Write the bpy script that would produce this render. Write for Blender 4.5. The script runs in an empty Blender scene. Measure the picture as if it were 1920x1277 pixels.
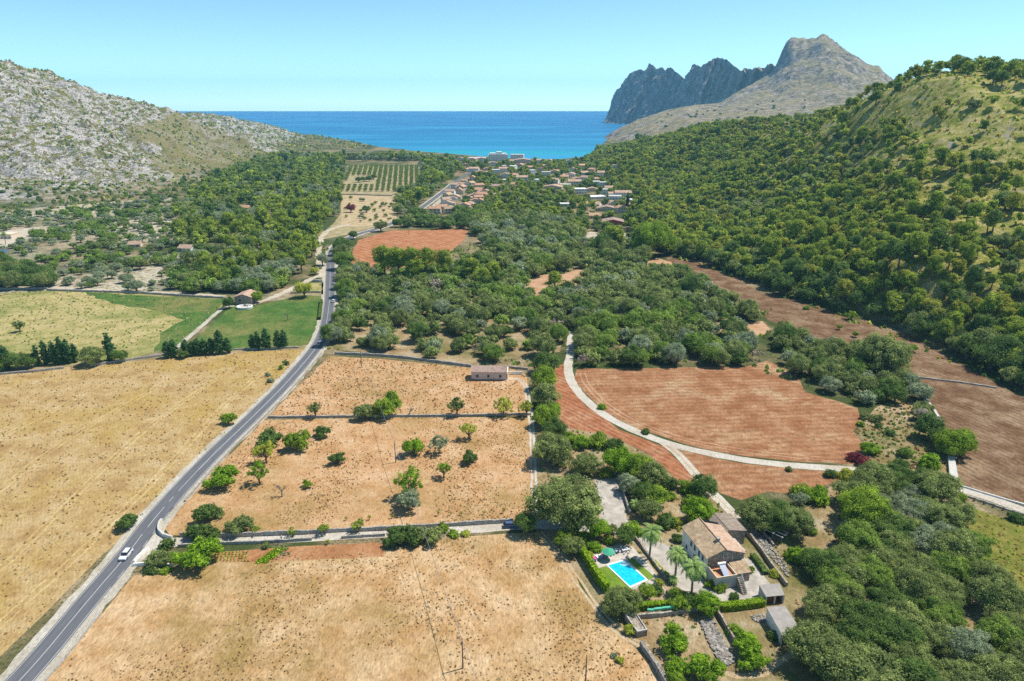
import bpy, math, random
import numpy as np
from mathutils import Vector, Matrix
R = math.radians
S = bpy.context.scene
C = S.collection
# ------------------------------------------------------------------ camera, sky, sun, exposure
CAMH, F = 110.0, 1283.0
PITCH = math.atan(.3363 + .0118)
cp, sp = math.cos(PITCH), math.sin(PITCH)
cd = bpy.data.cameras.new('camera'); cam = bpy.data.objects.new('camera', cd); C.objects.link(cam)
cd.sensor_width = 36; cd.lens = 36 * F / 1920; cd.clip_start = .5; cd.clip_end = 60000
cam.location = (0, 0, CAMH); cam.rotation_euler = (R(90) - PITCH, 0, 0)
S.camera = cam
SUN_EL, SUN_AZ = R(60), R(70)                     # azimuth clockwise from +Y
w = bpy.data.worlds.new("World"); S.world = w; w.use_nodes = True
nt = w.node_tree; bg = nt.nodes['Background']
sky = nt.nodes.new('ShaderNodeTexSky'); sky.sky_type = 'NISHITA'; sky.sun_disc = False
sky.sun_elevation = SUN_EL; sky.sun_rotation = SUN_AZ; sky.altitude = 0
sky.air_density = .55; sky.dust_density = .04; sky.ozone_density = 1.6
tn = nt.nodes.new('ShaderNodeMix'); tn.data_type = 'RGBA'; tn.blend_type = 'MULTIPLY'; tn.inputs[0].default_value = 1; tn.inputs[7].default_value = (.94, 1.17, 1.06, 1)
nt.links.new(sky.outputs[0], tn.inputs[6]); nt.links.new(tn.outputs[2], bg.inputs[0]); bg.inputs[1].default_value = .125
sl = bpy.data.lights.new('sun', 'SUN'); sl.energy = 4.4; sl.angle = R(.5); sl.color = (1, .94, .84)
sun = bpy.data.objects.new('sun', sl); C.objects.link(sun)
sdir = Vector((math.sin(SUN_AZ) * math.cos(SUN_EL), math.cos(SUN_AZ) * math.cos(SUN_EL), math.sin(SUN_EL)))
sun.rotation_euler = sdir.to_track_quat('Z', 'Y').to_euler(); sun.location = (0, 0, 300)
S.view_settings.view_transform = 'Standard'; S.view_settings.look = 'None'
S.view_settings.exposure = .50; S.view_settings.gamma = 1
S.render.engine = 'CYCLES'
S.cycles.use_denoising = False
S.cycles.max_bounces = 5; S.cycles.diffuse_bounces = 2; S.cycles.glossy_bounces = 2
S.cycles.transmission_bounces = 3; S.cycles.volume_bounces = 1; S.cycles.transparent_max_bounces = 6
S.cycles.volume_step_rate = 10
# ------------------------------------------------------------------ geometry of the photograph
def P(u, v, z=0.0):
    a = (u - 960) / F; t = (v - 638.5) / F
    s = (CAMH - z) / (sp + t * cp)
    return (a * s, s * (cp - t * sp), z)
def PS(u, v, s):
    a = (u - 960) / F; t = (v - 638.5) / F
    return (a * s, s * (cp - t * sp), CAMH - s * (sp + t * cp))
def proj(x, y, z):
    s = y * cp + (CAMH - z) * sp
    return 960 + F * x / s, 638.5 + F * ((CAMH - z) * cp - y * sp) / s, s
def inpoly(u, v, poly):
    u = np.asarray(u, float); v = np.asarray(v, float)
    ins = np.zeros(u.shape, bool); n = len(poly); j = n - 1
    for i in range(n):
        xi, yi = poly[i]; xj, yj = poly[j]
        if yi != yj:
            c = ((yi > v) != (yj > v)) & (u < (xj - xi) * (v - yi) / (yj - yi) + xi)
            ins ^= c
        j = i
    return ins
def _h(ix, iy, seed):
    n = (ix.astype(np.int64) * 374761393 + iy.astype(np.int64) * 668265263 + seed * 982451653) & 0x7fffffff
    n = ((n ^ (n >> 13)) * 1274126177) & 0x7fffffff
    return ((n ^ (n >> 16)) & 0xffff) / 65535.0
def vnoise(x, y, seed=0):
    x0 = np.floor(x); y0 = np.floor(y); fx = x - x0; fy = y - y0
    fx = fx * fx * (3 - 2 * fx); fy = fy * fy * (3 - 2 * fy)
    a = _h(x0, y0, seed); b = _h(x0 + 1, y0, seed); c = _h(x0, y0 + 1, seed); d = _h(x0 + 1, y0 + 1, seed)
    return (a * (1 - fx) + b * fx) * (1 - fy) + (c * (1 - fx) + d * fx) * fy
def fbm(x, y, seed=0, o=4):
    r = 0; a = .5
    for i in range(o):
        r = r + a * (vnoise(x, y, seed + i) * 2 - 1); x = x * 2.03 + 11.3; y = y * 2.03 + 5.7; a *= .5
    return r
def ridged(x, y, seed=0, o=5):
    r = 0; a = .5
    for i in range(o):
        r = r + a * (1 - np.abs(vnoise(x, y, seed + i) * 2 - 1)); x = x * 2.07 + 3.1; y = y * 2.07 + 7.7; a *= .5
    return r
def rbf(pts):
    p = np.array(pts, float); n = len(p)
    d = np.hypot(p[:, None, 0] - p[None, :, 0], p[:, None, 1] - p[None, :, 1]) / 1000
    A = np.zeros((n + 1, n + 1)); A[:n, :n] = d; A[:n, n] = 1; A[n, :n] = 1
    A[:n, :n] -= np.eye(n) * 1e-3
    wgt = np.linalg.solve(A, np.append(p[:, 2], 0))
    def f(x, y):
        x = np.asarray(x, float); y = np.asarray(y, float); out = np.full(x.shape, wgt[n])
        for i in range(n): out = out + wgt[i] * np.hypot(x - p[i, 0], y - p[i, 1]) / 1000
        return out
    return f
# ------------------------------------------------------------------ terrain heights
SEA = -6.0
hp = []
def base(l, h=0):
    for q in l: x, y, _ = P(*q); hp.append((x, y, h))
def surf(l):
    for q in l: hp.append(PS(*q))
base([(1100, 303), (1150, 350), (1185, 390), (1215, 440), (1240, 476), (1300, 486), (1370, 515), (1440, 546), (1540, 572), (1640, 598), (1700, 622), (1800, 668), (1920, 733), (2100, 820), (2400, 980)])
base([(1080, 312), (1100, 360), (1130, 430), (1200, 495), (1300, 520), (1400, 570), (1500, 620), (1640, 680), (1760, 760), (1920, 860), (2200, 1100)], -14)
surf([(1920, 560, 330), (1920, 400, 405), (1920, 250, 480), (1900, 170, 540), (1800, 137, 560), (1740, 140, 590), (1700, 158, 630), (1650, 180, 690), (1600, 203, 750), (1560, 213, 810), (1480, 225, 900), (1400, 235, 1000), (1320, 248, 1100), (1230, 256, 1230), (1180, 268, 1330), (1140, 280, 1450),
      (1700, 305, 520), (1700, 405, 430), (1700, 500, 375), (1550, 305, 650), (1550, 405, 520), (1550, 480, 450), (1400, 305, 850), (1400, 385, 680), (1400, 440, 600), (1300, 325, 950), (1200, 305, 1250), (2300, 300, 400), (2300, 150, 600), (2100, 600, 300), (2200, 130, 700)])
for u, s, z in [(1800, 900, 90), (2000, 1000, 90), (1560, 1200, 50), (1400, 1400, 25), (1230, 1650, 15), (1140, 1750, -5), (1250, 1900, 5), (1500, 1700, 10), (1800, 1500, 20), (1250, 2400, -5), (1700, 2400, -5)]:
    x, y, _ = PS(u, 300, s); hp.append((x, y, z))
base([(-300, 425), (-150, 415), (0, 402), (150, 392), (300, 367), (400, 335), (470, 307), (510, 292)])
base([(-300, 470), (0, 440), (200, 430), (350, 400), (450, 350), (540, 305), (650, 300)], -12)
surf([(0, 120, 1150), (50, 128, 1170), (100, 150, 1200), (150, 170, 1240), (200, 190, 1280), (260, 204, 1350), (330, 214, 1450), (400, 236, 1600), (460, 268, 1700), (-300, 60, 1000), (-600, 40, 1000), (0, 250, 980), (0, 330, 880), (150, 300, 980), (150, 225, 1120), (300, 300, 1150), (300, 255, 1250), (400, 285, 1400), (-300, 300, 850), (-300, 180, 930),
      (370, 211, 2150), (345, 219, 2050), (430, 223, 2250), (500, 236, 2300), (540, 246, 2300), (575, 258, 2300), (480, 252, 2050), (520, 268, 1900), (440, 250, 1950), (620, 264, 2350), (660, 270, 2380)])
for u, s, z in [(50, 1700, 80), (200, 1800, 60), (330, 1750, 55), (370, 1850, 60), (0, 2300, -5), (300, 2700, -5), (500, 2700, -8), (-400, 1700, 60), (600, 1900, -8), (700, 1900, -12), (700, 2200, -12)]:
    x, y, _ = PS(u, 300, s); hp.append((x, y, z))
for x, y in [(0, 100), (-150, 100), (100, 150), (0, 400), (-150, 400), (0, 700), (-150, 700), (0, 1000), (-150, 1000), (0, 1400), (-200, 1400), (-250, 1700), (0, 1900), (100, 500), (150, 800), (-400, 300), (150, 100), (-300, 600), (200, 1500), (-800, 400)]:
    hp.append((x, y, -18))
_hf = rbf(hp)
cst = [(-4000, 2700), (-1400, 2600), (-700, 2550)] + [P(u, v, SEA)[:2] for u, v in [(690, 273.5), (715, 279), (780, 287), (850, 292.5), (900, 297), (970, 301.5), (1050, 303), (1090, 298), (1110, 290), (1125, 275), (1140, 262), (1146, 252)]] + [(900, 6000), (5000, 9000)]
cX = [q[0] for q in cst]; cY = [q[1] for q in cst]
GX, GY, GD = np.arange(-1500, 1501, 10.), np.arange(-60, 3001, 10.), 10.
_gx, _gy = np.meshgrid(GX, GY)
_G = _hf(_gx, _gy)
_G = np.where(_G > 0, _G, 0) ; _G = _G * np.clip(_G / 6, 0, 1)
_sea = (_gy - np.interp(_gx, cX, cY))
_G = np.where(_sea > -40, _G * np.clip(-_sea / 40, 0, 1) ** .5, _G)
_G = np.where(_sea > -10, np.minimum(_G, -(_sea + 10) * .35), _G); _G = np.maximum(_G, -16)
def hgt(x, y, fine=True):
    x = np.asarray(x, float); y = np.asarray(y, float)
    i = np.clip((x - GX[0]) / GD, 0, len(GX) - 1.001); j = np.clip((y - GY[0]) / GD, 0, len(GY) - 1.001)
    i0 = i.astype(int); j0 = j.astype(int); fx = i - i0; fy = j - j0
    h = (_G[j0, i0] * (1 - fx) + _G[j0, i0 + 1] * fx) * (1 - fy) + (_G[j0 + 1, i0] * (1 - fx) + _G[j0 + 1, i0 + 1] * fx) * fy
    if fine:
        k = np.clip(h / 25, 0, 1)
        rocky = np.clip((-150 - x) / 200, 0, 1)
        h = h + k * (fbm(x / 90, y / 90, 3) * 14 + fbm(x / 22, y / 22, 9, 4) * (3 + 7 * rocky) + rocky * (ridged(x / 45 + y / 130, y / 60, 5, 4) - .6) * 16)
    return h
def visible(x, y, z):
    """points the terrain does not hide from the camera"""
    x = np.asarray(x, float); y = np.asarray(y, float); ok = np.ones(x.shape, bool)
    for f in np.linspace(.25, .97, 26):
        ok &= hgt(x * f, y * f, False) < CAMH + (z - CAMH) * f + 3
    return ok
# ------------------------------------------------------------------ objects
def link(o, parent=None):
    C.objects.link(o)
    if parent is not None: o.parent = parent
    return o
def tag(o, label=None, cat=None, group=None, kind=None):
    for k, v in (('label', label), ('category', cat), ('group', group), ('kind', kind)):
        if v: o[k] = v
    return o
def empty(name, loc=(0, 0, 0), rz=0):
    o = bpy.data.objects.new(name, None); o.location = loc; o.rotation_euler = (0, 0, rz); o.empty_display_size = .5
    return link(o)
def npmesh(name, v, q, mats, mi=None, attrs=None, tri=False):
    v = np.asarray(v, np.float32); q = np.asarray(q, np.int32); k = 3 if tri else 4
    me = bpy.data.meshes.new(name); me.vertices.add(len(v)); me.vertices.foreach_set('co', v.ravel())
    me.loops.add(q.size); me.loops.foreach_set('vertex_index', q.ravel())
    me.polygons.add(len(q)); me.polygons.foreach_set('loop_start', np.arange(len(q), dtype=np.int32) * k)
    try: me.polygons.foreach_set('loop_total', np.full(len(q), k, np.int32))
    except Exception: pass
    for m in mats: me.materials.append(m)
    if mi is not None: me.polygons.foreach_set('material_index', np.asarray(mi, np.int32))
    for n, (dom, val) in (attrs or {}).items():
        a = me.attributes.new(n, 'FLOAT', dom); a.data.foreach_set('value', np.asarray(val, np.float32))
    me.update(calc_edges=True)
    return me
class MB:
    """collects shapes; build() links them as one mesh object"""
    def __init__(s): s.v = []; s.f = []
    def add(s, vs, fs):
        n = len(s.v); s.v += [tuple(p) for p in vs]; s.f += [tuple(i + n for i in f) for f in fs]; return s
    def box(s, x0, x1, y0, y1, z0, z1):
        return s.add([(x0, y0, z0), (x1, y0, z0), (x1, y1, z0), (x0, y1, z0), (x0, y0, z1), (x1, y0, z1), (x1, y1, z1), (x0, y1, z1)],
                     [(0, 3, 2, 1), (4, 5, 6, 7), (0, 1, 5, 4), (1, 2, 6, 5), (2, 3, 7, 6), (3, 0, 4, 7)])
    def prism(s, poly, z0, z1):
        n = len(poly)
        return s.add([(x, y, z0) for x, y in poly] + [(x, y, z1) for x, y in poly],
                     [tuple(range(n))[::-1], tuple(range(n, 2 * n))] + [(i, (i + 1) % n, n + (i + 1) % n, n + i) for i in range(n)])
    def tube(s, pts, rad, n=6, cap=True):
        rings = []; pts = [Vector(p) for p in pts]
        if not hasattr(rad, '__len__'): rad = [rad] * len(pts)
        for i, p in enumerate(pts):
            d = (pts[min(i + 1, len(pts) - 1)] - pts[max(i - 1, 0)]).normalized()
            a = d.orthogonal().normalized() if abs(d.z) < .9 else Vector((1, 0, 0)).cross(d).normalized(); b = d.cross(a)
            rings.append([p + (a * math.cos(6.2832 * k / n) + b * math.sin(6.2832 * k / n)) * rad[i] for k in range(n)])
        vs = [q for r in rings for q in r]; fs = []
        for i in range(len(pts) - 1):
            for k in range(n): fs.append((i * n + k, i * n + (k + 1) % n, (i + 1) * n + (k + 1) % n, (i + 1) * n + k))
        if cap: fs += [tuple(range(n))[::-1], tuple(range((len(pts) - 1) * n, len(pts) * n))]
        return s.add(vs, fs)
    def build(s, name, mat, parent=None, smooth=False, bevel=0):
        me = bpy.data.meshes.new(name); me.from_pydata(s.v, [], s.f); me.materials.append(mat); me.update()
        if smooth: me.polygons.foreach_set('use_smooth', [True] * len(me.polygons))
        o = link(bpy.data.objects.new(name, me), parent)
        if bevel:
            m = o.modifiers.new('b', 'BEVEL'); m.width = bevel; m.segments = 2
        return o
# ------------------------------------------------------------------ materials
def rgb(r, g, b): return (r, g, b, 1)
def srgb(r, g, b): return tuple(((c / 255 / 12.92) if c <= 10 else ((c / 255 + .055) / 1.055) ** 2.4) for c in (r, g, b)) + (1,)
class NT:
    def __init__(s, name, rough=.9, spec=.2):
        s.m = bpy.data.materials.new(name); s.m.use_nodes = True; s.t = s.m.node_tree; s.b = s.t.nodes['Principled BSDF']
        s.b.inputs['Roughness'].default_value = rough; s.b.inputs['Specular IOR Level'].default_value = spec
        s.co = None
    def n(s, ty, **k):
        o = s.t.nodes.new(ty)
        for a, b in k.items(): setattr(o, a, b)
        return o
    def l(s, a, b): s.t.links.new(a, b)
    def coord(s, scale=(1, 1, 1), rot=0):
        if s.co is None: s.co = s.n('ShaderNodeTexCoord')
        mp = s.n('ShaderNodeMapping'); mp.inputs['Scale'].default_value = scale; mp.inputs['Rotation'].default_value = (0, 0, rot)
        s.l(s.co.outputs['Object'], mp.inputs['Vector']); return mp.outputs[0]
    def noise(s, scale=1, detail=4, rough=.55, vec=None, dist=0):
        o = s.n('ShaderNodeTexNoise'); o.inputs['Scale'].default_value = scale; o.inputs['Detail'].default_value = detail
        o.inputs['Roughness'].default_value = rough; o.inputs['Distortion'].default_value = dist
        s.l(vec or s.coord(), o.inputs['Vector']); return o.outputs[0]
    def vor(s, scale=1, vec=None, feat='F1', out=0):
        o = s.n('ShaderNodeTexVoronoi', feature=feat); o.inputs['Scale'].default_value = scale
        s.l(vec or s.coord(), o.inputs['Vector']); return o.outputs[out]
    def ramp(s, fac, stops, ease=False):
        o = s.n('ShaderNodeValToRGB'); e = o.color_ramp.elements
        if ease: o.color_ramp.interpolation = 'EASE'
        e[0].position, e[0].color = stops[0]; e[1].position, e[1].color = stops[-1]
        for p, c in stops[1:-1]: x = e.new(p); x.color = c
        s.l(fac, o.inputs[0]); return o.outputs[0]
    def mask(s, fac, a, b): return s.ramp(fac, [(a, (0, 0, 0, 1)), (b, (1, 1, 1, 1))])
    def mix(s, fac, a, b, mode='MIX'):
        o = s.n('ShaderNodeMix', data_type='RGBA', blend_type=mode)
        for i, x in ((0, fac), (6, a), (7, b)):
            if isinstance(x, (int, float)): o.inputs[i].default_value = x
            elif isinstance(x, tuple): o.inputs[i].default_value = x
            else: s.l(x, o.inputs[i])
        return o.outputs[2]
    def math(s, op, a, b=0.0):
        o = s.n('ShaderNodeMath', operation=op)
        for i, x in ((0, a), (1, b)):
            if isinstance(x, (int, float)): o.inputs[i].default_value = x
            else: s.l(x, o.inputs[i])
        return o.outputs[0]
    def attr(s, name, fac=True):
        o = s.n('ShaderNodeAttribute', attribute_name=name); return o.outputs['Fac'] if fac else o.outputs['Color']
    def col(s, x):
        if isinstance(x, tuple): s.b.inputs['Base Color'].default_value = x
        else: s.l(x, s.b.inputs['Base Color'])
        return s
    def bump(s, h, strength=.5, dist=.1):
        o = s.n('ShaderNodeBump'); o.inputs['Strength'].default_value = strength; o.inputs['Distance'].default_value = dist
        s.l(h, o.inputs['Height']); s.l(o.outputs[0], s.b.inputs['Normal']); return s
def simple(name, c, rough=.8, var=.15, scale=3, metal=0, bump=0):
    t = NT(name, rough, .3); n = t.noise(scale, 4)
    d = tuple(x * (1 - var) for x in c[:3]) + (1,); e = tuple(min(1, x * (1 + var)) for x in c[:3]) + (1,)
    t.col(t.ramp(n, [(.3, d), (.7, e)])); t.b.inputs['Metallic'].default_value = metal
    if bump: t.bump(n, bump, .05)
    return t.m
def dry(name, a, b, c, dark, patch=None, scale=1.0, furrow=None, pale=None, tufty=1.0):
    """dry ground: clumped stubble, a patchy large tone and small dark tufts"""
    t = NT(name, .95, .05)
    big = t.noise(.022, 4, .6); mid = t.noise(.12, 4, .6); fine = t.noise(.85 * scale, 6, .80, t.coord((1.0, .55, 1), .6))
    k = t.ramp(mid, [(.36, a), (.5, b), (.66, c)])
    if patch: k = t.mix(t.math('MULTIPLY', t.mask(big, .46, .60), t.mask(t.noise(.09, 5, .7), .30, .62)), k, patch)
    if pale: k = t.mix(t.mask(t.noise(.05, 5, .65), .52, .68), k, pale)
    k = t.mix(t.ramp(fine, [(.34, (.55, .55, .55, 1)), (.56, (0, 0, 0, 1))]), k, dark)
    f2 = t.noise(1.7 * scale, 5, .8, t.coord((1.6, .5, 1), -.55)); k = t.mix(1.0, k, t.ramp(f2, [(.34, (.62, .60, .56, 1)), (.5, (.98, .98, .98, 1)), (.66, (1.28, 1.28, 1.28, 1))]), 'MULTIPLY')
    tuft = t.vor(.55 * scale, t.coord((1, 1, 1)))
    if tufty: k = t.mix(t.math('MULTIPLY', t.ramp(tuft, [(.05, (.2, .2, .2, 1)), (.30, (0, 0, 0, 1))]), t.mask(t.noise(.18, 3), .46, .66)), k, dark)
    h = fine
    if furrow:
        ang, sc, st = furrow
        wv = t.n('ShaderNodeTexWave', wave_type='BANDS', bands_direction='X'); wv.inputs['Scale'].default_value = sc
        wv.inputs['Distortion'].default_value = 2.2; wv.inputs['Detail'].default_value = 4; wv.inputs['Detail Scale'].default_value = .9
        t.l(t.coord(rot=ang), wv.inputs['Vector'])
        k = t.mix(t.math('MULTIPLY', t.math('MULTIPLY', wv.outputs[1], st), t.mask(t.noise(.3, 3), .3, .6)), k, dark)
    t.col(k).bump(h, .6, .25)
    return t.m
M = {}
# ------------------------------------------------------------------ ground materials
def ground_mat():
    t = NT('ground_soil', .95, .05)
    big = t.noise(.02, 4, .6); mid = t.noise(.15, 5, .65); fine = t.noise(1.2, 5, .75)
    soil = t.ramp(mid, [(.34, rgb(.20, .14, .075)), (.48, rgb(.34, .25, .14)), (.62, rgb(.42, .33, .21))])
    green = t.ramp(fine, [(.35, rgb(.025, .045, .015)), (.6, rgb(.10, .13, .035))])
    k = t.mix(t.mask(big, .42, .56), soil, green)
    k = t.mix(t.mask(fine, .45, .62), k, rgb(.05, .06, .025))
    g = t.ramp(mid, [(.38, rgb(.19, .22, .035)), (.5, rgb(.35, .32, .085)), (.62, rgb(.50, .41, .20))])
    g = t.mix(t.mask(fine, .5, .62), g, rgb(.05, .075, .02))
    g = t.mix(t.mask(t.noise(.06, 5, .7), .60, .66), g, rgb(.34, .30, .26))
    sand = t.ramp(mid, [(.36, rgb(.32, .25, .16)), (.5, rgb(.50, .43, .33)), (.64, rgb(.58, .52, .44))])
    sand = t.mix(t.mask(t.noise(.35, 4, .7), .52, .60), sand, rgb(.10, .13, .05))
    rn = t.noise(.075, 7, .72, t.coord((1, .55, 1.6), .6), .6)
    r2 = t.noise(.5, 5, .75, t.coord((1, 1, 2.2)))
    rock = t.ramp(r2, [(.40, rgb(.10, .09, .085)), (.49, rgb(.36, .33, .31)), (.58, rgb(.60, .56, .53))])
    scrub = t.ramp(r2, [(.36, rgb(0.049, 0.064, 0.021)), (.52, rgb(0.156, 0.148, 0.046)), (.66, rgb(0.262, 0.216, 0.092))])
    ro = t.mix(t.ramp(rn, [(.45, (0, 0, 0, 1)), (.51, (1, 1, 1, 1))]), scrub, rock)
    ro = t.mix(t.mask(t.noise(.28, 6, .75), .55, .60), ro, rgb(0.045, 0.056, 0.025))
    gr = t.ramp(r2, [(.36, rgb(0.082, 0.096, 0.025)), (.5, rgb(0.180, 0.152, 0.059)), (.66, rgb(0.295, 0.240, 0.126))])
    st = t.noise(.05, 6, .75, t.coord((.35, 1.6, 2.5), .9)); ro = t.mix(t.math('MULTIPLY', t.mask(st, .52, .60), .75), ro, rgb(.075, .082, .05))
    ro = t.mix(t.attr('dry'), ro, gr)
    k = t.mix(t.attr('sand'), k, sand)
    k = t.mix(t.attr('grassy'), k, g)
    k = t.mix(t.attr('rock'), k, ro)
    t.col(k)
    t.bump(t.math('ADD', fine, t.math('MULTIPLY', rn, 4.0)), .8, .5)
    return t.m
TAN = dict(a=rgb(0.417, 0.238, 0.109), b=rgb(0.501, 0.312, 0.162), c=rgb(0.551, 0.378, 0.228), dark=rgb(0.217, 0.111, 0.048))
M['tan'] = dry('dry_field_soil', **TAN, tufty=0, patch=rgb(0.334, 0.222, 0.088))
M['tan_low'] = dry('dry_stubble', rgb(0.417, 0.246, 0.109), rgb(0.509, 0.337, 0.180), rgb(0.567, 0.411, 0.246), rgb(0.183, 0.107, 0.044), patch=rgb(0.301, 0.205, 0.074), scale=.8, tufty=0)
M['straw'] = dry('straw', rgb(0.344, 0.220, 0.096), rgb(0.440, 0.311, 0.144), rgb(0.496, 0.376, 0.212), rgb(0.200, 0.126, 0.044), patch=rgb(0.400, 0.277, 0.073), furrow=(R(-32), .35, .22), tufty=0)
M['straw_green'] = dry('half_dry_meadow', rgb(.27, .245, .085), rgb(.40, .33, .145), rgb(.47, .38, .19), rgb(.13, .15, .04), patch=rgb(.17, .20, .05), scale=.8)
M['green'] = dry('green_meadow', rgb(0.055, 0.114, 0.024), rgb(0.073, 0.147, 0.031), rgb(0.124, 0.175, 0.042), rgb(0.037, 0.074, 0.018), patch=rgb(0.219, 0.201, 0.069), scale=.6)
M['olive_meadow'] = dry('yellow_green_meadow', rgb(0.138, 0.146, 0.030), rgb(0.198, 0.189, 0.043), rgb(0.275, 0.232, 0.069), rgb(0.069, 0.086, 0.017), scale=.9)
M['red'] = dry('ploughed_red_soil', rgb(.27, .12, .055), rgb(.35, .175, .088), rgb(.43, .25, .14), rgb(.14, .06, .028), furrow=(R(86), .10, .50), pale=rgb(.48, .34, .20), scale=.8)
M['straw_track'] = dry('pressed_straw', rgb(.43, .31, .135), rgb(.50, .37, .17), rgb(.55, .43, .22), rgb(.28, .18, .06), tufty=0)
M['red_lane'] = dry('ploughed_red_strip', rgb(0.310, 0.120, 0.056), rgb(0.387, 0.163, 0.082), rgb(0.447, 0.224, 0.120), rgb(0.163, 0.060, 0.026), furrow=(R(-38), .14, .7), pale=rgb(0.473, 0.284, 0.172))
M['red_far'] = dry('ploughed_orange_soil', rgb(0.361, 0.146, 0.065), rgb(0.447, 0.206, 0.099), rgb(0.499, 0.267, 0.146), rgb(0.224, 0.086, 0.039), furrow=(R(-42), .06, .7))
M['brown'] = dry('ploughed_brown_soil', rgb(.145, .080, .043), rgb(.205, .122, .068), rgb(.30, .205, .13), rgb(.06, .032, .017), furrow=(R(-20), .13, .45), pale=rgb(.34, .24, .15), scale=.9)
M['bed'] = dry('garden_soil', rgb(0.310, 0.146, 0.065), rgb(0.378, 0.189, 0.086), rgb(0.430, 0.249, 0.129), rgb(0.189, 0.077, 0.034))
M['orchard'] = dry('orchard_soil', rgb(0.258, 0.215, 0.112), rgb(0.361, 0.292, 0.163), rgb(0.447, 0.370, 0.241), rgb(0.138, 0.146, 0.052))
M['orchard_tan'] = dry('orchard_sand', rgb(.36, .26, .14), rgb(.46, .35, .21), rgb(.52, .43, .28), rgb(.20, .17, .07))
M['clear'] = dry('clearing_soil', rgb(0.396, 0.224, 0.129), rgb(0.464, 0.284, 0.172), rgb(0.499, 0.344, 0.232), rgb(0.258, 0.138, 0.069))
M['garden'] = dry('garden_earth', rgb(0.258, 0.172, 0.086), rgb(0.361, 0.267, 0.155), rgb(0.447, 0.361, 0.249), rgb(0.120, 0.103, 0.043), patch=rgb(0.138, 0.138, 0.043))
M['sandy'] = dry('pale_sand', rgb(0.430, 0.361, 0.275), rgb(0.499, 0.439, 0.353), rgb(0.550, 0.499, 0.421), rgb(0.258, 0.206, 0.129))
M['lawn'] = dry('lawn_grass', rgb(0.120, 0.206, 0.026), rgb(0.163, 0.249, 0.034), rgb(0.215, 0.284, 0.052), rgb(0.086, 0.146, 0.017), scale=2)
M['paving'] = simple('pale_paving', (.46, .41, .35), .85, .2, .8, bump=.3)
M['patio'] = simple('patio_stone', (.38, .345, .30), .85, .32, .35, bump=.3)
M['gravel'] = dry('pale_gravel', rgb(0.384, 0.347, 0.281), rgb(0.458, 0.421, 0.355), rgb(0.518, 0.488, 0.429), rgb(0.207, 0.185, 0.126), scale=1.3)
M['lane'] = dry('white_track', rgb(0.444, 0.399, 0.333), rgb(0.503, 0.466, 0.407), rgb(0.547, 0.518, 0.466), rgb(0.341, 0.281, 0.207), scale=1.2)
M['bed_dry'] = dry('worn_earth', rgb(.38, .28, .17), rgb(.46, .35, .22), rgb(.52, .41, .28), rgb(.25, .17, .09))
M['dirt'] = dry('dirt_track', rgb(0.415, 0.310, 0.193), rgb(0.473, 0.378, 0.251), rgb(0.518, 0.429, 0.310), rgb(0.310, 0.200, 0.096), scale=1.2)
def asphalt():
    t = NT('asphalt', .85, .3); n = t.noise(.5, 5, .6, t.coord((3, .25, 1))); f = t.noise(9, 3)
    k = t.ramp(n, [(.35, rgb(.080, .084, .098)), (.65, rgb(.125, .130, .145))]); k = t.mix(.25, k, t.ramp(f, [(.3, rgb(.07, .07, .075)), (.7, rgb(.22, .22, .23))]))
    return t.col(k).m
M['asphalt'] = asphalt()
M['paint'] = simple('road_paint', (.45, .45, .45), .7, .12, 2)
# ------------------------------------------------------------------ the ground as one sheet
def terrain():
    Y = [-60.]; 
    while Y[-1] < 60: Y.append(Y[-1] + 6)
    while Y[-1] < 2980: Y.append(Y[-1] * 1.0046)
    Y = np.array(Y); K = np.linspace(-1.15, 1.15, 860)
    Yg = np.repeat(Y[:, None], len(K), 1); X = K[None, :] * (np.abs(Yg) * .92 + 150)
    Z = hgt(X, Yg)
    v = np.stack([X, Yg, Z], -1).reshape(-1, 3)
    n, m = len(Y), len(K); i = np.arange(n * m).reshape(n, m)
    q = np.stack([i[:-1, :-1], i[:-1, 1:], i[1:, 1:], i[1:, :-1]], -1).reshape(-1, 4)
    h0 = hgt(X, Yg, False)
    rock = (np.clip((h0 - .5) / (8 - 5 * (Yg > 1750)) + fbm(X / 40, Yg / 40, 2) * .8, 0, 1) * (h0 > .3) * (X < -120)).ravel()
    gras = (np.clip(h0 / 3, 0, 1) * (X > 20)).ravel()
    u, vv, s = proj(X, Yg, h0)
    pale = inpoly(u, vv, [(1120, 262), (1150, 225), (1420, 190), (1560, 190), (1560, 218), (1400, 238), (1300, 250), (1225, 262)]) & (Yg > 900)
    sand = np.clip(fbm(X / 60, Yg / 60, 21) * 1.2 + .5, 0, 1) * inpoly(u, vv, [(-900, 395), (0, 395), (320, 370), (350, 500), (600, 545), (600, 440), (650, 400), (640, 440), (612, 560), (420, 566), (-900, 566)])
    drypatch = inpoly(u, vv, [(230, 240), (330, 215), (430, 255), (500, 285), (440, 310), (330, 330), (270, 300), (330, 280), (250, 270)]).astype(float)
    drypatch = np.clip(drypatch * .9 + fbm(X / 50, Yg / 50, 31) * .6 - .1, 0, 1)
    hd = (Yg > 1750) & (X < -200)
    drypatch = np.where(hd, np.clip(.18 - h0 / 60, 0, 1), drypatch)
    dryv = np.maximum(drypatch.ravel(), 0)
    rockf = np.maximum(rock, pale.ravel() * .9); dryv = np.where(pale.ravel(), .75, dryv); gras = gras * (1 - pale.ravel())
    me = npmesh('ground', v, q, [ground_mat()], attrs={'rock': ('POINT', rockf), 'grassy': ('POINT', gras), 'sand': ('POINT', sand.ravel().astype(float)), 'dry': ('POINT', dryv)})
    me.polygons.foreach_set('use_smooth', [True] * len(me.polygons))
    tag(link(bpy.data.objects.new('ground', me)), kind='structure')
terrain()
rs = np.random.RandomState(7)
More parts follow.
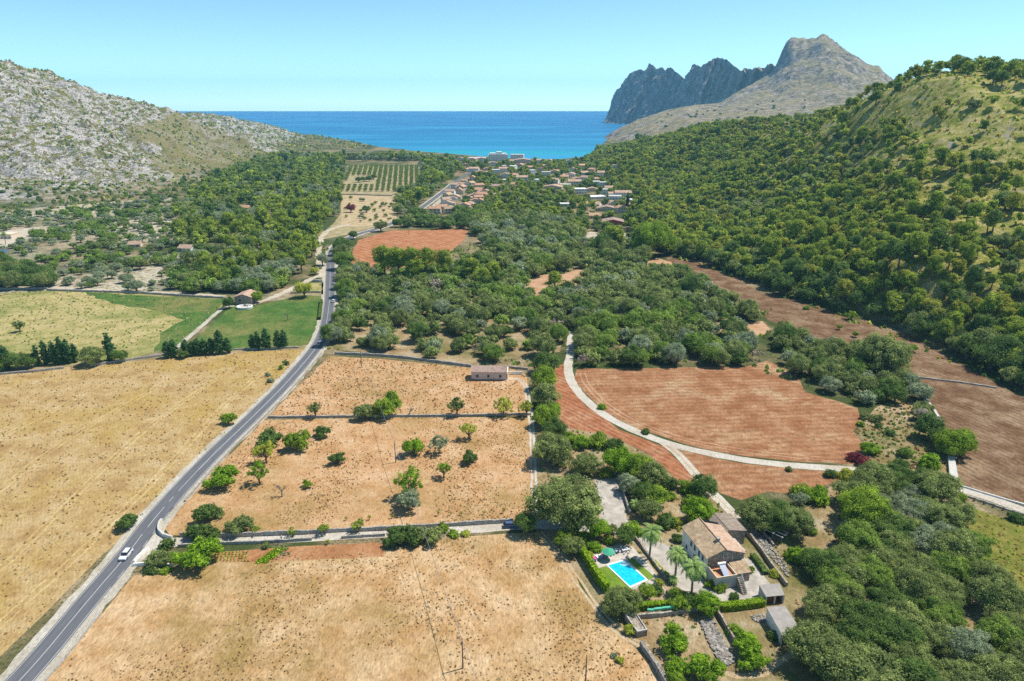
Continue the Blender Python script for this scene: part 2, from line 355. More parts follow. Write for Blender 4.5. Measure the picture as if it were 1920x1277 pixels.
def rough_edge(pts, amp=.5, step=6.0):
    out = []; n = len(pts)
    for i in range(n):
        a = np.array(pts[i]); b = np.array(pts[(i + 1) % n]); L = np.hypot(*(b - a)); k = max(1, min(60, int(L / step)))
        d = (b - a) / max(L, 1e-6); nn = np.array([-d[1], d[0]])
        for j in range(k):
            p = a + (b - a) * j / k; out.append(tuple(p + nn * (rs.rand() - .5) * 2 * amp * (1 if j else .3)))
    return out
FIELDS = []
def sheet(name, img, mat, z, amp=.5, world=False):
    if not world: FIELDS.append((name, mat.name, img))
    pts = img if world else [P(*q)[:2] for q in img]
    pts = rough_edge(pts, amp) if amp else pts
    me = bpy.data.meshes.new(name); me.from_pydata([(x, y, z) for x, y in pts], [], [tuple(range(len(pts)))]); me.materials.append(mat)
    if me.polygons[0].normal.z < 0: me.flip_normals()
    return tag(link(bpy.data.objects.new(name, me)), kind='structure')
def smooth_line(pts, step=3.0):
    p = [np.array(q, float) for q in pts]; p = [2 * p[0] - p[1]] + p + [2 * p[-1] - p[-2]]; out = []
    for i in range(1, len(p) - 2):
        k = max(2, int(np.linalg.norm(p[i + 1] - p[i]) / step))
        for j in range(k):
            t = j / k
            out.append(.5 * ((2 * p[i]) + (-p[i - 1] + p[i + 1]) * t + (2 * p[i - 1] - 5 * p[i] + 4 * p[i + 1] - p[i + 2]) * t * t + (-p[i - 1] + 3 * p[i] - 3 * p[i + 1] + p[i + 2]) * t ** 3))
    out.append(p[-2]); return out
def ribbon_pts(line, off0, off1, jit=0, seed=1):
    r = np.random.RandomState(seed); n = len(line); A = []; B = []
    for i in range(n):
        d = line[min(i + 1, n - 1)] - line[max(i - 1, 0)]; d = d / (np.linalg.norm(d) + 1e-9); nn = np.array([d[1], -d[0]])
        A.append(line[i] + nn * (off0 + (r.rand() - .5) * jit)); B.append(line[i] + nn * (off1 + (r.rand() - .5) * jit))
    return A, B
def ribbon(name, line, off0, off1, mat, z, jit=0, seed=1, dashes=None, kind='structure'):
    A, B = ribbon_pts(line, off0, off1, jit, seed); vs = []; fs = []
    s = 0
    for i in range(len(line)):
        vs += [(A[i][0], A[i][1], z), (B[i][0], B[i][1], z)]
    for i in range(len(line) - 1):
        s += np.linalg.norm(line[i + 1] - line[i])
        if dashes and not dashes(line[i], s): continue
        fs.append((2 * i, 2 * i + 1, 2 * i + 3, 2 * i + 2))
    me = bpy.data.meshes.new(name); me.from_pydata(vs, [], fs); me.materials.append(mat); me.update()
    if len(me.polygons) and me.polygons[0].normal.z < 0: me.flip_normals()
    return tag(link(bpy.data.objects.new(name, me)), kind=kind)
def LP(pts, step=3.0): return smooth_line([P(*q)[:2] for q in pts], step)
# fields
sheet('straw_field', [(-900, 760), (-300, 722), (0, 700), (120, 690), (250, 678), (400, 664), (560, 655), (587, 655), (480, 757), (330, 905), (215, 1020), (0, 1232), (-200, 1430), (-900, 1430)], M['straw'], .012)
sheet('half_dry_field', [(-900, 575), (0, 550), (100, 545), (230, 549), (350, 556), (422, 560), (412, 582), (325, 650), (250, 671), (120, 684), (0, 694), (-900, 745)], M['straw_green'], .012)
sheet('green_strip', [(160, 548), (350, 557), (422, 561), (411, 583), (325, 650), (290, 660), (300, 625), (345, 600), (300, 585), (230, 572), (180, 560)], M['green'], .018, 1.5)
sheet('green_field', [(424, 583), (445, 572), (480, 573), (530, 562), (560, 553), (604, 555), (602, 600), (590, 640), (560, 650), (450, 656), (375, 660), (345, 655)], M['green'], .012)
sheet('grass_bank', [(560, 548), (575, 530), (606, 530), (606, 552)], M['straw_green'], .016)
sheet('upper_tan_field', [(615, 668), (700, 672), (800, 682), (883, 690), (955, 690), (985, 700), (996, 780), (880, 779), (700, 781), (500, 785), (585, 702)], M['tan'], .012)
sheet('middle_tan_field', [(494, 788), (700, 784), (880, 782), (997, 783), (1003, 880), (1002, 968), (960, 985), (720, 1000), (420, 1006), (318, 1004), (308, 990), (330, 950), (420, 862)], M['tan'], .014)
sheet('lower_tan_field', [(300, 1068), (330, 1050), (420, 1048), (720, 1036), (830, 1010), (960, 1000), (1010, 998), (1055, 1042), (1110, 1130), (1160, 1190), (1210, 1230), (1250, 1290), (1280, 1420), (-60, 1420), (70, 1290), (180, 1165), (250, 1080)], M['tan_low'], .010)
sheet('garden_bed', [(400, 1036), (480, 1030), (560, 1024), (700, 1017), (721, 1020), (720, 1044), (600, 1048), (500, 1054), (395, 1056)], M['bed'], .02, .3)
sheet('red_field', [(1082, 692), (1200, 690), (1400, 687), (1440, 676), (1470, 690), (1500, 712), (1510, 735), (1570, 752), (1608, 765), (1618, 790), (1600, 808), (1622, 835), (1600, 870), (1500, 866), (1400, 856), (1310, 839), (1200, 806), (1140, 775), (1100, 740), (1078, 712)], M['red'], .012)
sheet('red_strip', [(1040, 688), (1063, 680), (1068, 722), (1100, 762), (1160, 805), (1245, 838), (1295, 885), (1330, 925), (1290, 915), (1215, 850), (1140, 815), (1055, 800), (1043, 760)], M['red_lane'], .012)
sheet('red_corner', [(1262, 840), (1310, 852), (1400, 870), (1500, 880), (1612, 888), (1560, 905), (1500, 928), (1440, 922), (1390, 938), (1350, 925), (1300, 885)], M['red'], .014)
sheet('brown_field', [(1238, 478), (1300, 487), (1380, 520), (1440, 548), (1540, 574), (1640, 600), (1800, 670), (1930, 738), (2400, 980), (2400, 1160), (1925, 943), (1850, 925), (1795, 908), (1785, 860), (1760, 790), (1740, 740), (1700, 700), (1650, 655), (1550, 645), (1440, 600), (1370, 545), (1280, 505)], M['brown'], .012)
sheet('orange_field', [(655, 500), (662, 470), (672, 450), (735, 432), (880, 430), (868, 452), (835, 482), (830, 500), (760, 505), (690, 505)], M['red_far'], .012)
sheet('clearing', [(980, 556), (992, 522), (1025, 514), (1060, 514), (1085, 503), (1104, 505), (1100, 532), (1062, 545), (1020, 560)], M['clear'], .012)
sheet('clearing', [(1208, 490), (1230, 484), (1262, 492), (1280, 508), (1240, 512), (1212, 506)], M['clear'], .012)
sheet('earth_patch', [(1345, 600), (1372, 592), (1392, 604), (1430, 602), (1446, 622), (1418, 634), (1400, 622), (1378, 640), (1352, 628)], M['clear'], .012)
sheet('clearing', [(640, 600), (900, 590), (1060, 610), (1050, 660), (880, 682), (760, 668), (625, 655)], M['garden'], .008)
sheet('olive_meadow', [(1795, 950), (1830, 955), (1925, 988), (2400, 1150), (2400, 1500), (2050, 1300), (1925, 1190), (1850, 1090), (1815, 1010)], M['olive_meadow'], .012)
sheet('orchard_ground', [(655, 312), (788, 312), (786, 352), (745, 366), (740, 385), (745, 412), (650, 440), (600, 450), (640, 400), (636, 362)], M['orchard'], .012)
sheet('orchard_soil', [(636, 364), (735, 367), (745, 412), (700, 425), (640, 425), (640, 400)], M['orchard_tan'], .018)
sheet('sandy_yard', [(-300, 440), (0, 434), (74, 426), (78, 436), (38, 447), (30, 462), (-300, 465)], M['sandy'], .012)
sheet('garden_ground', [(1045, 800), (1140, 815), (1215, 852), (1290, 917), (1340, 935), (1440, 1010), (1560, 910), (1700, 905), (1800, 935), (1800, 1010), (1900, 1140), (2100, 1400), (1280, 1420), (1210, 1230), (1110, 1130), (1055, 1042), (1005, 1000), (1004, 900), (1000, 800)], M['garden'], .008)
sheet('dry_belt', [(1640, 765), (1700, 740), (1760, 790), (1785, 860), (1795, 915), (1740, 912), (1640, 890), (1625, 835), (1605, 808), (1620, 790)], M['garden'], .010)
sheet('tree_row_verge', [(-900, 745), (0, 694), (120, 684), (250, 671), (325, 662), (345, 655), (450, 656), (590, 645), (588, 655), (460, 661), (250, 679), (0, 703), (-900, 765)], M['garden'], .010)
# roads
road = LP([(-150, 1450), (36, 1277), (170, 1120), (238, 1040), (300, 960), (390, 862), (480, 775), (540, 714), (590, 655), (606, 625), (613, 600), (618, 560), (619, 520), (621, 480), (630, 461), (648, 449), (675, 438), (710, 428), (745, 414), (785, 393), (825, 364), (862, 335), (885, 322)])
near = lambda a, b: (lambda p, s: a < p[1] < b)
ribbon('road_verge', road[:-60], -5.0, 5.2, M['gravel'], .016, .9, 3)
tag(ribbon('main_road', road, -3.0, 3.0, M['asphalt'], .03), kind='structure')
ribbon('road_marking', road, -2.72, -2.60, M['paint'], .036, dashes=near(0, 480))
ribbon('road_marking', road, 2.60, 2.72, M['paint'], .036, dashes=lambda p, s: p[1] < 480 and not (134 < p[1] < 168) or (134 < p[1] < 168 and s % 6 < 3))
ribbon('road_marking', road, -.08, .08, M['paint'], .036, dashes=lambda p, s: p[1] < 480 and not (150 < p[1] < 176 and s % 7 < 3.5))
ribbon('road_marking', road, .18, .26, M['paint'], .036, dashes=lambda p, s: 190 < p[1] < 330)
lane = LP([(1073, 622), (1070, 640), (1069, 665), (1065, 690), (1073, 718), (1100, 752), (1145, 785), (1200, 812), (1255, 832), (1310, 846), (1400, 863), (1500, 874), (1600, 881), (1700, 899), (1790, 915), (1860, 936), (1930, 960), (2100, 1015), (2400, 1110)])
ribbon('white_lane', lane, -1.9, 1.9, M['lane'], .026, .3, 5)
hl = LP([(1066, 700), (1075, 722), (1102, 754), (1145, 786), (1200, 812), (1255, 831), (1310, 845), (1400, 861), (1500, 872), (1580, 879)])
for o_ in (-4.6, -6.6, -9.5, -12.0): ribbon('turning_track', hl, o_ - .45, o_, M['clear' if o_ > -7 else 'bed'], .019, .35, int(-o_ * 3))
drive = LP([(1245, 830), (1275, 856), (1305, 890), (1333, 921), (1362, 950), (1395, 985), (1440, 1030)])
ribbon('farm_drive', drive, -1.6, -.35, M['lane'], .024, .3, 6); ribbon('farm_drive', drive, .35, 1.6, M['lane'], .024, .3, 8); ribbon('farm_drive_strip', drive, -.4, .4, M['dirt'], .020, .2, 9)
farm = LP([(268, 1027), (300, 1022), (335, 1016), (420, 1013), (560, 1008), (700, 1000), (800, 995), (900, 990), (985, 984), (1050, 985), (1110, 990)])
ribbon('farm_lane', farm, -2.1, 2.1, M['lane'], .026, .25, 10)
sheet('lane_mouth', [(252, 1048), (293, 1000), (318, 1008), (335, 1010), (333, 1024), (300, 1034), (275, 1050)], M['lane'], .022, .2)
side = LP([(940, 712), (968, 710), (985, 722), (990, 750), (996, 790), (999, 850), (1001, 920), (1002, 975)])
ribbon('field_path', side, -1.0, -.2, M['lane'], .024, .4, 12); ribbon('field_path', side, .3, 1.0, M['lane'], .024, .4, 13)
low = LP([(1010, 998), (1040, 1030), (1080, 1085), (1115, 1135), (1150, 1175), (1190, 1203), (1215, 1215)])
ribbon('dirt_path', low, -1.1, -.25, M['dirt'], .024, .5, 14); ribbon('dirt_path', low, .25, 1.0, M['dirt'], .024, .5, 15)
low2 = LP([(1330, 1250), (1380, 1268), (1430, 1262), (1470, 1235), (1500, 1225)])
ribbon('dirt_path', low2, -.8, .8, M['bed_dry'], .022, .5, 16)
mp = LP([(312, 668), (345, 640), (380, 610), (418, 578), (440, 574)])
ribbon('meadow_path', mp, -1.3, 1.3, M['gravel'], .024, .5, 17)
tp = LP([(450, 575), (500, 562), (560, 535), (590, 520), (606, 516)]); ribbon('track', tp, -2.2, 2.2, M['sandy'], .022, 1.5, 18)
tp2 = LP([(604, 520), (600, 490), (598, 465), (606, 440), (625, 428), (660, 420)]); ribbon('track', tp2, -2.4, 2.4, M['sandy'], .021, 2, 19)
tp3 = LP([(-200, 548), (0, 541), (100, 539), (200, 545), (350, 551), (420, 556)], 4); ribbon('track', tp3, -2.5, 2.5, M['sandy'], .021, 1, 20)
vp = LP([(905, 405), (915, 388), (928, 372), (932, 362)]); ribbon('village_street', vp, -4, 4, M['gravel'], .022, .5, 21)
sp_ = LP([(800, 398), (835, 368), (866, 345), (875, 338)]); ribbon('footpath', sp_, -3, 3, M['gravel'], .022, .5, 22)
for k_, (off_, jit_) in enumerate(((-12, .5), (-14, .5), (-30, .6), (-31.8, .6), (-52, .7), (-54, .7), (-78, .8), (-80, .8))):
    seg_ = [q for q in road if 100 + k_ * 3 < q[1] < 285 - k_ * 4]; ln_, _u = ribbon_pts(seg_, off_, off_)
    ribbon('pressed_track', [np.array(q) + np.array([2.5 * math.sin(q[1] / 23 + k_ // 2), 0]) for q in ln_], -.28, .28, M['straw_track'], .02, jit_ * .5, 40 + k_)
# ------------------------------------------------------------------ sea
def sea():
    t = NT('sea_water', .5, .08)
    g = t.n('ShaderNodeSeparateXYZ'); t.l(t.coord(), g.inputs[0])
    far = t.math('DIVIDE', 1.0, t.math('MULTIPLY', g.outputs[1], .001))       # 1/km
    st = t.noise(1, 5, .6, t.coord((.0006, .0035, 1)), .5)
    dd = t.math('ADD', far, t.math('MULTIPLY', t.math('SUBTRACT', st, .5), .25))
    k = t.ramp(dd, [(.09, rgb(.006, .095, .235)), (.20, rgb(.008, .12, .29)), (.36, rgb(.010, .155, .33)), (.52, rgb(.012, .195, .35)), (.60, rgb(.016, .30, .39)), (.68, rgb(.06, .45, .43))])
    s2 = t.noise(1, 4, .6, t.coord((.0012, .006, 1), .06))
    k = t.mix(t.math('MULTIPLY', t.mask(s2, .50, .60), .75), k, rgb(.03, .25, .46))
    s3 = t.noise(1, 3, .6, t.coord((.003, .02, 1)), 1)
    k = t.mix(t.math('MULTIPLY', t.mask(s3, .66, .72), .5), k, rgb(.20, .45, .58))
    t.col(k).bump(t.noise(1, 4, .6, t.coord((.05, .12, 1))), .25, .5)
    me = bpy.data.meshes.new('sea'); me.from_pydata([(-14000, 1200, SEA), (14000, 1200, SEA), (14000, 10000, SEA), (-14000, 10000, SEA)], [], [(0, 1, 2, 3)]); me.materials.append(t.m)
    tag(link(bpy.data.objects.new('sea', me)), kind='structure')
sea()
# ------------------------------------------------------------------ far mountains
def mountain_mat(name, blue=0):
    t = NT(name, .95, .05)
    n = t.noise(.012, 8, .72, t.coord((1, 1, .6))); n2 = t.noise(.05, 6, .75, t.coord((1, 1, .8)))
    k = t.ramp(n2, [(.40, rgb(.09, .08, .075)), (.5, rgb(.26, .22, .195)), (.60, rgb(.46, .40, .355))])
    g = t.ramp(n2, [(.4, rgb(.20, .18, .085)), (.6, rgb(.40, .325, .19))])
    geo = t.n('ShaderNodeNewGeometry'); sz = t.n('ShaderNodeSeparateXYZ'); t.l(geo.outputs['Normal'], sz.inputs[0])
    k = t.mix(t.math('MULTIPLY', t.mask(sz.outputs[2], .62, .9), t.mask(n, .36, .58)), k, g)
    t.col(k).bump(t.math('ADD', n2, t.math('MULTIPLY', n, 3)), 1, 8)
    return t.m
mm = mountain_mat('limestone')
MTB = []
def peak():
    pts = []
    for q in [(1455, 132, 2950), (1462, 107, 2900), (1478, 74, 2870), (1500, 70, 2850), (1520, 74, 2850), (1545, 64, 2820), (1562, 76, 2800), (1600, 102, 2750), (1640, 124, 2700), (1680, 152, 2600), (1720, 170, 2500), (1800, 195, 2400), (1950, 230, 2300),
              (1420, 152, 2950), (1380, 174, 2980), (1350, 193, 2980), (1300, 197, 2800), (1250, 206, 2600), (1200, 223, 2450), (1160, 240, 2350), (1148, 246, 2300),
              (1492, 86, 2800), (1505, 106, 2730), (1520, 96, 2760), (1466, 128, 2810), (1482, 128, 2755), (1498, 126, 2700), (1500, 168, 2500), (1470, 150, 2640), (1500, 71, 2900), (1530, 71, 2890), (1490, 72, 2905), (1545, 66, 2870), (1515, 76, 2810), (1545, 70, 2780), (1580, 90, 2800), (1610, 108, 2760), (1600, 104, 2820), (1650, 130, 2720), (1450, 195, 2300), (1560, 150, 2420), (1600, 180, 2250), (1400, 215, 2100), (1300, 222, 2150), (1230, 236, 2050), (1180, 248, 2100), (1550, 210, 2000), (1650, 185, 2150), (1530, 110, 2620), (1440, 165, 2650), (1380, 198, 2500), (1320, 205, 2600), (1500, 215, 1900), (1700, 200, 1950), (1400, 228, 1850), (1300, 235, 1850)]:
        pts.append(PS(*q))
    for u, s, z in [(1140, 1800, -20), (1250, 1600, 10), (1400, 1500, 5), (1600, 1400, 20), (1800, 1600, 30), (1110, 2300, -60), (1125, 2600, -80), (1150, 3000, -80), (1250, 3000, -60), (1300, 3200, -40), (1380, 3350, -20), (1430, 3400, 40), (1470, 3300, 120), (1550, 3250, 120), (1650, 3200, 60), (1800, 3100, 20), (1500, 3900, -40), (1300, 3900, -80), (1800, 3900, -40), (1100, 2000, -50)]:
        x, y, _ = PS(u, 300, s); pts.append((x, y, z))
    f = rbf(pts)
    xs = np.arange(150, 2400, 9.); ys = np.arange(1650, 3700, 10.); X, Y = np.meshgrid(xs, ys)
    Z = f(X, Y); steep = np.clip((Z - 60) / 150, .15, 1)
    Z = Z + steep * ((ridged(X / 190, Y / 190, 41, 6) - .50) * 70 + fbm(X / 60, Y / 60, 55, 4) * 16) 
    sky_uv = [(1148, 250), (1160, 240), (1200, 223), (1250, 206), (1300, 197), (1350, 193), (1380, 174), (1420, 152), (1440, 142), (1450, 133), (1458, 118), (1464, 100), (1470, 88), (1475, 78), (1480, 73), (1486, 69), (1492, 70), (1500, 72), (1508, 70), (1516, 73), (1526, 70), (1532, 72), (1538, 66), (1545, 62), (1552, 66), (1560, 73), (1572, 82), (1584, 92), (1600, 102), (1612, 107), (1625, 117), (1640, 123), (1650, 122), (1658, 133), (1680, 151), (1720, 172), (1800, 200), (1950, 235)]
    U, VV, SS = proj(X, Y, Z); E = (Z - CAMH) / SS; ub = np.clip(((U - 1140) / 3).astype(int), 0, 269); ok = (U > 1141) & (U < 1948) & (Z > 0)
    emax = np.full(270, -9.0); zs = np.zeros(270)
    for k in range(270):
        m = ok & (ub == k)
        if m.any(): e = np.where(m, E, -9); j = e.argmax(); emax[k] = e.flat[j]; zs[k] = Z.flat[j]; 
    ss = np.zeros(270)
    for k in range(270):
        m = ok & (ub == k)
        if m.any(): e = np.where(m, E, -9); ss[k] = SS.flat[e.argmax()]
    uc = 1141.5 + 3 * np.arange(270); vt = np.interp(uc, [q[0] for q in sky_uv], [q[1] for q in sky_uv])
    zt = CAMH - ss * (sp + (vt - 638.5) / F * cp); kf = np.where(zs > 5, zt / np.maximum(zs, 5), 1); kf = np.clip(kf, .5, 1.8)
    kk = np.interp(U, uc, kf); zz = np.interp(U, uc, np.maximum(zs, 5)); wz = np.clip(Z / zz, 0, 1) ** 1.5
    Z = np.where(ok, Z * (1 + (kk - 1) * wz), Z)
    Z = np.maximum(Z, -30)
    UU, VW, S2 = proj(X, Y, Z); r9 = np.random.RandomState(4)
    m = inpoly(UU, VW, [(1170, 240), (1250, 212), (1350, 200), (1430, 190), (1560, 170), (1560, 215), (1400, 232), (1240, 250)]) & (r9.rand(*X.shape) < .010 * (1 + 2 * (fbm(X / 80, Y / 80, 2) > .15))) & (np.gradient(Z, axis=0) > 0)
    MTB.extend(zip(X[m], Y[m], Z[m]))
    v = np.stack([X, Y, Z], -1).reshape(-1, 3); i = np.arange(X.size).reshape(X.shape)
    q = np.stack([i[:-1, :-1], i[:-1, 1:], i[1:, 1:], i[1:, :-1]], -1).reshape(-1, 4)
    q = q[(v[q][:, :, 2].max(1) > -29)]
    me = npmesh('mountain', v, q, [mm]); tag(link(bpy.data.objects.new('mountain', me)), kind='structure')
peak()
def cliffs():
    sk = [(1141, 245), (1143, 205), (1150, 180), (1158, 166), (1166, 162), (1172, 148), (1180, 138), (1190, 133), (1198, 130), (1206, 133), (1213, 130), (1217, 119), (1223, 121), (1230, 129), (1238, 125), (1247, 131), (1256, 126), (1266, 134), (1280, 147), (1290, 144), (1298, 121), (1306, 121), (1315, 125), (1325, 118), (1338, 110), (1350, 108), (1362, 112), (1375, 123), (1388, 132), (1398, 128), (1410, 131), (1418, 126), (1425, 125), (1433, 128), (1440, 119), (1450, 121), (1460, 132), (1475, 150)]
    U = np.linspace(1141, 1475, 520); V = np.interp(U, [a for a, b in sk], [b for a, b in sk]) + fbm(U / 3.1, U * 0, 5, 3) * 3.2
    Sd = np.interp(U, [1141, 1180, 1300, 1475], [4300, 4050, 3550, 2980]) + fbm(U / 14, U * 0 + 3, 8) * 120
    top = np.array([PS(a, b, c) for a, b, c in zip(U, V, Sd)])
    rows = []; T = np.linspace(0, 1, 90)
    tgx = np.gradient(top[:, 0]); tgy = np.gradient(top[:, 1])
    sm = np.ones(61) / 61; tx = np.convolve(tgx, sm, 'same'); ty = np.convolve(tgy, sm, 'same'); L = np.hypot(tx, ty); nx, ny = ty / L, -tx / L
    sgn = np.where(ny > 0, -1, 1); nx, ny = nx * sgn, ny * sgn                     # towards the camera
    s_ = np.cumsum(np.hypot(tgx, tgy) * .5)
    for k in T:
        h = top[:, 2]; z = -30 + (h + 30) * k
        out = (1 - k) ** 1.7 * (h + 30) * .55 + 20 * (1 - k)
        dep = (ridged(s_ / 75 + 9, z / 260, 12, 6) - .6) * 95 * (1 - k ** 6) + fbm(s_ / 22, z / 30, 14, 4) * 24 * (1 - k ** 8)
        rows.append(np.stack([top[:, 0] + nx * (out + dep), top[:, 1] + ny * (out + dep), z], -1))
    for k in np.linspace(.08, 1, 12):
        rows.append(np.stack([top[:, 0] - nx * k * 420, top[:, 1] - ny * k * 420, top[:, 2] * (1 - k) - 30 * k + fbm(s_ / 40, np.full_like(s_, k * 9), 3) * 20 * (1 - k)], -1))
    v = np.array(rows); n, m = v.shape[:2]; i = np.arange(n * m).reshape(n, m)
    q = np.stack([i[:-1, :-1], i[:-1, 1:], i[1:, 1:], i[1:, :-1]], -1).reshape(-1, 4)
    me = npmesh('cliffs', v.reshape(-1, 3), q, [mm]); tag(link(bpy.data.objects.new('cliffs', me)), kind='structure')
cliffs()
# ------------------------------------------------------------------ foliage materials
def leaf(name, lo, hi, edge=None, var=.35):
    t = NT(name, .75, .12)
    lv = t.attr('lv'); oi = t.n('ShaderNodeObjectInfo')
    k = t.ramp(lv, [(.0, tuple(x * .78 for x in lo[:3]) + (1,)), (.45, lo), (.8, hi), (1, edge or tuple(min(1, x * 1.35) for x in hi[:3]) + (1,))])
    k = t.mix(t.math('MULTIPLY', oi.outputs['Random'], .45), k, lo)
    hs = t.n('ShaderNodeHueSaturation'); t.l(k, hs.inputs['Color'])
    t.l(t.math('ADD', .80, t.math('MULTIPLY', t.noise(.035, 2), .4)), hs.inputs['Value'])
    hs.inputs['Saturation'].default_value = 1.05
    t.col(hs.outputs[0])
    tr = t.n('ShaderNodeBsdfTranslucent'); t.l(hs.outputs[0], tr.inputs[0])
    mx = t.n('ShaderNodeMixShader'); mx.inputs[0].default_value = .46
    t.l(t.b.outputs[0], mx.inputs[1]); t.l(tr.outputs[0], mx.inputs[2]); t.l(mx.outputs[0], t.t.nodes['Material Output'].inputs[0])
    return t.m
LEAF = {
 'grey': leaf('oak_leaves_grey_green', rgb(0.214, 0.270, 0.097), rgb(0.437, 0.499, 0.176)),
 'deep': leaf('oak_leaves_deep_green', rgb(0.121, 0.197, 0.056), rgb(0.264, 0.374, 0.096)),
 'fresh': leaf('leaves_fresh_green', rgb(0.216, 0.329, 0.048), rgb(0.475, 0.615, 0.088)),
 'mid': leaf('leaves_mid_green', rgb(0.193, 0.296, 0.066), rgb(0.410, 0.530, 0.125)),
 'silver': leaf('olive_leaves', rgb(0.275, 0.342, 0.207), rgb(0.506, 0.560, 0.353)),
 'pine': leaf('pine_needles', rgb(0.250, 0.329, 0.059), rgb(0.544, 0.627, 0.112)),
 'pine_dark': leaf('pine_needles_dark', rgb(0.136, 0.218, 0.061), rgb(0.311, 0.408, 0.098)),
 'pine_yellow': leaf('pine_needles_yellowish', rgb(0.301, 0.336, 0.056), rgb(0.634, 0.621, 0.130)),
 'cypress': leaf('cypress_leaves', rgb(0.074, 0.167, 0.065), rgb(0.172, 0.307, 0.106)),
 'fig': leaf('fig_leaves', rgb(0.205, 0.353, 0.039), rgb(0.475, 0.661, 0.079)),
 'yellow': leaf('yellowing_leaves', rgb(0.428, 0.477, 0.083), rgb(0.740, 0.740, 0.150)),
 'dead': leaf('bare_twigs', rgb(0.428, 0.367, 0.308), rgb(0.710, 0.621, 0.532)),
 'purple': leaf('purple_leaves', rgb(0.198, 0.053, 0.065), rgb(0.480, 0.114, 0.129)),
 'palm': leaf('palm_fronds', rgb(0.250, 0.380, 0.118), rgb(0.582, 0.716, 0.286)),
 'hedge': leaf('hedge_leaves', rgb(0.223, 0.353, 0.036), rgb(0.488, 0.649, 0.057)),
}
M['bark'] = simple('bark', (.16, .12, .085), .95, .25, 2, bump=.5)
M['bark_grey'] = simple('grey_bark', (.24, .20, .17), .95, .25, 2, bump=.5)
# ------------------------------------------------------------------ crowns (unit: crown radius 1, base of crown at z=0)
def rnd_dirs(r, n, up=-.35):
    z = r.uniform(up, 1, n); a = r.uniform(0, 6.2832, n); q = np.sqrt(1 - z * z)
    return np.stack([q * np.cos(a), q * np.sin(a), z], -1)
def leaf_quads(r, c, n, size, asp=.62):
    """one quad per centre c, facing n, size per leaf"""
    t = np.cross(n, r.normal(size=n.shape)); t /= np.linalg.norm(t, axis=1, keepdims=True) + 1e-9
    b = np.cross(n, t); s = (size * r.uniform(.65, 1.35, len(c)))[:, None]
    t = t * s * .5; b = b * s * .5 * asp
    v = np.stack([c - t - b, c + t - b * .6, c + t * .8 + b, c - t * .7 + b * .9], 1)
    return v.reshape(-1, 3)
def clumps(seed, lobes, ncl, nlf, crad, lsize, jit=.55, core=.80, sprout=.15, up=-.35):
    """lobes: (x,y,z,rx,ry,rz). Clumps sit on the lobes' surfaces; leaves sit on the clumps."""
    r = np.random.RandomState(seed); L = np.array(lobes, float)
    wgt = (L[:, 3] * L[:, 5]); wgt = wgt / wgt.sum(); li = r.choice(len(L), ncl * 3, p=wgt)
    d = rnd_dirs(r, len(li), up); c = L[li, :3] + d * L[li, 3:] * r.uniform(.80, 1.04, (len(li), 1))
    keep = np.ones(len(c), bool)
    for k in range(len(L)):
        q = np.sqrt((((c - L[k, :3]) / L[k, 3:]) ** 2).sum(1)); keep &= (q > .74) | (li == k)
    c = c[keep][:ncl]; d = d[keep][:ncl]
    cr = crad * r.uniform(.6, 1.35, len(c))
    n = rnd_dirs(r, len(c) * nlf, -1).reshape(len(c), nlf, 3) + d[:, None, :] * .75; n /= np.linalg.norm(n, axis=2, keepdims=True)
    p = c[:, None, :] + n * (cr[:, None, None] * r.uniform(.72, 1.12, (len(c), nlf, 1))) * np.array([1, 1, .8])
    sp = r.rand(len(c), nlf) < sprout; p = p + n * (sp * r.rand(len(c), nlf) * crad * .9)[:, :, None]
    nn = n + r.normal(size=n.shape) * jit * .8 + np.array([0, 0, .12]); nn /= np.linalg.norm(nn, axis=2, keepdims=True)
    v = leaf_quads(r, p.reshape(-1, 3), nn.reshape(-1, 3), lsize)
    lv = np.clip(r.rand(len(c), 1) * .68 + r.rand(len(c), nlf) * .36, 0, 1).ravel()
    q = np.arange(len(v)).reshape(-1, 4)
    if core:
        V = [v]; Q = [q]; A = [lv]; off = len(v)
        nu, nv = 9, 6
        for k in range(len(L)):
            th = np.linspace(0, 2 * np.pi, nu, endpoint=False); ph = np.linspace(-1.25, 1.45, nv)
            T, H = np.meshgrid(th, ph); rr = core * (1 + .18 * np.sin(3 * T + k) * np.cos(2 * H + k * 2))
            w_ = np.stack([L[k, 0] + np.cos(H) * np.cos(T) * L[k, 3] * rr, L[k, 1] + np.cos(H) * np.sin(T) * L[k, 4] * rr, L[k, 2] + np.sin(H) * L[k, 5] * rr], -1).reshape(-1, 3)
            i = np.arange(nu * nv).reshape(nv, nu); j = np.roll(i, -1, 1)
            qq = np.concatenate([np.stack([i[:-1], j[:-1], j[1:], i[1:]], -1).reshape(-1, 4)]) + off
            V.append(w_); Q.append(qq); A.append(np.full(len(qq), .0)); off += len(w_)
        v = np.concatenate(V); q = np.concatenate(Q); lv = np.concatenate(A)
    return v, q, lv
def lobes_dome(r, n=6, flat=.62, spread=.45, zc=.45):
    L = [(0, 0, zc, .72, .72, flat)]
    for k in range(n):
        a = k * 6.2832 / n + r.uniform(-.4, .4); d = r.uniform(.32, .58) * spread / .45
        L.append((d * math.cos(a), d * math.sin(a), zc + r.uniform(-.26, .26), r.uniform(.28, .52), r.uniform(.28, .52), r.uniform(.26, .46)))
    return L
def lobes_loose(r, n=7):
    L = [(r.uniform(-.15, .15), r.uniform(-.15, .15), .50, .50, .50, .42)]
    for k in range(n):
        a = k * 6.2832 / n + r.uniform(-.6, .6); d = r.uniform(.38, .74); q = r.uniform(.22, .42)
        L.append((d * math.cos(a), d * math.sin(a), .30 + r.uniform(-.05, .42), q, q * r.uniform(.8, 1.2), q * r.uniform(.75, 1.1)))
    return L
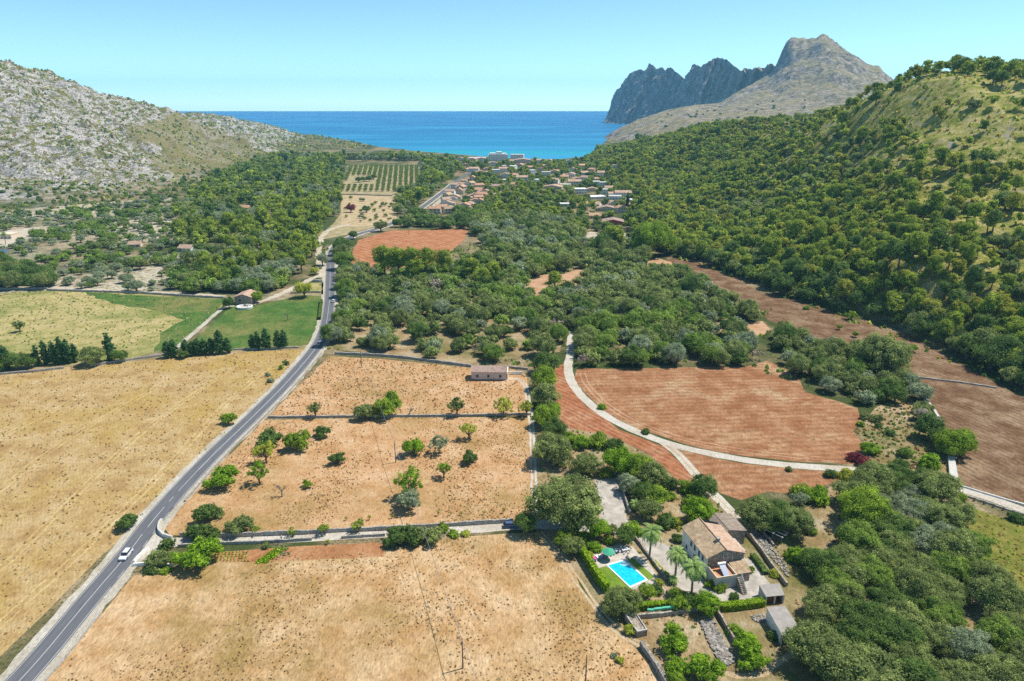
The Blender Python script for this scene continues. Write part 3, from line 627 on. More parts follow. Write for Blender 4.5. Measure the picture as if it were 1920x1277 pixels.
def lobes_pine(r, n=7):
    L = []
    for k in range(n):
        a = r.uniform(0, 6.28); h = r.rand(); d = (1 - .75 * h) * r.uniform(.25, .62)
        L.append((d * math.cos(a), d * math.sin(a), .15 + h * 1.15, r.uniform(.30, .46), r.uniform(.30, .46), r.uniform(.20, .30)))
    L.append((0, 0, 1.15, .45, .45, .33)); L.append((0, 0, .6, .5, .5, .4))
    return L
def lobes_open(r, n=7):
    L = []
    for k in range(n):
        a = k * 6.2832 / n + r.uniform(-.5, .5); d = r.uniform(.35, .72)
        L.append((d * math.cos(a), d * math.sin(a), .35 + r.uniform(0, .55), r.uniform(.20, .34), r.uniform(.20, .34), r.uniform(.16, .26)))
    L.append((.05, .05, .75, .34, .34, .25))
    return L
def lobes_cyp(r): return [(0, 0, .7, .85, .85, 1.3), (.05, 0, 2.0, .95, .95, 1.6), (0, .05, 3.4, .85, .85, 1.5), (0, 0, 4.6, .6, .6, 1.3), (0, 0, 5.6, .28, .28, .9)]
LOD = {0: (1.0, 1.0), 1: (.42, 1.55), 2: (.12, 2.7), 3: (.045, 4.2)}
PROTO = {}
def crown(kind, var, lod):
    key = (kind, var, lod)
    if key in PROTO: return PROTO[key]
    f, ls = LOD[lod]; r = np.random.RandomState(var * 13 + len(kind)); 
    fc = f ** .45; fl = f / fc
    def N(a, b): return max(6, int(a * fc)), max(4, int(b * fl))
    if kind == 'oak':
        a, b = N(84, 74); o = clumps(var + 1, lobes_dome(r, 6 + var % 3), a, b, .21 * (1 if lod < 2 else 1.2), .072 * ls ** .9, core=.74, sprout=.25)
    elif kind == 'big':                                      # great spreading oak seen close
        a, b = N(150, 100); o = clumps(var + 7, lobes_dome(r, 10, .56, .52), a, b, .16, .052 * ls, core=.66, sprout=.25)
    elif kind == 'pine':
        a, b = N(76, 64); o = clumps(var + 21, lobes_pine(r, 7 + var % 3), a, b, .18 * (1 if lod < 2 else 1.2), .075 * ls ** .9, core=.74, sprout=.3)
    elif kind == 'olive':
        a, b = N(90, 46); o = clumps(var + 31, lobes_dome(r, 6, .55, .5), a, b, .15, .075 * ls ** .9, core=.62, sprout=.35)
    elif kind == 'open':
        a, b = N(62, 40); o = clumps(var + 41, lobes_open(r), a, b, .12, .085 * ls ** .9, core=0, sprout=.4, up=-.8)
    elif kind == 'fig':
        a, b = N(105, 36); o = clumps(var + 51, lobes_loose(r), a, b, .135, .095 * ls ** .9, core=.70, sprout=.45)
    elif kind == 'cypress':
        a, b = N(130, 40); o = clumps(var + 61, lobes_cyp(r), a, b, .26, .16 * ls ** .9, core=.8, sprout=.2, up=-.9)
    elif kind == 'bush':
        a, b = N(60, 40); o = clumps(var + 71, lobes_dome(r, 5, .6, .5, .35), a, b, .19, .10 * ls ** .9)
    PROTO[key] = o
    return o
HGT = {'oak': .50, 'big': .35, 'pine': .85, 'olive': .45, 'open': .5, 'fig': .12, 'cypress': .5, 'bush': 0.0}   # clear trunk below the crown, in crown radii
CM = {}
def crown_mesh(kind, var, lod):
    k = (kind, var, lod)
    if k not in CM:
        v, q, lv = crown(*k); CM[k] = npmesh(kind + '_crown', v, q, [LEAF['grey']], attrs={'lv': ('FACE', lv)})
    return CM[k]
TM = {}
def trunk_mesh(kind, var):
    """tapered trunk and limbs, from -trunk to inside the crown"""
    if (kind, var) in TM: return TM[kind, var]
    r = random.Random(var * 7 + len(kind)); b = MB(); h = HGT[kind]; top = {'pine': 1.25, 'cypress': 5.0}.get(kind, .55)
    lean = r.uniform(-.08, .08); w0 = {'cypress': .14, 'pine': .075, 'big': .085, 'bush': .05}.get(kind, .085)
    b.tube([(0, 0, -h - .06), (lean * .4, 0, -h * .5), (lean, lean * .5, .05), (lean * 1.2, lean, top * .6), (lean, lean, top)], [w0 * 1.25, w0, w0 * .85, w0 * .55, w0 * .2], 7)
    if kind != 'cypress':
        n = 7 if kind in ('open', 'olive') else 5
        for k in range(n):
            a = k * 6.2832 / n + r.uniform(-.4, .4); z0 = -h * r.uniform(.05, .5) if kind in ('open', 'olive', 'fig') else r.uniform(-.05, top * .7)
            d = r.uniform(.5, .8); zz = .35 + r.uniform(0, .4) if kind != 'pine' else z0 + r.uniform(.1, .35)
            b.tube([(lean * .8, lean * .5, z0), (d * .45 * math.cos(a), d * .45 * math.sin(a), (z0 + zz) * .5 + .02), (d * math.cos(a), d * math.sin(a), zz)], [w0 * .6, w0 * .4, w0 * .15], 5)
            if kind == 'open':
                for s in (-.5, .5): b.tube([(d * .5 * math.cos(a), d * .5 * math.sin(a), (z0 + zz) * .5 + .05), (d * .95 * math.cos(a + s), d * .95 * math.sin(a + s), zz + .1)], [w0 * .3, w0 * .1], 4)
    me = bpy.data.meshes.new('trunk'); me.from_pydata(b.v, [], b.f); me.materials.append(M['bark']); me.update(); TM[kind, var] = me
    return me
def bare_tree_mesh(seed):
    r = random.Random(seed); b = MB()
    def br(p, d, l, w_, n):
        q = p + d * l; m = p + d * l * .5 + Vector((r.uniform(-1, 1), r.uniform(-1, 1), 0)) * l * .08
        b.tube([p, m, q], [w_, w_ * .8, w_ * .6], 5)
        if n:
            for k in range(3 if n > 1 else 2):
                e = (d + Vector((r.uniform(-1, 1), r.uniform(-1, 1), r.uniform(-.25, .6))) * .95).normalized(); br(q, e, l * .68, w_ * .58, n - 1)
    br(Vector((0, 0, -.05)), Vector((.1, .05, 1)).normalized(), .42, .075, 4)
    me = bpy.data.meshes.new('bare_branches'); me.from_pydata(b.v, [], b.f); me.materials.append(M['bark_grey']); me.update(); return me
TREES = []        # (kind, x, y, zground, crown radius, rot, tone, region, name)
def put(kind, x, y, rad, tone, region, name=None, sz=1.0, z=None, rot=None, var=None):
    if z is None: z = float(hgt(x, y))
    TREES.append(dict(kind=kind, x=x, y=y, z=z, r=rad, tone=tone, region=region, name=name, sz=sz, rot=random.uniform(0, 6.28) if rot is None else rot, var=random.randrange(4) if var is None else var))
def individual(t, label, cat, group, name):
    x, y, z, r_, kd = t['x'], t['y'], t['z'], t['r'], t['kind']
    s = proj(x, y, z)[2]; px = F * 2 * r_ / s * 1024 / 1920
    lod = 0 if px > 13 else (1 if px > 7 else 2)
    root = empty(name, (x, y, z), t['rot']); tag(root, label, cat, group)
    h = HGT[kd] * r_ * t['sz'] if kd != 'cypress' else HGT[kd] * r_
    c = link(bpy.data.objects.new('crown', crown_mesh(kd, t['var'], lod)), root); c.location = (0, 0, h); c.scale = (r_, r_, r_ * t['sz'])
    c.material_slots[0].link = 'OBJECT'; c.material_slots[0].material = LEAF[t['tone']]
    k = link(bpy.data.objects.new('trunk', trunk_mesh(kd, t['var'])), root); k.location = (0, 0, h); k.scale = (r_, r_, r_ * t['sz'])
    return root
def mass(name, ts, label, cat, group=None):
    """the remaining trees of a kind, as one object"""
    tones = sorted({t['tone'] for t in ts}); V = []; Q = []; A = []; I = []; off = 0
    for t in ts:
        s = proj(t['x'], t['y'], t['z'])[2]; px = F * 2 * t['r'] / s * 1024 / 1920
        lod = 1 if px > 16 else (2 if px > 6.5 else 3)
        v, q, lv = crown(t['kind'], t['var'], lod); h = HGT[t['kind']] * t['r'] * t['sz']
        ca, sa = math.cos(t['rot']), math.sin(t['rot'])
        w_ = np.empty((len(v), 3), np.float32)
        w_[:, 0] = (v[:, 0] * ca - v[:, 1] * sa) * t['r'] + t['x']; w_[:, 1] = (v[:, 0] * sa + v[:, 1] * ca) * t['r'] + t['y']
        w_[:, 2] = v[:, 2] * t['r'] * t['sz'] + t['z'] + h * .8
        V.append(w_); Q.append(q + off); off += len(v)
        lum = (hash((round(t['x'], 1), round(t['y'], 1))) % 100) / 100 - .5
        A.append(np.clip(lv + lum * .35 * (lv > 0), 0, 1)); I.append(np.full(len(q), tones.index(t['tone'])))
    me = npmesh(name, np.concatenate(V), np.concatenate(Q), [LEAF[k] for k in tones], np.concatenate(I), {'lv': ('FACE', np.concatenate(A))})
    tag(link(bpy.data.objects.new(name, me)), label, cat, group, 'stuff')
# ------------------------------------------------------------------ where woods grow
random.seed(5); rg = np.random.RandomState(11)
ROADW = np.array(road[::2]); LANEW = np.array(lane[::2])
def dist_line(x, y, Lw):
    d = np.full(np.shape(x), 1e9)
    for p in Lw: d = np.minimum(d, np.hypot(x - p[0], y - p[1]))
    return d
KEEP_OUT = []     # image polygons no wood tree may stand in
HOUSE_AT = []     # world points (x, y, clear radius)
def scatter(poly, d, dens=lambda x, y, u, v, s: 1.0, zmin=None, margin=0, bounds=None):
    x0, x1, y0, y1 = bounds
    X, Y = np.meshgrid(np.arange(x0, x1, d), np.arange(y0, y1, d)); X = (X + rg.uniform(-.42, .42, X.shape) * d + (np.arange(len(X)) % 2)[:, None] * d * .5).ravel(); Y = (Y + rg.uniform(-.42, .42, Y.shape) * d).ravel()
    Z = hgt(X, Y); u, v, s = proj(X, Y, Z)
    m = inpoly(u, v, poly) & (u > -45) & (u < 1965) & (v < 1345) & (s > 20) & (Z > -.5)
    for k in KEEP_OUT: m &= ~inpoly(u, v, k)
    X, Y, Z, u, v, s = (a[m] for a in (X, Y, Z, u, v, s))
    if len(X) == 0: return []
    dn = dens(X, Y, u, v, s); m = rg.rand(len(X)) < dn
    m &= visible(X, Y, Z + 8)
    X, Y, Z, u, v, s = (a[m] for a in (X, Y, Z, u, v, s))
    m = (dist_line(X, Y, ROADW) > 6.4) & (dist_line(X, Y, LANEW) > 4.5) & (Y < np.interp(X, cX, cY) - 18)
    for hx, hy, hr in HOUSE_AT: m &= np.hypot(X - hx, Y - hy) > hr
    return list(zip(X[m], Y[m], Z[m], u[m], v[m], s[m]))
# ------------------------------------------------------------------ building materials
def roof_mat(name, a, b, c):
    t = NT(name, .85, .2); n = t.noise(1.1, 5, .75); f = t.noise(.25, 4)
    k = t.ramp(n, [(.34, a), (.5, b), (.66, c)]); k = t.mix(t.math('MULTIPLY', t.mask(f, .5, .7), .5), k, rgb(.20, .17, .13))
    wv = t.n('ShaderNodeTexWave', wave_type='BANDS', bands_direction='X'); wv.inputs['Scale'].default_value = 1.6; wv.inputs['Distortion'].default_value = .3
    t.l(t.coord(), wv.inputs['Vector']); k = t.mix(t.math('MULTIPLY', wv.outputs[1], .22), k, rgb(.13, .085, .055))
    return t.col(k).bump(wv.outputs[1], .8, .12).m
M['tiles_old'] = roof_mat('old_roof_tiles', rgb(.36, .23, .13), rgb(.58, .42, .26), rgb(.70, .56, .40))
M['tiles_new'] = roof_mat('pale_roof_tiles', rgb(.46, .27, .18), rgb(.62, .42, .30), rgb(.70, .54, .42))
M['tiles_grey'] = roof_mat('weathered_roof_tiles', rgb(.22, .17, .13), rgb(.36, .29, .23), rgb(.46, .39, .32))
M['tiles_pink'] = roof_mat('dusty_pink_tiles', rgb(.38, .25, .20), rgb(.50, .35, .29), rgb(.58, .43, .37))
M['tiles_orange'] = roof_mat('terracotta_tiles', rgb(.55, .27, .15), rgb(.66, .38, .25), rgb(.74, .50, .36))
M['white_wall'] = simple('whitewash', (.78, .77, .74), .9, .06, 1)
M['cream_wall'] = simple('cream_render', (.66, .55, .41), .9, .08, 1)
M['pink_wall'] = simple('pinkish_render', (.58, .48, .43), .9, .10, .8)
M['red_wall'] = simple('brick_red_render', (.36, .09, .07), .9, .10, 1)
def stone(name, a, b, c, sc=1.6):
    t = NT(name, .95, .1); vz = t.vor(sc, t.coord((1, 1, 1.6)), 'F1', 1)
    k = t.ramp(vz, [(.1, a), (.5, b), (.9, c)]); e = t.vor(sc, t.coord((1, 1, 1.6)), 'DISTANCE_TO_EDGE')
    k = t.mix(t.ramp(e, [(.02, (.8, .8, .8, 1)), (.10, (0, 0, 0, 1))]), k, tuple(x * .35 for x in a[:3]) + (1,))
    k = t.mix(t.math('MULTIPLY', t.noise(.6, 4), .3), k, b)
    return t.col(k).bump(e, .7, .15).m
M['stone'] = stone('stone_masonry', rgb(.22, .18, .14), rgb(.36, .31, .25), rgb(.46, .41, .35))
M['drystone'] = stone('dry_stone', rgb(.26, .235, .20), rgb(.40, .37, .33), rgb(.54, .51, .46), 2.2)
M['rubble'] = stone('rubble_stone', rgb(.20, .18, .155), rgb(.31, .28, .25), rgb(.44, .41, .37), 1.2)
M['concrete'] = simple('concrete', (.50, .48, .44), .9, .18, .8, bump=.3)
M['sheeting'] = simple('corrugated_sheet_roof', (.30, .275, .25), .8, .16, .9, bump=.2)
M['glass'] = simple('dark_window_glass', (.03, .04, .05), .15, .1, 1)
M['shutter'] = simple('blue_grey_shutter', (.06, .08, .12), .6, .1, 1)
M['wood'] = simple('brown_timber', (.16, .08, .045), .8, .2, 2)
M['white'] = simple('white_paint', (.8, .8, .79), .5, .04, 1)
M['terracotta'] = simple('terracotta_floor', (.50, .24, .13), .8, .15, 2)
M['metal'] = simple('grey_metal', (.35, .36, .38), .4, .1, 1, metal=.6)
M['panel'] = simple('solar_glass', (.10, .17, .30), .2, .1, 1)
def window(par, x0, x1, z0, z1, y, face=-1, mat='glass', axis='y', frame=None):
    """a window standing 3 cm proud of a wall; axis y: wall plane y = const"""
    b = MB(); e = .05
    f = MB(); t = .09
    def bx(B, a0, a1, c0, c1, d0, d1):
        B.box(a0, a1, d0, d1, c0, c1) if axis == 'y' else B.box(d0, d1, a0, a1, c0, c1)
    d = sorted((y, y + face * .04)); bx(b, x0, x1, z0, z1, *d)
    d = sorted((y, y + face * .07))
    for q in ((x0 - t, x0, z0 - t, z1 + t), (x1, x1 + t, z0 - t, z1 + t), (x0, x1, z1, z1 + t), (x0, x1, z0 - t, z0)): bx(f, *q, *d)
    wd = b.build('window', M[mat], par); f.build('frame', M[frame or 'white'], wd)
    return wd
def gable(b, x0, x1, y0, y1, z0, ze, zr, axis='y', k=.5):
    """walls with gable ends; ridge along axis; k = where the ridge sits across"""
    if axis == 'y':
        xr = x0 + (x1 - x0) * k
        p = [(x0, z0), (x1, z0), (x1, ze), (xr, zr), (x0, ze)]; n = 5
        vs = [(x, y0, z) for x, z in p] + [(x, y1, z) for x, z in p]
    else:
        yr = y0 + (y1 - y0) * k
        p = [(y0, z0), (y1, z0), (y1, ze), (yr, zr), (y0, ze)]; n = 5
        vs = [(x0, y, z) for y, z in p] + [(x1, y, z) for y, z in p]
    b.add(vs, [(0, 1, 2, 3, 4) if axis == 'y' else (4, 3, 2, 1, 0), (9, 8, 7, 6, 5) if axis == 'y' else (5, 6, 7, 8, 9)] + [(i, (i + 1) % n, n + (i + 1) % n, n + i)[::-1] for i in range(n) if i not in (2, 3)])
def slab(b, q, th=.22):
    """roof plane from four corner points, th thick"""
    q = [Vector(p) for p in q]; n = (q[1] - q[0]).cross(q[2] - q[0]).normalized()
    if n.z < 0: n = -n
    b.add(q + [p + n * th for p in q], [(0, 3, 2, 1), (4, 5, 6, 7), (0, 1, 5, 4), (1, 2, 6, 5), (2, 3, 7, 6), (3, 0, 4, 7)])
def roof_gable(b, x0, x1, y0, y1, ze, zr, axis='y', k=.5, ov=.4, th=.2):
    if axis == 'y':
        xr = x0 + (x1 - x0) * k; sl_ = (zr - ze) / (xr - x0); sr = (zr - ze) / (x1 - xr)
        slab(b, [(x0 - ov, y0 - ov, ze - ov * sl_), (xr, y0 - ov, zr), (xr, y1 + ov, zr), (x0 - ov, y1 + ov, ze - ov * sl_)], th)
        slab(b, [(xr, y0 - ov, zr + .01), (x1 + ov, y0 - ov, ze - ov * sr), (x1 + ov, y1 + ov, ze - ov * sr), (xr, y1 + ov, zr + .01)], th)
    else:
        yr = y0 + (y1 - y0) * k; sl_ = (zr - ze) / (yr - y0); sr = (zr - ze) / (y1 - yr)
        slab(b, [(x0 - ov, y0 - ov, ze - ov * sl_), (x1 + ov, y0 - ov, ze - ov * sl_), (x1 + ov, yr, zr), (x0 - ov, yr, zr)], th)
        slab(b, [(x0 - ov, yr, zr + .01), (x1 + ov, yr, zr + .01), (x1 + ov, y1 + ov, ze - ov * sr), (x0 - ov, y1 + ov, ze - ov * sr)], th)
# ------------------------------------------------------------------ farmhouse by the pool
def farmhouse():
    root = empty('farmhouse', (*P(1328, 1044, 6)[:2], 0), math.atan2(.225, .974)); root.scale = (1.03, 1.03, 1)
    tag(root, 'stone farmhouse with tiled gable roof and whitewashed long wall beside the pool', 'house')
    W, L, k = 9.3, 12.6, .46
    b = MB(); gable(b, 0, W, 0, L, 0, 5.7, 7.5, 'y', k); b.build('wall', M['stone'], root)
    b = MB(); b.box(-.12, 0, .0, L, .0, 5.55); b.build('whitewashed_wall', M['white_wall'], root)
    b = MB(); xr = W * k
    slab(b, [(-.5, -.35, 5.5), (xr, -.35, 7.52), (xr, L + .35, 7.52), (-.5, L + .35, 5.5)], .22); r1 = b.build('roof', M['tiles_old'], root)
    r1['label'] = 'old straw coloured tiled slope'
    b = MB(); slab(b, [(xr + .02, -.3, 7.30), (W + .4, -.3, 5.45), (W + .4, L - 1.2, 5.45), (xr + .02, L - 1.2, 7.30)], .2); r2 = b.build('roof', M['tiles_new'], root)
    r2['label'] = 'newer pale pink tiled slope'
    b = MB(); b.tube([(xr, -.4, 7.78), (xr, L + .35, 7.78)], .16, 8); b.build('ridge_tiles', M['tiles_new'], r1)
    b = MB(); b.box(xr - .5, xr + .2, 2.9, 3.7, 6.6, 8.35); b.box(xr - .6, xr + .3, 2.8, 3.8, 8.35, 8.5); ch = b.build('chimney', M['stone'], r1, bevel=.02)
    for y in (1.6, 3.4, 5.6, 7.4): window(root, y, y + .95, 3.3, 4.8, -.12, -1, 'shutter', 'x')
    for y in (2.4, 9.6): window(root, y, y + .9, 1.0, 2.2, -.12, -1, 'shutter', 'x')
    b = MB(); b.box(-.18, -.12, 5.0, 6.3, 0, 2.3); b.build('door', M['wood'], root)
    for x in (3.9, 4.9, 6.3):
        b = MB(); b.box(x, x + .16, -.06, 0, 3.7, 6.2 if x < 6 else 5.9); b.build('pilaster', M['concrete'], root)
    b = MB(); b.box(4.06, 4.9, -.06, 0, 6.0, 6.2); b.build('lintel', M['concrete'], root)
    # lean-to on the gable
    b = MB(); b.add([(5.6, -3.4, 0), (W, -3.4, 0), (W, 0, 0), (5.6, 0, 0), (5.6, -3.4, 2.7), (W, -3.4, 2.7), (W, 0, 3.7), (5.6, 0, 3.7)], [(0, 3, 2, 1), (0, 1, 5, 4), (1, 2, 6, 5), (3, 0, 4, 7)]); ln = b.build('lean_to', M['stone'], root)
    b = MB(); slab(b, [(5.4, -3.7, 2.65), (W + .2, -3.7, 2.65), (W + .2, -.02, 3.74), (5.4, -.02, 3.74)], .18); b.build('lean_to_roof', M['tiles_old'], ln)
    # roof terrace, parapet and solar heater
    b = MB(); b.box(0, 5.2, -4.6, -.02, 0, 2.75); tr = b.build('terrace', M['concrete'], root)
    b = MB(); b.box(.2, 5.0, -4.4, -.1, 2.75, 2.80); b.build('terrace_floor', M['terracotta'], tr)
    b = MB(); b.box(0, .2, -4.6, -.02, 2.75, 3.5); b.box(.2, 5.2, -4.6, -4.4, 2.75, 3.5); b.box(5.0, 5.2, -4.4, -.02, 2.75, 3.5); b.build('parapet', M['cream_wall'], tr)
    hs = empty('solar_heater', (2.9, -2.0, 2.8)); hs.parent = root; 
    b = MB(); slab(b, [(-.75, -2.0, .25), (.75, -2.0, .25), (.75, .4, 1.5), (-.75, .4, 1.5)], .08); b.build('panel', M['panel'], hs)
    b = MB(); b.tube([(-1.0, .75, 1.75), (1.0, .75, 1.75)], .32, 12); b.build('tank', M['white'], hs)
    for x in (-.7, .62):
        b = MB(); b.box(x, x + .08, .3, .4, 0, 1.45); b.build('post', M['metal'], hs)
    # outside stair with balustrade
    b = MB()
    for i in range(10): b.box(5.2 - 0, 6.3, -4.6 - .3 * i - .3, -4.6 - .3 * i, 0, 2.7 - .27 * i)
    st = b.build('stair', M['stone'], root)
    b = MB()
    for i in range(10): b.box(6.2, 6.28, -4.8 - .3 * i, -4.72 - .3 * i, 2.7 - .27 * i, 3.6 - .27 * i)
    b.tube([(6.24, -4.6, 3.65), (6.24, -7.6, .95)], .05, 6); b.build('balustrade', M['white'], st)
    # tiled back wing
    o2 = empty('back_wing', (9.45, 9.9, 0)); o2.parent = root
    b = MB(); gable(b, 0, 6.4, -.02, 7.4, 0, 4.0, 4.9, 'y', .25); b.build('wing_wall', M['stone'], o2)
    b = MB(); roof_gable(b, 0, 6.4, 0, 7.4, 4.0, 4.9, 'y', .25, .3); b.build('wing_roof', M['tiles_grey'], o2)
    # flat roofed store on the right
    b = MB(); b.box(W + .02, W + 3.2, 4.2, 9.6, 0, 2.4); s2 = b.build('store', M['concrete'], root)
    b = MB(); b.box(W + .02, W + 3.4, 4.0, 9.8, 2.4, 2.55); b.build('store_roof', M['paving'], s2)
farmhouse()
HOUSE_AT += [(52, 147, 13), (57, 158, 8)]
def shed(name, label, quad, h, wallm, roofm, drop=.5):
    q = [P(u, v, h)[:2] for u, v in quad]            # far-left, far-right, near-right, near-left of the roof
    cx, cy = sum(p[0] for p in q) / 4, sum(p[1] for p in q) / 4
    root = empty(name, (cx, cy, 0)); tag(root, label, 'shed')
    l = [(p[0] - cx, p[1] - cy) for p in q]; i = [(x * .93, y * .93) for x, y in l]
    def wl(a, b_, z1, z2, mat, nm):
        a = Vector((*a, 0)); b_ = Vector((*b_, 0)); d = (b_ - a).normalized(); n = Vector((-d.y, d.x, 0)) * .12
        B = MB(); vs = [a - n, b_ - n, b_ + n, a + n]
        B.add([(*p.xy, 0) for p in vs] + [(*vs[0].xy, z1), (*vs[1].xy, z2), (*vs[2].xy, z2), (*vs[3].xy, z1)], [(0, 3, 2, 1), (4, 5, 6, 7), (0, 1, 5, 4), (1, 2, 6, 5), (2, 3, 7, 6), (3, 0, 4, 7)]); return B.build(nm, M[mat], root)
    wl(i[0], i[1], h - .1, h - .1, wallm, 'back_wall'); wl(i[0], i[3], h - .1, h - drop - .1, wallm, 'side_wall'); wl(i[1], i[2], h - .1, h - drop - .1, wallm, 'side_wall')
    B = MB()
    for k in (.0, .5, 1):
        x = i[3][0] + (i[2][0] - i[3][0]) * k; y = i[3][1] + (i[2][1] - i[3][1]) * k; B2 = MB(); B2.box(x - .16, x + .16, y - .1, y + .22, 0, h - drop - .1); B2.build('pillar', M['concrete'], root)
    a, b_ = i[3], i[2]; B = MB(); B.box(a[0] * .9, a[0] * .9 + (b_[0] - a[0]) * .6, a[1] + .6, a[1] + .75, 0, h - drop - .6); B.build('door', M['wood'], root)
    B = MB(); slab(B, [(*l[0], h - .05), (*l[1], h - .05), (*l[2], h - drop - .05), (*l[3], h - drop - .05)], .12); B.build('roof', M[roofm], root)
    HOUSE_AT.append((cx, cy, 6.5)); HOUSE_AT.append((cx + 1, cy - 6, 4))
shed('open_shed', 'smaller open shed with grey sheet roof at the end of the farm courtyard', [(1423, 1097), (1461, 1094), (1472, 1113), (1437, 1116)], 2.8, 'concrete', 'sheeting')
shed('open_shed', 'larger open shed with long weathered sheet roof under the oaks', [(1437, 1139), (1472, 1136), (1504, 1182), (1467, 1188)], 3.2, 'white_wall', 'sheeting')
def tank():
    q = [P(u, v, 1.6)[:2] for u, v in [(1172, 1152), (1191, 1147), (1214, 1181), (1195, 1185)]]
    cx, cy = sum(p[0] for p in q) / 4, sum(p[1] for p in q) / 4; l = [(x - cx, y - cy) for x, y in q][::-1]
    r_ = empty('water_cistern', (cx, cy, 0)); tag(r_, 'low rectangular masonry cistern with rim beside the dirt path', 'cistern')
    b = MB(); b.prism(l, 0, 1.45); b.build('basin', M['stone'], r_)
    n = 4; b = MB(); i_ = [(x * .86, y * .92) for x, y in l]
    for k in range(4):
        b.prism([l[k], l[(k + 1) % 4], i_[(k + 1) % 4], i_[k]], 1.45, 1.75)
    b.build('rim', M['concrete'], r_)
tank()
# ------------------------------------------------------------------ field house with three windows
def field_house():
    x0 = P(884, 713)[0]; y0 = P(884, 713)[1]; x1 = P(949, 715)[0]
    r_ = empty('field_house', (x0, y0, 0), R(-1.0)); tag(r_, 'long single storey field house with dusty pink tiled roof and three small windows', 'house')
    W = x1 - x0; D = 6.2
    b = MB(); gable(b, 0, W, 0, D, 0, 3.7, 5.0, 'x', .62); b.build('wall', M['pink_wall'], r_)
    b = MB(); roof_gable(b, 0, W, 0, D, 3.7, 5.0, 'x', .62, .3); b.build('roof', M['tiles_pink'], r_)
    for f in (.17, .49, .83): window(r_, W * f - .45, W * f + .45, 1.35, 2.5, 0, -1, 'glass', 'y', 'concrete')
    b = MB(); b.box(-.03, W + .03, -.04, 0, 0, .35); b.build('plinth', M['wood'], r_)
    b = MB(); b.box(W, W + .06, 0, D, 0, 3.6); w2 = b.build('whitewashed_gable', M['white_wall'], r_)
    b = MB(); b.box(W + .06, W + .12, 2.2, 3.2, 0, 2.1); b.build('door', M['wood'], r_)
    b = MB(); b.box(W + .4, W + .7, 1.0, D + .8, 0, 3.4); b.build('side_screen', M['white_wall'], r_)
    HOUSE_AT.append((x0 + W / 2, y0 + D / 2, 12))
    g = MB(); g.box(0, 5.6, 0, .35, 0, 1.5); o = g.build('yard_wall', M['white_wall']); o.location = (x1 + 1.4, y0 + 6.2, 0); tag(o, 'low whitewashed yard wall running from the gable of the field house', 'wall')
field_house()
def stone_hut():
    x0, y0, _ = P(441, 571); x1 = P(473, 571)[0]; W = x1 - x0; D = 11
    r_ = empty('stone_hut', (x0, y0, 0), R(-3)); tag(r_, 'grey stone hut with low tiled gable roof in the green meadow', 'hut')
    b = MB(); gable(b, 0, W, 0, D, 0, 4.3, 5.9, 'y', .5); b.build('wall', M['stone'], r_)
    b = MB(); roof_gable(b, 0, W, 0, D, 4.3, 5.9, 'y', .5, .35, .35); b.build('roof', M['tiles_new'], r_)
    window(r_, W * .25, W * .25 + 1.2, 1.8, 3.2, 0, -1, 'glass', 'y', 'concrete')
    b = MB(); b.box(W, W + .06, 3, 4.2, 0, 2.2); b.build('door', M['wood'], r_)
    x, y, _ = P(459, 578)
    w_ = empty('round_well', (x, y, 0)); tag(w_, 'round whitish stone threshing platform with low wall before the meadow hut', 'platform')
    n = 28; c = [(4.4 * math.cos(i * 6.2832 / n), 3.8 * math.sin(i * 6.2832 / n)) for i in range(n)]; ci = [(a * .86, b_ * .86) for a, b_ in c]
    b = MB(); b.prism(c, 0, .9); b.build('base', M['concrete'], w_)
    b = MB()
    for i in range(n): b.prism([c[i], c[(i + 1) % n], ci[(i + 1) % n], ci[i]], .9, 1.35)
    b.build('rim', M['white_wall'], w_)
    b = MB(); b.box(-.9, .6, 1.0, 1.2, .9, 2.0); b.box(1.2, 1.7, .2, .8, .9, 1.7); b.build('stone_block', M['stone'], w_)
    HOUSE_AT.append((x0 + W / 2, y0 + 5, 10))
stone_hut()
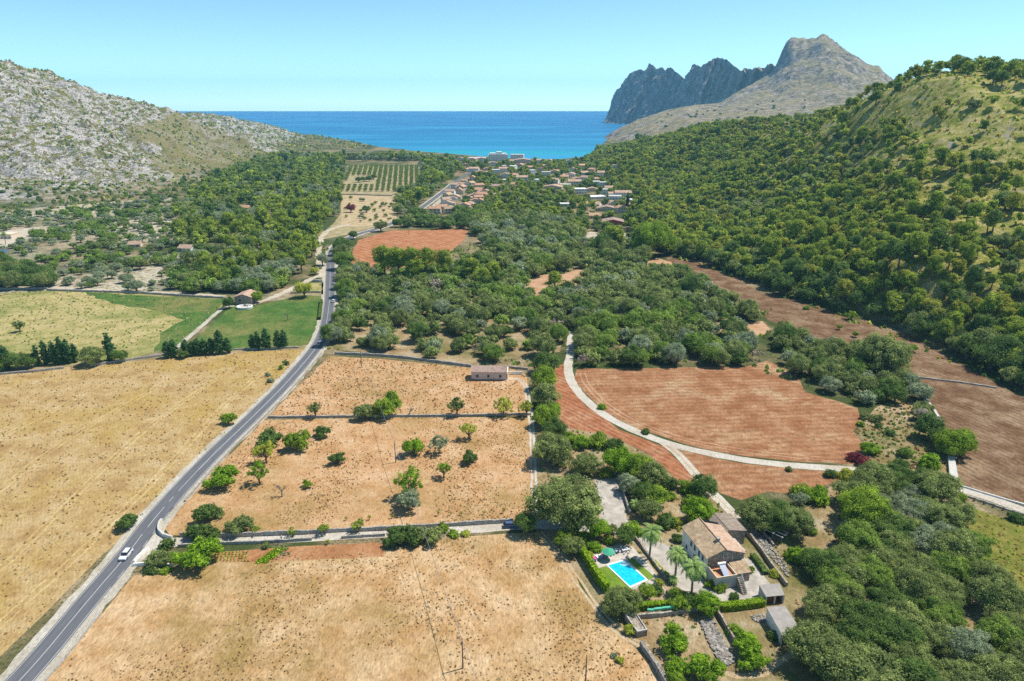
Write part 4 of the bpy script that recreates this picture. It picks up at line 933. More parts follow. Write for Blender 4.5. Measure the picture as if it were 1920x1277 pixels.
# ------------------------------------------------------------------ village houses
rh = random.Random(3)
def village_house(u, v, wd, wall, roof, label, group='houses of the seaside village', h=None, flat=False, rz=None, storeys=1, name='village_house', cat='house', dp=None):
    x, y, _ = P(u, v); z = float(hgt(x, y)) 
    if z > .5:                                            # on a slope: move back until it shows where it should
        for _ in range(30):
            uu, vv, s = proj(x, y, z); y += (vv - v) * 1.5; x = (u - 960) / F * (y * cp + (CAMH - z) * sp); z = float(hgt(x, y))
    h = h or 3.0 * storeys; dp = dp or wd * rh.uniform(.6, .85); rz = rh.uniform(-.35, .35) if rz is None else rz
    r_ = empty(name, (x, y, z - .3), rz); tag(r_, label, cat, group)
    W = wd / 2; D = dp / 2
    if flat:
        b = MB(); b.box(-W, W, -D, D, 0, h); b.build('wall', M[wall], r_)
        b = MB(); b.box(-W - .2, W + .2, -D - .2, D + .2, h, h + .35); b.build('roof', M[roof], r_)
    else:
        ax = rh.choice('xy'); b = MB(); gable(b, -W, W, -D, D, 0, h, h + 2.1, ax); b.build('wall', M[wall], r_)
        b = MB(); roof_gable(b, -W, W, -D, D, h, h + 2.1, ax, .5, .5, .25); rf = b.build('roof', M[roof], r_)
        if rh.random() < .5: b = MB(); b.box(W * .3, W * .3 + .7, -.4, .4, h + .6, h + 2.2); b.build('chimney', M[wall], rf)
        if rh.random() < .6:                              # lower side wing
            b = MB(); sx = rh.choice((-1, 1)); a0, a1 = sorted((sx * W * .99, sx * (W + wd * .4))); b.box(a0, a1, -D * .8, D * .5, 0, h * .8); wg = b.build('wing', M[wall], r_)
            b = MB(); slab(b, [(a0 - .3, -D * .8 - .4, h * .78), (a1 + .3, -D * .8 - .4, h * .78), (a1 + .3, D * .5, h * .8 + .9), (a0 - .3, D * .5, h * .8 + .9)], .2); b.build('wing_roof', M[roof], wg)
    nw = max(2, int(wd / 3.2))
    for k in range(storeys):
        for i in range(nw):
            xc = -W + wd * (i + .5) / nw; b = MB(); b.box(xc - .55, xc + .55, -D - .05, -D, 3.0 * k + .9, 3.0 * k + 2.1); b.build('window', M['glass'], r_)
    HOUSE_AT.append((x, y, wd * .5 + 2.5)); pu = F / proj(x, y, z)[2]; uu, vv, _ = proj(x, y, z)
    KEEP_OUT.append([(uu - wd * .6 * pu, vv - 2), (uu + wd * .6 * pu, vv - 2), (uu + wd * .5 * pu, vv + 8 * pu), (uu - wd * .5 * pu, vv + 8 * pu)])
    return r_
row = [(816, 402), (826, 397), (838, 400), (833, 391), (845, 393), (832, 382), (842, 384), (838, 375), (849, 378), (846, 368), (856, 371), (850, 361), (861, 362), (857, 354), (868, 357), (866, 348), (876, 351), (872, 342), (883, 344), (880, 336), (890, 338)]
for i, (u, v) in enumerate(row):
    k_ = rh.choice((0, 0, 1, 2))
    village_house(u + rh.uniform(-4, 3), v + rh.uniform(-2, 2), rh.uniform(7, 12.5), ['cream_wall', 'white_wall'][k_ == 1], ['tiles_orange', 'tiles_new', 'tiles_old'][k_], ['terracotta roofed house in the stepped terraces beside the main road', 'pale tiled white house in the stepped terraces beside the main road', 'sandy tiled house in the stepped terraces beside the main road'][k_], 'houses in the terraces beside the main road', rz=rh.uniform(-.8, .8), storeys=rh.choice((1, 1, 2)))
mid = [(888, 370), (897, 373), (891, 380), (880, 386), (872, 388), (900, 380), (911, 362), (897, 359), (898, 350), (930, 352), (904, 367)]
for i, (u, v) in enumerate(mid):
    village_house(u, v, rh.uniform(10, 13), 'cream_wall', 'tiles_orange' if i % 3 else 'tiles_pink', 'terracotta roofed house among garden trees behind the stepped terraces' if i % 3 else 'dusty pink roofed house among garden trees behind the stepped terraces', 'houses among trees behind the terraces')
back = [(913, 319), (944, 322), (939, 334), (948, 334), (967, 331), (979, 339), (901, 325), (890, 322), (880, 319), (863, 302), (889, 301), (924, 311), (1041, 324), (1070, 333), (1082, 338), (1095, 330), (1058, 334), (1128, 330), (1144, 313), (1152, 318)]
for i, (u, v) in enumerate(back):
    village_house(u, v, rh.uniform(12, 17), ['cream_wall', 'white_wall'][i % 2], ['tiles_orange', 'tiles_new'][i % 2], ['cream house with terracotta roof in the far part of the village', 'white house with pale tiles in the far part of the village'][i % 2], 'houses in the far part of the village', storeys=1 + i % 2)
village_house(895, 300, 34, 'white_wall', 'white_wall', 'long low white building right at the edge of the bay', None, flat=True, rz=0, h=5, dp=12)
village_house(934, 301, 38, 'white_wall', 'concrete', 'large white terraced hotel block overlooking the bay', None, flat=True, rz=.05, storeys=4, name='hotel', cat='hotel', dp=20)
_x, _y, _ = P(934, 300)
for _dx, _w, _hh in ((-11, 11, 15.2), (2, 10, 17.5), (12, 8, 14.5)):
    _r = [o for o in bpy.data.objects if o.name == 'hotel'][0]; b = MB(); b.box(_dx - _w / 2, _dx + _w / 2, -7, 7, 12.36, _hh); b.build('upper_floor', M['white_wall'], _r)
village_house(970, 301, 26, 'white_wall', 'concrete', 'square pale apartment block standing next to the large hotel', None, flat=True, rz=-.1, storeys=4, name='apartment_block', cat='building', dp=18)
village_house(980, 305, 30, 'pink_wall', 'tiles_pink', 'pink roofed building below the square apartment block', None, rz=0, storeys=2)
village_house(903, 309, 6, 'cream_wall', 'tiles_orange', 'slender tan tower rising among the village houses', None, h=13, flat=True, rz=0, name='tower', cat='tower', dp=6)
village_house(1024, 329, 14, 'white_wall', 'concrete', 'grey white cube house alone among pines below the bay', None, flat=True, storeys=2, rz=0)
village_house(1038, 353, 26, 'cream_wall', 'tiles_new', 'long house with pale salmon roof hidden between pines', None, rz=-.3)
village_house(1077, 347, 18, 'cream_wall', 'tiles_new', 'large cream villa with pale roof above the white cube villa', None, storeys=2, rz=0)
village_house(1060, 349, 15, 'white_wall', 'concrete', 'grey flat roofed house left beside the large cream villa', None, flat=True, storeys=1, rz=0)
village_house(1086, 362, 17, 'white_wall', 'white_wall', 'bright white cube villa with flat roof in the village', None, flat=True, storeys=2, rz=.1)
village_house(1110, 358, 15, 'cream_wall', 'tiles_new', 'cream villa with low pale roof beside the bright cube villa', None, rz=0)
village_house(1118, 372, 20, 'white_wall', 'white_wall', 'low white garden building between the two white villas', None, flat=True, h=3, rz=.35)
village_house(1168, 369, 20, 'white_wall', 'tiles_new', 'largest white villa at the foot of the forested hill', None, storeys=2, rz=-.1)
village_house(1153, 373, 15, 'white_wall', 'concrete', 'flat roofed annexe in front of the largest white villa', None, flat=True, h=4, rz=-.1)
village_house(1180, 378, 12, 'white_wall', 'white_wall', 'small white pool house below the largest white villa', None, flat=True, h=3, rz=-.3)
village_house(1112, 386, 17, 'white_wall', 'tiles_new', 'white bungalow with long pale tiled roof among gardens', None, rz=-.35)
village_house(1137, 394, 20, 'cream_wall', 'tiles_pink', 'wide bungalow with grey pink roof among gardens', None, rz=-.1)
village_house(1060, 386, 12, 'white_wall', 'white_wall', 'tiny white house between tall pines', None, flat=True, rz=0)
village_house(1118, 408, 15, 'cream_wall', 'tiles_orange', 'small house with tan roof above the red walled house', None, rz=0)
village_house(1149, 419, 20, 'red_wall', 'tiles_pink', 'red walled house with pinkish roof at the edge of the village', None, rz=-.1)
for q in ([(1096, 438), (1108, 434), (1128, 438), (1124, 448), (1108, 449), (1098, 444)], [(1155, 436), (1182, 438), (1184, 442), (1156, 443)]):
    sheet('courtyard', q, M['sandy'], .03, .2)
    KEEP_OUT.append([(u, v + d) for (u, v), d in zip(q, [-2, -2, 10, 14, 14, 12][:len(q)])])
_vp = []
for _ in range(4000):
    u, v = rh.uniform(862, 1190), rh.uniform(302, 405)
    if not inpoly(np.array([u]), np.array([v]), [(905, 303), (1095, 303), (1150, 345), (1190, 385), (1165, 405), (1100, 395), (1050, 375), (1010, 350), (960, 352), (925, 340), (905, 325), (862, 318), (862, 302)])[0]: continue
    if any(abs(u - a) < 13 and abs(v - b_) < 5 for a, b_ in _vp) or any(abs(u - q[0]) < 13 and abs(v - q[1]) < 6 for q in row + mid + back): continue
    if any(abs(u - a) < 16 and abs(v - b_) < 7 for a, b_ in [(1024, 329), (1038, 353), (1077, 347), (1060, 349), (1086, 362), (1110, 358), (1118, 372), (1168, 369), (1153, 373), (1180, 378), (1112, 386), (1137, 394), (934, 300), (970, 301), (980, 305), (903, 309)]): continue
    _vp.append((u, v)); k_ = rh.choice((0, 0, 1, 2))
    village_house(u, v, rh.uniform(8, 12.5), ['cream_wall', 'white_wall', 'white_wall'][k_], ['tiles_orange', 'tiles_new', 'white_wall'][k_], ['small cream house with terracotta roof scattered among the village pines', 'small white house with pale tiles scattered among the village pines', 'small flat white house scattered among the village pines'][k_], 'small houses scattered among the village pines', rz=rh.uniform(-.9, .9), storeys=rh.choice((1, 2)), flat=k_ == 2)
    if len(_vp) >= 28: break
village_house(461, 393, 13, 'cream_wall', 'tiles_orange', 'house with reddish roof buried in the pine wood', None)
village_house(352, 470, 11, 'white_wall', 'tiles_new', 'small white house in the sandy olive grove', None, h=3)
village_house(255, 462, 9, 'cream_wall', 'tiles_new', 'small cream store in the sandy olive grove', None, h=2.6)
village_house(12, 446, 16, 'cream_wall', 'cream_wall', 'cream wall house at the sandy yard below the rocky hill', None, flat=True, rz=0, h=4)
village_house(690, 396, 0.1, 'cream_wall', 'cream_wall', 'x', None) if False else None
def solar():
    x, y, _ = P(4, 478); r_ = empty('solar_array', (x, y, 0), R(-12)); tag(r_, 'rack of blue solar panels beside the sandy yard', 'solar panels')
    for i in range(3):
        for j in range(2):
            b = MB(); slab(b, [(i * 3.2 - 5, j * 2.9 - 3, .8 + j * 1.45), (i * 3.2 - 1.9, j * 2.9 - 3, .8 + j * 1.45), (i * 3.2 - 1.9, j * 2.9 - .2, 2.15 + j * 1.45), (i * 3.2 - 5, j * 2.9 - .2, 2.15 + j * 1.45)], .08); b.build('panel', M['panel'], r_)
    b = MB()
    for x_ in (-4.5, 0, 4): b.box(x_, x_ + .12, -2.9, -2.78, 0, .8); b.box(x_, x_ + .12, 2.3, 2.42, 0, 3.3)
    b.build('stand', M['metal'], r_); HOUSE_AT.append((x, y, 9)); HOUSE_AT.append((x, y - 12, 8))
solar()
# ------------------------------------------------------------------ walls
def wall(img, label, h=1.1, th=.6, mat='drystone', name='stone_wall', step=1.5, world=False, cap=None):
    ln = smooth_line([P(*q)[:2] for q in img], step) if not world else smooth_line(img, step); A, B_ = ribbon_pts(ln, -th / 2, th / 2, .12, int(abs(img[0][0])) + 3)
    r = random.Random(int(img[0][0] * 7)); vs = []; fs = []; n = len(ln); cx, cy = ln[n // 2]
    for i in range(n):
        hh = h * r.uniform(.84, 1.08)
        for (p, z) in ((A[i], 0), (A[i] * .93 + B_[i] * .07, hh), (B_[i] * .93 + A[i] * .07, hh), (B_[i], 0)): vs.append((p[0] - cx, p[1] - cy, z))
    for i in range(n - 1):
        a = i * 4; fs += [(a, a + 4, a + 5, a + 1), (a + 1, a + 5, a + 6, a + 2), (a + 2, a + 6, a + 7, a + 3)]
    fs += [(0, 1, 2, 3), (4 * n - 1, 4 * n - 2, 4 * n - 3, 4 * n - 4)]
    me = bpy.data.meshes.new(name); me.from_pydata(vs, [], fs); me.materials.append(M[mat]); me.update()
    o = link(bpy.data.objects.new(name, me)); o.location = (cx, cy, 0); tag(o, label, 'wall'); return o
wall([(503, 784), (600, 783), (700, 782), (800, 781), (900, 780), (996, 778)], 'long dry stone wall dividing the two upper tan fields', .9, .7)
wall([(628, 664), (700, 667), (760, 672), (830, 681), (884, 688)], 'dry stone wall between the oak wood and the uppermost tan field', 1.2, .8)
wall([(955, 690), (975, 692), (990, 694)], 'short stone wall to the side of the field house yard', 1.0, .5)
wall([(338, 1006), (420, 1007), (500, 1004), (560, 1002), (640, 997), (720, 994), (840, 987), (962, 979)], 'stone wall along the upper edge of the white farm lane', 1.3, .5)
wall([(335, 1026), (420, 1021), (500, 1018), (585, 1013)], 'low stone wall along the lower edge of the farm lane near the road', .9, .5)
wall([(640, 1010), (700, 1006), (722, 1005)], 'short low wall along the farm lane above the garden bed', .8, .4)
wall([(304, 978), (299, 986), (298, 996), (303, 1003), (313, 1009), (324, 1012)], 'curved pale wall at the farm lane entrance beside the road', 1.2, .6, 'concrete')
wall([(-300, 733), (0, 703), (60, 698), (120, 691)], 'stone wall under the cypress row at the straw field edge', 1.0, .7)
wall([(170, 687), (250, 675), (330, 664)], 'stone wall linking the two cypress groups above the straw field', 1.0, .7)
wall([(-300, 546), (0, 543), (90, 542)], 'terrace wall under the big oak above the half dry meadow', 1.2, .7)
wall([(88, 545), (150, 547), (250, 550), (350, 556), (420, 560)], 'long terrace wall at the upper edge of the half dry meadow', 1.3, .8)
wall([(440, 656), (500, 655), (560, 652)], 'stone wall under the right hand cypress pair', .8, .7)
wall([(545, 551), (575, 549), (602, 549)], 'wall between the grass bank and the green meadow', 1.2, .8)
wall([(587, 528), (597, 529), (605, 529)], 'short pale wall at the junction of track and road', 1.6, .8, 'concrete')
wall([(1202, 1212), (1216, 1232), (1232, 1255), (1246, 1280), (1265, 1310)], 'thick stone wall running down to the lower picture edge', 1.5, .9, 'rubble')
wall([(1196, 1160), (1240, 1156), (1280, 1150), (1322, 1141)], 'garden wall below the clipped hedge', 1.3, .5)
wall([(1341, 1146), (1353, 1165), (1366, 1188), (1376, 1206)], 'stone wall alongside the heap of rubble', 1.5, .5, 'stone')
wall([(1166, 985), (1190, 1010), (1215, 1042), (1240, 1075), (1250, 1090)], 'retaining wall between the pool garden and the paved courtyard', 1.0, .6, 'stone')
wall([(1158, 886), (1166, 915), (1176, 950), (1182, 965)], 'garden wall above the palm garden', 1.3, .5)
wall([(1401, 1002), (1425, 1032), (1450, 1068), (1475, 1100)], 'tan stone wall behind the farmhouse running to the sheds', 1.3, .6, 'stone')
wall([(1418, 990), (1440, 1012), (1450, 1025)], 'broken wall of the roofless pen behind the farmhouse', 1.0, .5, 'rubble')
wall([(1728, 742), (1742, 762), (1755, 780), (1763, 793)], 'pale wall between the scrub belt and the brown field', 1.3, 1.1, 'concrete')
wall([(1716, 708), (1760, 713), (1810, 719), (1868, 728)], 'low pale wall crossing the brown field', .6, .8)
wall([(1798, 911), (1850, 927), (1925, 949), (2100, 1000)], 'pale kerb wall between the white lane and the brown field', .5, .35, 'white_wall')
wall([(1808, 930), (1850, 944), (1925, 968), (2100, 1022)], 'low parapet wall on the meadow side of the white lane', .55, .3, 'concrete')
wall([(250, 1061), (268, 1060), (290, 1060), (325, 1062)], 'garden wall at the corner of road and stubble field', .9, .4, 'white_wall')
wall([(252, 1056), (262, 1043), (280, 1030)], 'low whitewashed wall of the small roadside garden', .8, .4, 'white_wall')
wall([(636, 365), (680, 366), (735, 368)], 'stone wall below the striped orchard', 1.4, 1.0)
_rd = [q for q in road if 172 < q[1] < 304]; _A, _ = ribbon_pts(_rd, 4.7, 4.7)
wall([tuple(q) for q in _A[::3]], 'long low stone wall lining the main road beside the tan fields', .75, .45, world=True)
_rd = [q for q in road if 60 < q[1] < 134]; _A, _ = ribbon_pts(_rd, 5.3, 5.3)
wall([tuple(q) for q in _A[::3]], 'low broken wall between the main road and the stubble field', .35, .4, world=True)
def channel():
    q = [P(*k)[:2] for k in [(1776, 862), (1788, 861), (1797, 912), (1780, 908)]]; cx, cy = q[0]
    b = MB(); l = [(x - cx, y - cy) for x, y in q][::-1]; b.prism(l, 0, 1.3); o = b.build('water_channel', M['concrete']); o.location = (cx, cy, 0)
    tag(o, 'raised pale concrete channel meeting the white lane at the brown field', 'channel')
    for i in range(7):
        x, y, _ = P(1809 + i * 18, 933 + i * 5.9)
        b = MB(); b.box(-.2, .2, -.2, .2, 0, 1.0); b.box(-.26, .26, -.26, .26, 1.0, 1.1); o = b.build('bollard', M['stone'], bevel=.03); o.location = (x, y, 0)
        tag(o, 'squat stone bollard on the meadow edge of the white lane', 'bollard', 'stone bollards along the white lane')
channel()
# ------------------------------------------------------------------ power poles and cable
def pole(u, v, h, label):
    x, y, _ = P(u, v); r_ = empty('utility_pole', (x, y, 0)); tag(r_, label, 'pole', None)
    b = MB(); b.tube([(0, 0, 0), (0, 0, h)], [.16, .11], 8); b.build('post', M['bark'], r_)
    b = MB(); b.box(-.06, .06, -.35, .35, h - .35, h - .2); b.tube([(0, -.25, h - .2), (0, -.25, h - .02)], .05, 6); b.build('bracket', M['metal'], r_)
    return Vector((x, y, h - .3))
p1 = pole(868, 1253, 7.6, 'slim wooden pole in the lower stubble field')
p2 = pole(742, 867, 7.6, 'slim wooden pole in the middle tan field among the fig trees')
p3 = pole(678, 688, 7.6, 'slim wooden pole at the wood edge of the uppermost tan field')
p4 = pole(1097, 1300, 9.5, 'slim pole at the lower picture edge left of the dirt path')
p5 = pole(742, 475, 7, 'thin pole in the orange ploughed field')
p6 = pole(766, 440, 7, 'thin pole at the far edge of the orange ploughed field')
p7 = pole(817, 402, 11, 'tall lamp pole at the footpath beside the main road')
def cable(a, b_, sag, label):
    n = 24; d = b_ - a; m = MB(); pts = [d * (i / n) - Vector((0, 0, sag * 4 * (i / n) * (1 - i / n))) for i in range(n + 1)]
    m.tube(pts, .055, 5); o = m.build('power_cable', M['metal']); o.location = a; tag(o, label, 'cable')
cable(p1, p2, 1.2, 'sagging power cable from the stubble field pole to the tan field pole')
cable(p2, p3, 1.2, 'sagging power cable from the tan field pole to the wood edge pole')
cable(Vector((26, 8, 7.3)), p1, 1.3, 'power cable leaving the stubble field pole towards the viewer')
# ------------------------------------------------------------------ pool garden
def W(u, v, z=0): return P(u, v, z)[:2]
def flat(name, pts, z0, z1, mat, label=None, cat=None, kind=None, parent=None):
    cx = sum(p[0] for p in pts) / len(pts); cy = sum(p[1] for p in pts) / len(pts)
    l = [(x - cx, y - cy) for x, y in pts]
    a = sum(l[i][0] * l[(i + 1) % len(l)][1] - l[(i + 1) % len(l)][0] * l[i][1] for i in range(len(l)))
    if a < 0: l = l[::-1]
    b = MB(); b.prism(l, z0, z1); o = b.build(name, mat, parent); o.location = (cx, cy, 0) if parent is None else (0, 0, 0); return tag(o, label, cat, None, kind), (cx, cy), l
sheet('courtyard', [(1152, 1003), (1185, 998), (1215, 1010), (1250, 1022), (1284, 1045), (1330, 1098), (1345, 1120), (1322, 1128), (1262, 1097), (1215, 1042), (1182, 1012)], M['patio'], .03, 0)
sheet('courtyard', [(1337, 1118), (1345, 1095), (1385, 1090), (1390, 1045), (1410, 1050), (1440, 1090), (1455, 1112), (1440, 1125), (1350, 1128)], M['patio'], .034, 0)
sheet('pool_terrace', [(1160, 1024), (1190, 1030), (1222, 1062), (1240, 1095), (1218, 1100), (1180, 1106), (1138, 1070), (1136, 1050)], M['paving'], .03, 0)
sheet('pool_terrace', [(1098, 1046), (1160, 1020), (1185, 1024), (1205, 1046), (1170, 1050), (1112, 1069)], M['paving'], .036, 0)
sheet('garden_path', [(1115, 900), (1165, 895), (1172, 960), (1185, 1005), (1150, 1000), (1120, 998), (1125, 960)], M['patio'], .024, .3)
sheet('lawn', [(1112, 1069), (1137, 1062), (1184, 1104), (1180, 1112), (1140, 1115)], M['lawn'], .04, 0)
sheet('lawn', [(1176, 1049), (1186, 1046), (1228, 1082), (1216, 1088)], M['lawn'], .042, 0)
def pool():
    c = [W(*q) for q in [(1140, 1061), (1171, 1052), (1211, 1087), (1181, 1100)]]
    cx, cy = sum(p[0] for p in c) / 4, sum(p[1] for p in c) / 4; l = [(x - cx, y - cy) for x, y in c][::-1]
    r_ = empty('swimming_pool', (cx, cy, 0)); tag(r_, 'rectangular turquoise swimming pool with pale stone edge and corner steps', 'swimming pool')
    t = NT('pool_water', .08, .4); n = t.noise(1.4, 3, .6, dist=1); t.col(t.ramp(n, [(.35, rgb(.0, .40, .62)), (.62, rgb(.02, .56, .74))])).bump(n, .15, .05)
    b = MB(); b.prism(l, .045, .09); b.build('water', t.m, r_)
    o = [(x * 1.12 if True else x, y * 1.12) for x, y in l]
    b = MB()
    for k in range(4): b.prism([l[k], o[k], o[(k + 1) % 4], l[(k + 1) % 4]][::-1], .046, .16)
    b.build('pool_edge', M['white_wall'], r_)
    a = Vector(l[1] if False else (c[1][0] - cx, c[1][1] - cy, 0)); b = MB()
    for k, rr in enumerate((2.0, 1.35, .7)):
        pts = [(a.x, a.y)] + [(a.x + rr * math.cos(t_), a.y + rr * math.sin(t_)) for t_ in np.linspace(math.atan2(-a.y, -a.x) - .75, math.atan2(-a.y, -a.x) + .75, 10)]
        b.prism(pts, .095 + .012 * k, .10 + .012 * k)
    b.build('steps', simple('pool_step', (.45, .72, .80), .4, .05), r_)
pool()
def lounger(x, y, rz, tone, label):
    r_ = empty('sun_lounger', (x, y, .04), rz); tag(r_, label, 'sun lounger', 'sun loungers in a row at the pool')
    b = MB(); b.box(-.34, .34, -.95, .35, .28, .34); b.build('frame', M['white'], r_)
    b = MB(); b.box(-.30, .30, -.93, .34, .34, .42); b.build('seat_cushion', M['cush_' + tone], r_)
    b = MB(); slab(b, [(-.30, .36, .36), (.30, .36, .36), (.30, .95, .80), (-.30, .95, .80)], .08); b.build('back_cushion', M['cush_blue'], r_)
    for sx in (-.3, .3):
        for sy in (-.85, .3): b = MB(); b.box(sx - .03, sx + .03, sy - .03, sy + .03, 0, .28); b.build('leg', M['white'], r_)
M['cush_blue'] = simple('blue_cushion', (.05, .09, .42), .9, .1, 3); M['cush_pink'] = simple('pink_cushion', (.55, .10, .28), .9, .1, 3); M['cush_white'] = simple('white_cushion', (.75, .75, .78), .9, .05, 3)
for i in range(9):
    f = i / 8; u, v = (1110 + 46 * f, 1052 - 17 * f) ; x, y = W(u, v)
    lounger(x, y, R(205 + rh.uniform(-5, 5)), ['white', 'pink', 'white'][i % 3], 'blue backed lounger with pink striped seat beside the pool' if i % 3 == 1 else 'blue backed lounger with white seat beside the pool')
def parasol():
    x, y = W(1140, 1048); r_ = empty('parasol', (x, y, 0)); tag(r_, 'open green parasol standing behind the loungers', 'parasol')
    b = MB(); b.tube([(0, 0, 0), (0, 0, 2.7)], .04, 8); b.build('pole', M['white'], r_)
    n = 12; b = MB(); vs = [(0, 0, 2.85)] + [(1.7 * math.cos(i * 6.2832 / n), 1.7 * math.sin(i * 6.2832 / n), 2.2) for i in range(n)] + [(0, 0, 2.78)] + [(1.66 * math.cos(i * 6.2832 / n), 1.66 * math.sin(i * 6.2832 / n), 2.12) for i in range(n)]
    b.add(vs, [(0, 1 + i, 1 + (i + 1) % n) for i in range(n)] + [(n + 1, n + 2 + (i + 1) % n, n + 2 + i) for i in range(n)] + [(1 + i, n + 2 + i, n + 2 + (i + 1) % n, 1 + (i + 1) % n) for i in range(n)])
    b.build('canopy', simple('green_canvas', (.06, .32, .20), .9, .08), r_)
    b = MB(); b.tube([(0, 0, 0), (0, 0, .1)], .3, 12); b.build('base', M['concrete'], r_)
parasol()
def garden_table():
    x, y = W(1172, 1034); r_ = empty('garden_table', (x, y, .04), .3); tag(r_, 'white garden table at the head of the pool', 'table')
    b = MB(); b.box(-.9, .9, -.5, .5, .70, .76); b.build('tabletop', M['white'], r_)
    for sx in (-.8, .8):
        for sy in (-.4, .4): b = MB(); b.box(sx - .04, sx + .04, sy - .04, sy + .04, 0, .7); b.build('leg', M['white'], r_)
    for i, (dx, dy, rz) in enumerate([(-.6, -1, 3.14), (.6, -1, 3.14), (-.6, 1, 0), (.6, 1, 0), (-1.5, 0, 1.57), (1.5, 0, -1.57)]):
        ca, sa = math.cos(.3), math.sin(.3); c = empty('garden_chair', (x + dx * ca - dy * sa, y + dx * sa + dy * ca, .04), .3 + rz); tag(c, 'white chair around the garden table by the pool', 'chair', 'chairs around the garden table')
        b = MB(); b.box(-.23, .23, -.23, .23, .42, .46); b.build('seat', M['white'], c)
        b = MB(); b.box(-.23, .23, .2, .24, .46, .9); b.build('backrest', M['white'], c)
        for sx in (-.2, .2):
            for sy in (-.2, .2): b = MB(); b.box(sx - .02, sx + .02, sy - .02, sy + .02, 0, .42); b.build('leg', M['white'], c)
garden_table()
def hedge(img, label, h=1.8, th=1.0, tone='hedge', name='clipped_hedge'):
    ln = smooth_line([P(*q)[:2] for q in img], .9); r = np.random.RandomState(len(ln)); cx, cy = ln[len(ln) // 2]
    pts = []; nr = []
    for i in range(len(ln) - 1):
        d = ln[i + 1] - ln[i]; L = np.linalg.norm(d); d = d / L; nn = np.array([d[1], -d[0]]); k = 130
        for j in range(k):
            t = r.rand() * L; f = r.rand()
            if f < .45: o = (r.rand() - .5) * th; z = h + r.normal() * .06; n_ = (r.normal() * .3, r.normal() * .3, 1)
            else: s_ = 1 if r.rand() < .5 else -1; o = s_ * th / 2 + r.normal() * .05; z = r.rand() * h; n_ = (nn[0] * s_, nn[1] * s_, r.normal() * .4)
            p = ln[i] + d * t + nn * o; pts.append((p[0] - cx, p[1] - cy, z)); nr.append(n_)
    nr = np.array(nr) + r.normal(size=(len(nr), 3)) * .25; nr /= np.linalg.norm(nr, axis=1, keepdims=True)
    v = leaf_quads(r, np.array(pts), nr, .42); q = np.arange(len(v)).reshape(-1, 4); lv = r.rand(len(q))
    A, B_ = ribbon_pts(ln, -th * .42, th * .42); vs = []; fs = []
    for a, b_ in zip(A, B_): vs += [(a[0] - cx, a[1] - cy, 0), (a[0] - cx, a[1] - cy, h * .95), (b_[0] - cx, b_[1] - cy, h * .95), (b_[0] - cx, b_[1] - cy, 0)]
    for i in range(len(ln) - 1): a = 4 * i; fs += [(a, a + 4, a + 5, a + 1), (a + 1, a + 5, a + 6, a + 2), (a + 2, a + 6, a + 7, a + 3)]
    me = npmesh(name, np.concatenate([v, np.array(vs)]), np.concatenate([q, np.array(fs) + len(v)]), [LEAF[tone]], attrs={'lv': ('FACE', np.concatenate([lv, np.zeros(len(fs))]))})
    o = link(bpy.data.objects.new(name, me)); o.location = (cx, cy, 0); tag(o, label, 'hedge')
hedge([(1086, 1030), (1100, 1055), (1118, 1084), (1138, 1112)], 'tall clipped bright hedge between the pool lawn and the dirt path', 2.6, 1.2)
hedge([(1192, 1143), (1220, 1141), (1252, 1139)], 'low clipped hedge below the pool garden', 1.6, 1.3)
hedge([(1352, 1143), (1380, 1141), (1432, 1134)], 'ragged clipped hedge below the farm courtyard', 1.6, 1.6)
hedge([(1410, 1043), (1422, 1058), (1436, 1078)], 'low leafy hedge along the tan wall behind the farmhouse', 1.0, 1.2, 'deep')
hedge([(1226, 1055), (1240, 1072), (1252, 1082)], 'flowering border along the pool retaining wall', .7, .9, 'yellow', 'flower_border')
hedge([(603, 566), (601, 585), (599, 600)], 'dark hedge on the meadow side of the main road', 1.6, 1.4, 'deep')
def net():
    a, b_ = W(1213, 1157), W(1263, 1150); d = np.array(b_) - a; n = 14; r = random.Random(2); vs = []; fs = []
    for i in range(n + 1):
        p = np.array(a) + d * i / n; hz = 1.35 + .2 * r.random()
        vs += [(p[0] - a[0], p[1] - a[1] - .1, hz), (p[0] - a[0], p[1] - a[1] - .1, hz + .5), (p[0] - a[0], p[1] - a[1] + .35, hz + .55)]
    for i in range(n): k = 3 * i; fs += [(k, k + 3, k + 4, k + 1), (k + 1, k + 4, k + 5, k + 2)]
    b = MB(); b.add(vs, fs); o = b.build('shade_net', simple('green_net', (.10, .42, .28), .9, .2)); o.location = (*a, 0)
    m = o.modifiers.new('t', 'SOLIDIFY'); m.thickness = .03
    tag(o, 'green net lying along the top of the garden wall', 'net')
net()
def pergola():
    x, y = W(1437, 1003); r_ = empty('pergola', (x, y, 0), R(-47)); tag(r_, 'thin pole pergola frame beside the big oaks', 'pergola')
    b = MB()
    for i in range(5):
        for j in (-1.5, 1.5): b.tube([(i * 2.4 - 4.8, j, 0), (i * 2.4 - 4.8, j, 2.4)], .05, 6)
    b.build('posts', M['metal'], r_); b = MB()
    for i in range(5): b.tube([(i * 2.4 - 4.8, -1.8, 2.42), (i * 2.4 - 4.8, 1.8, 2.42)], .05, 6)
    for j in (-1.5, 0, 1.5): b.tube([(-5.2, j, 2.5), (5.2, j, 2.5)], .05, 6)
    b.build('rafters', M['white'], r_); HOUSE_AT.append((x, y, 6))
pergola()
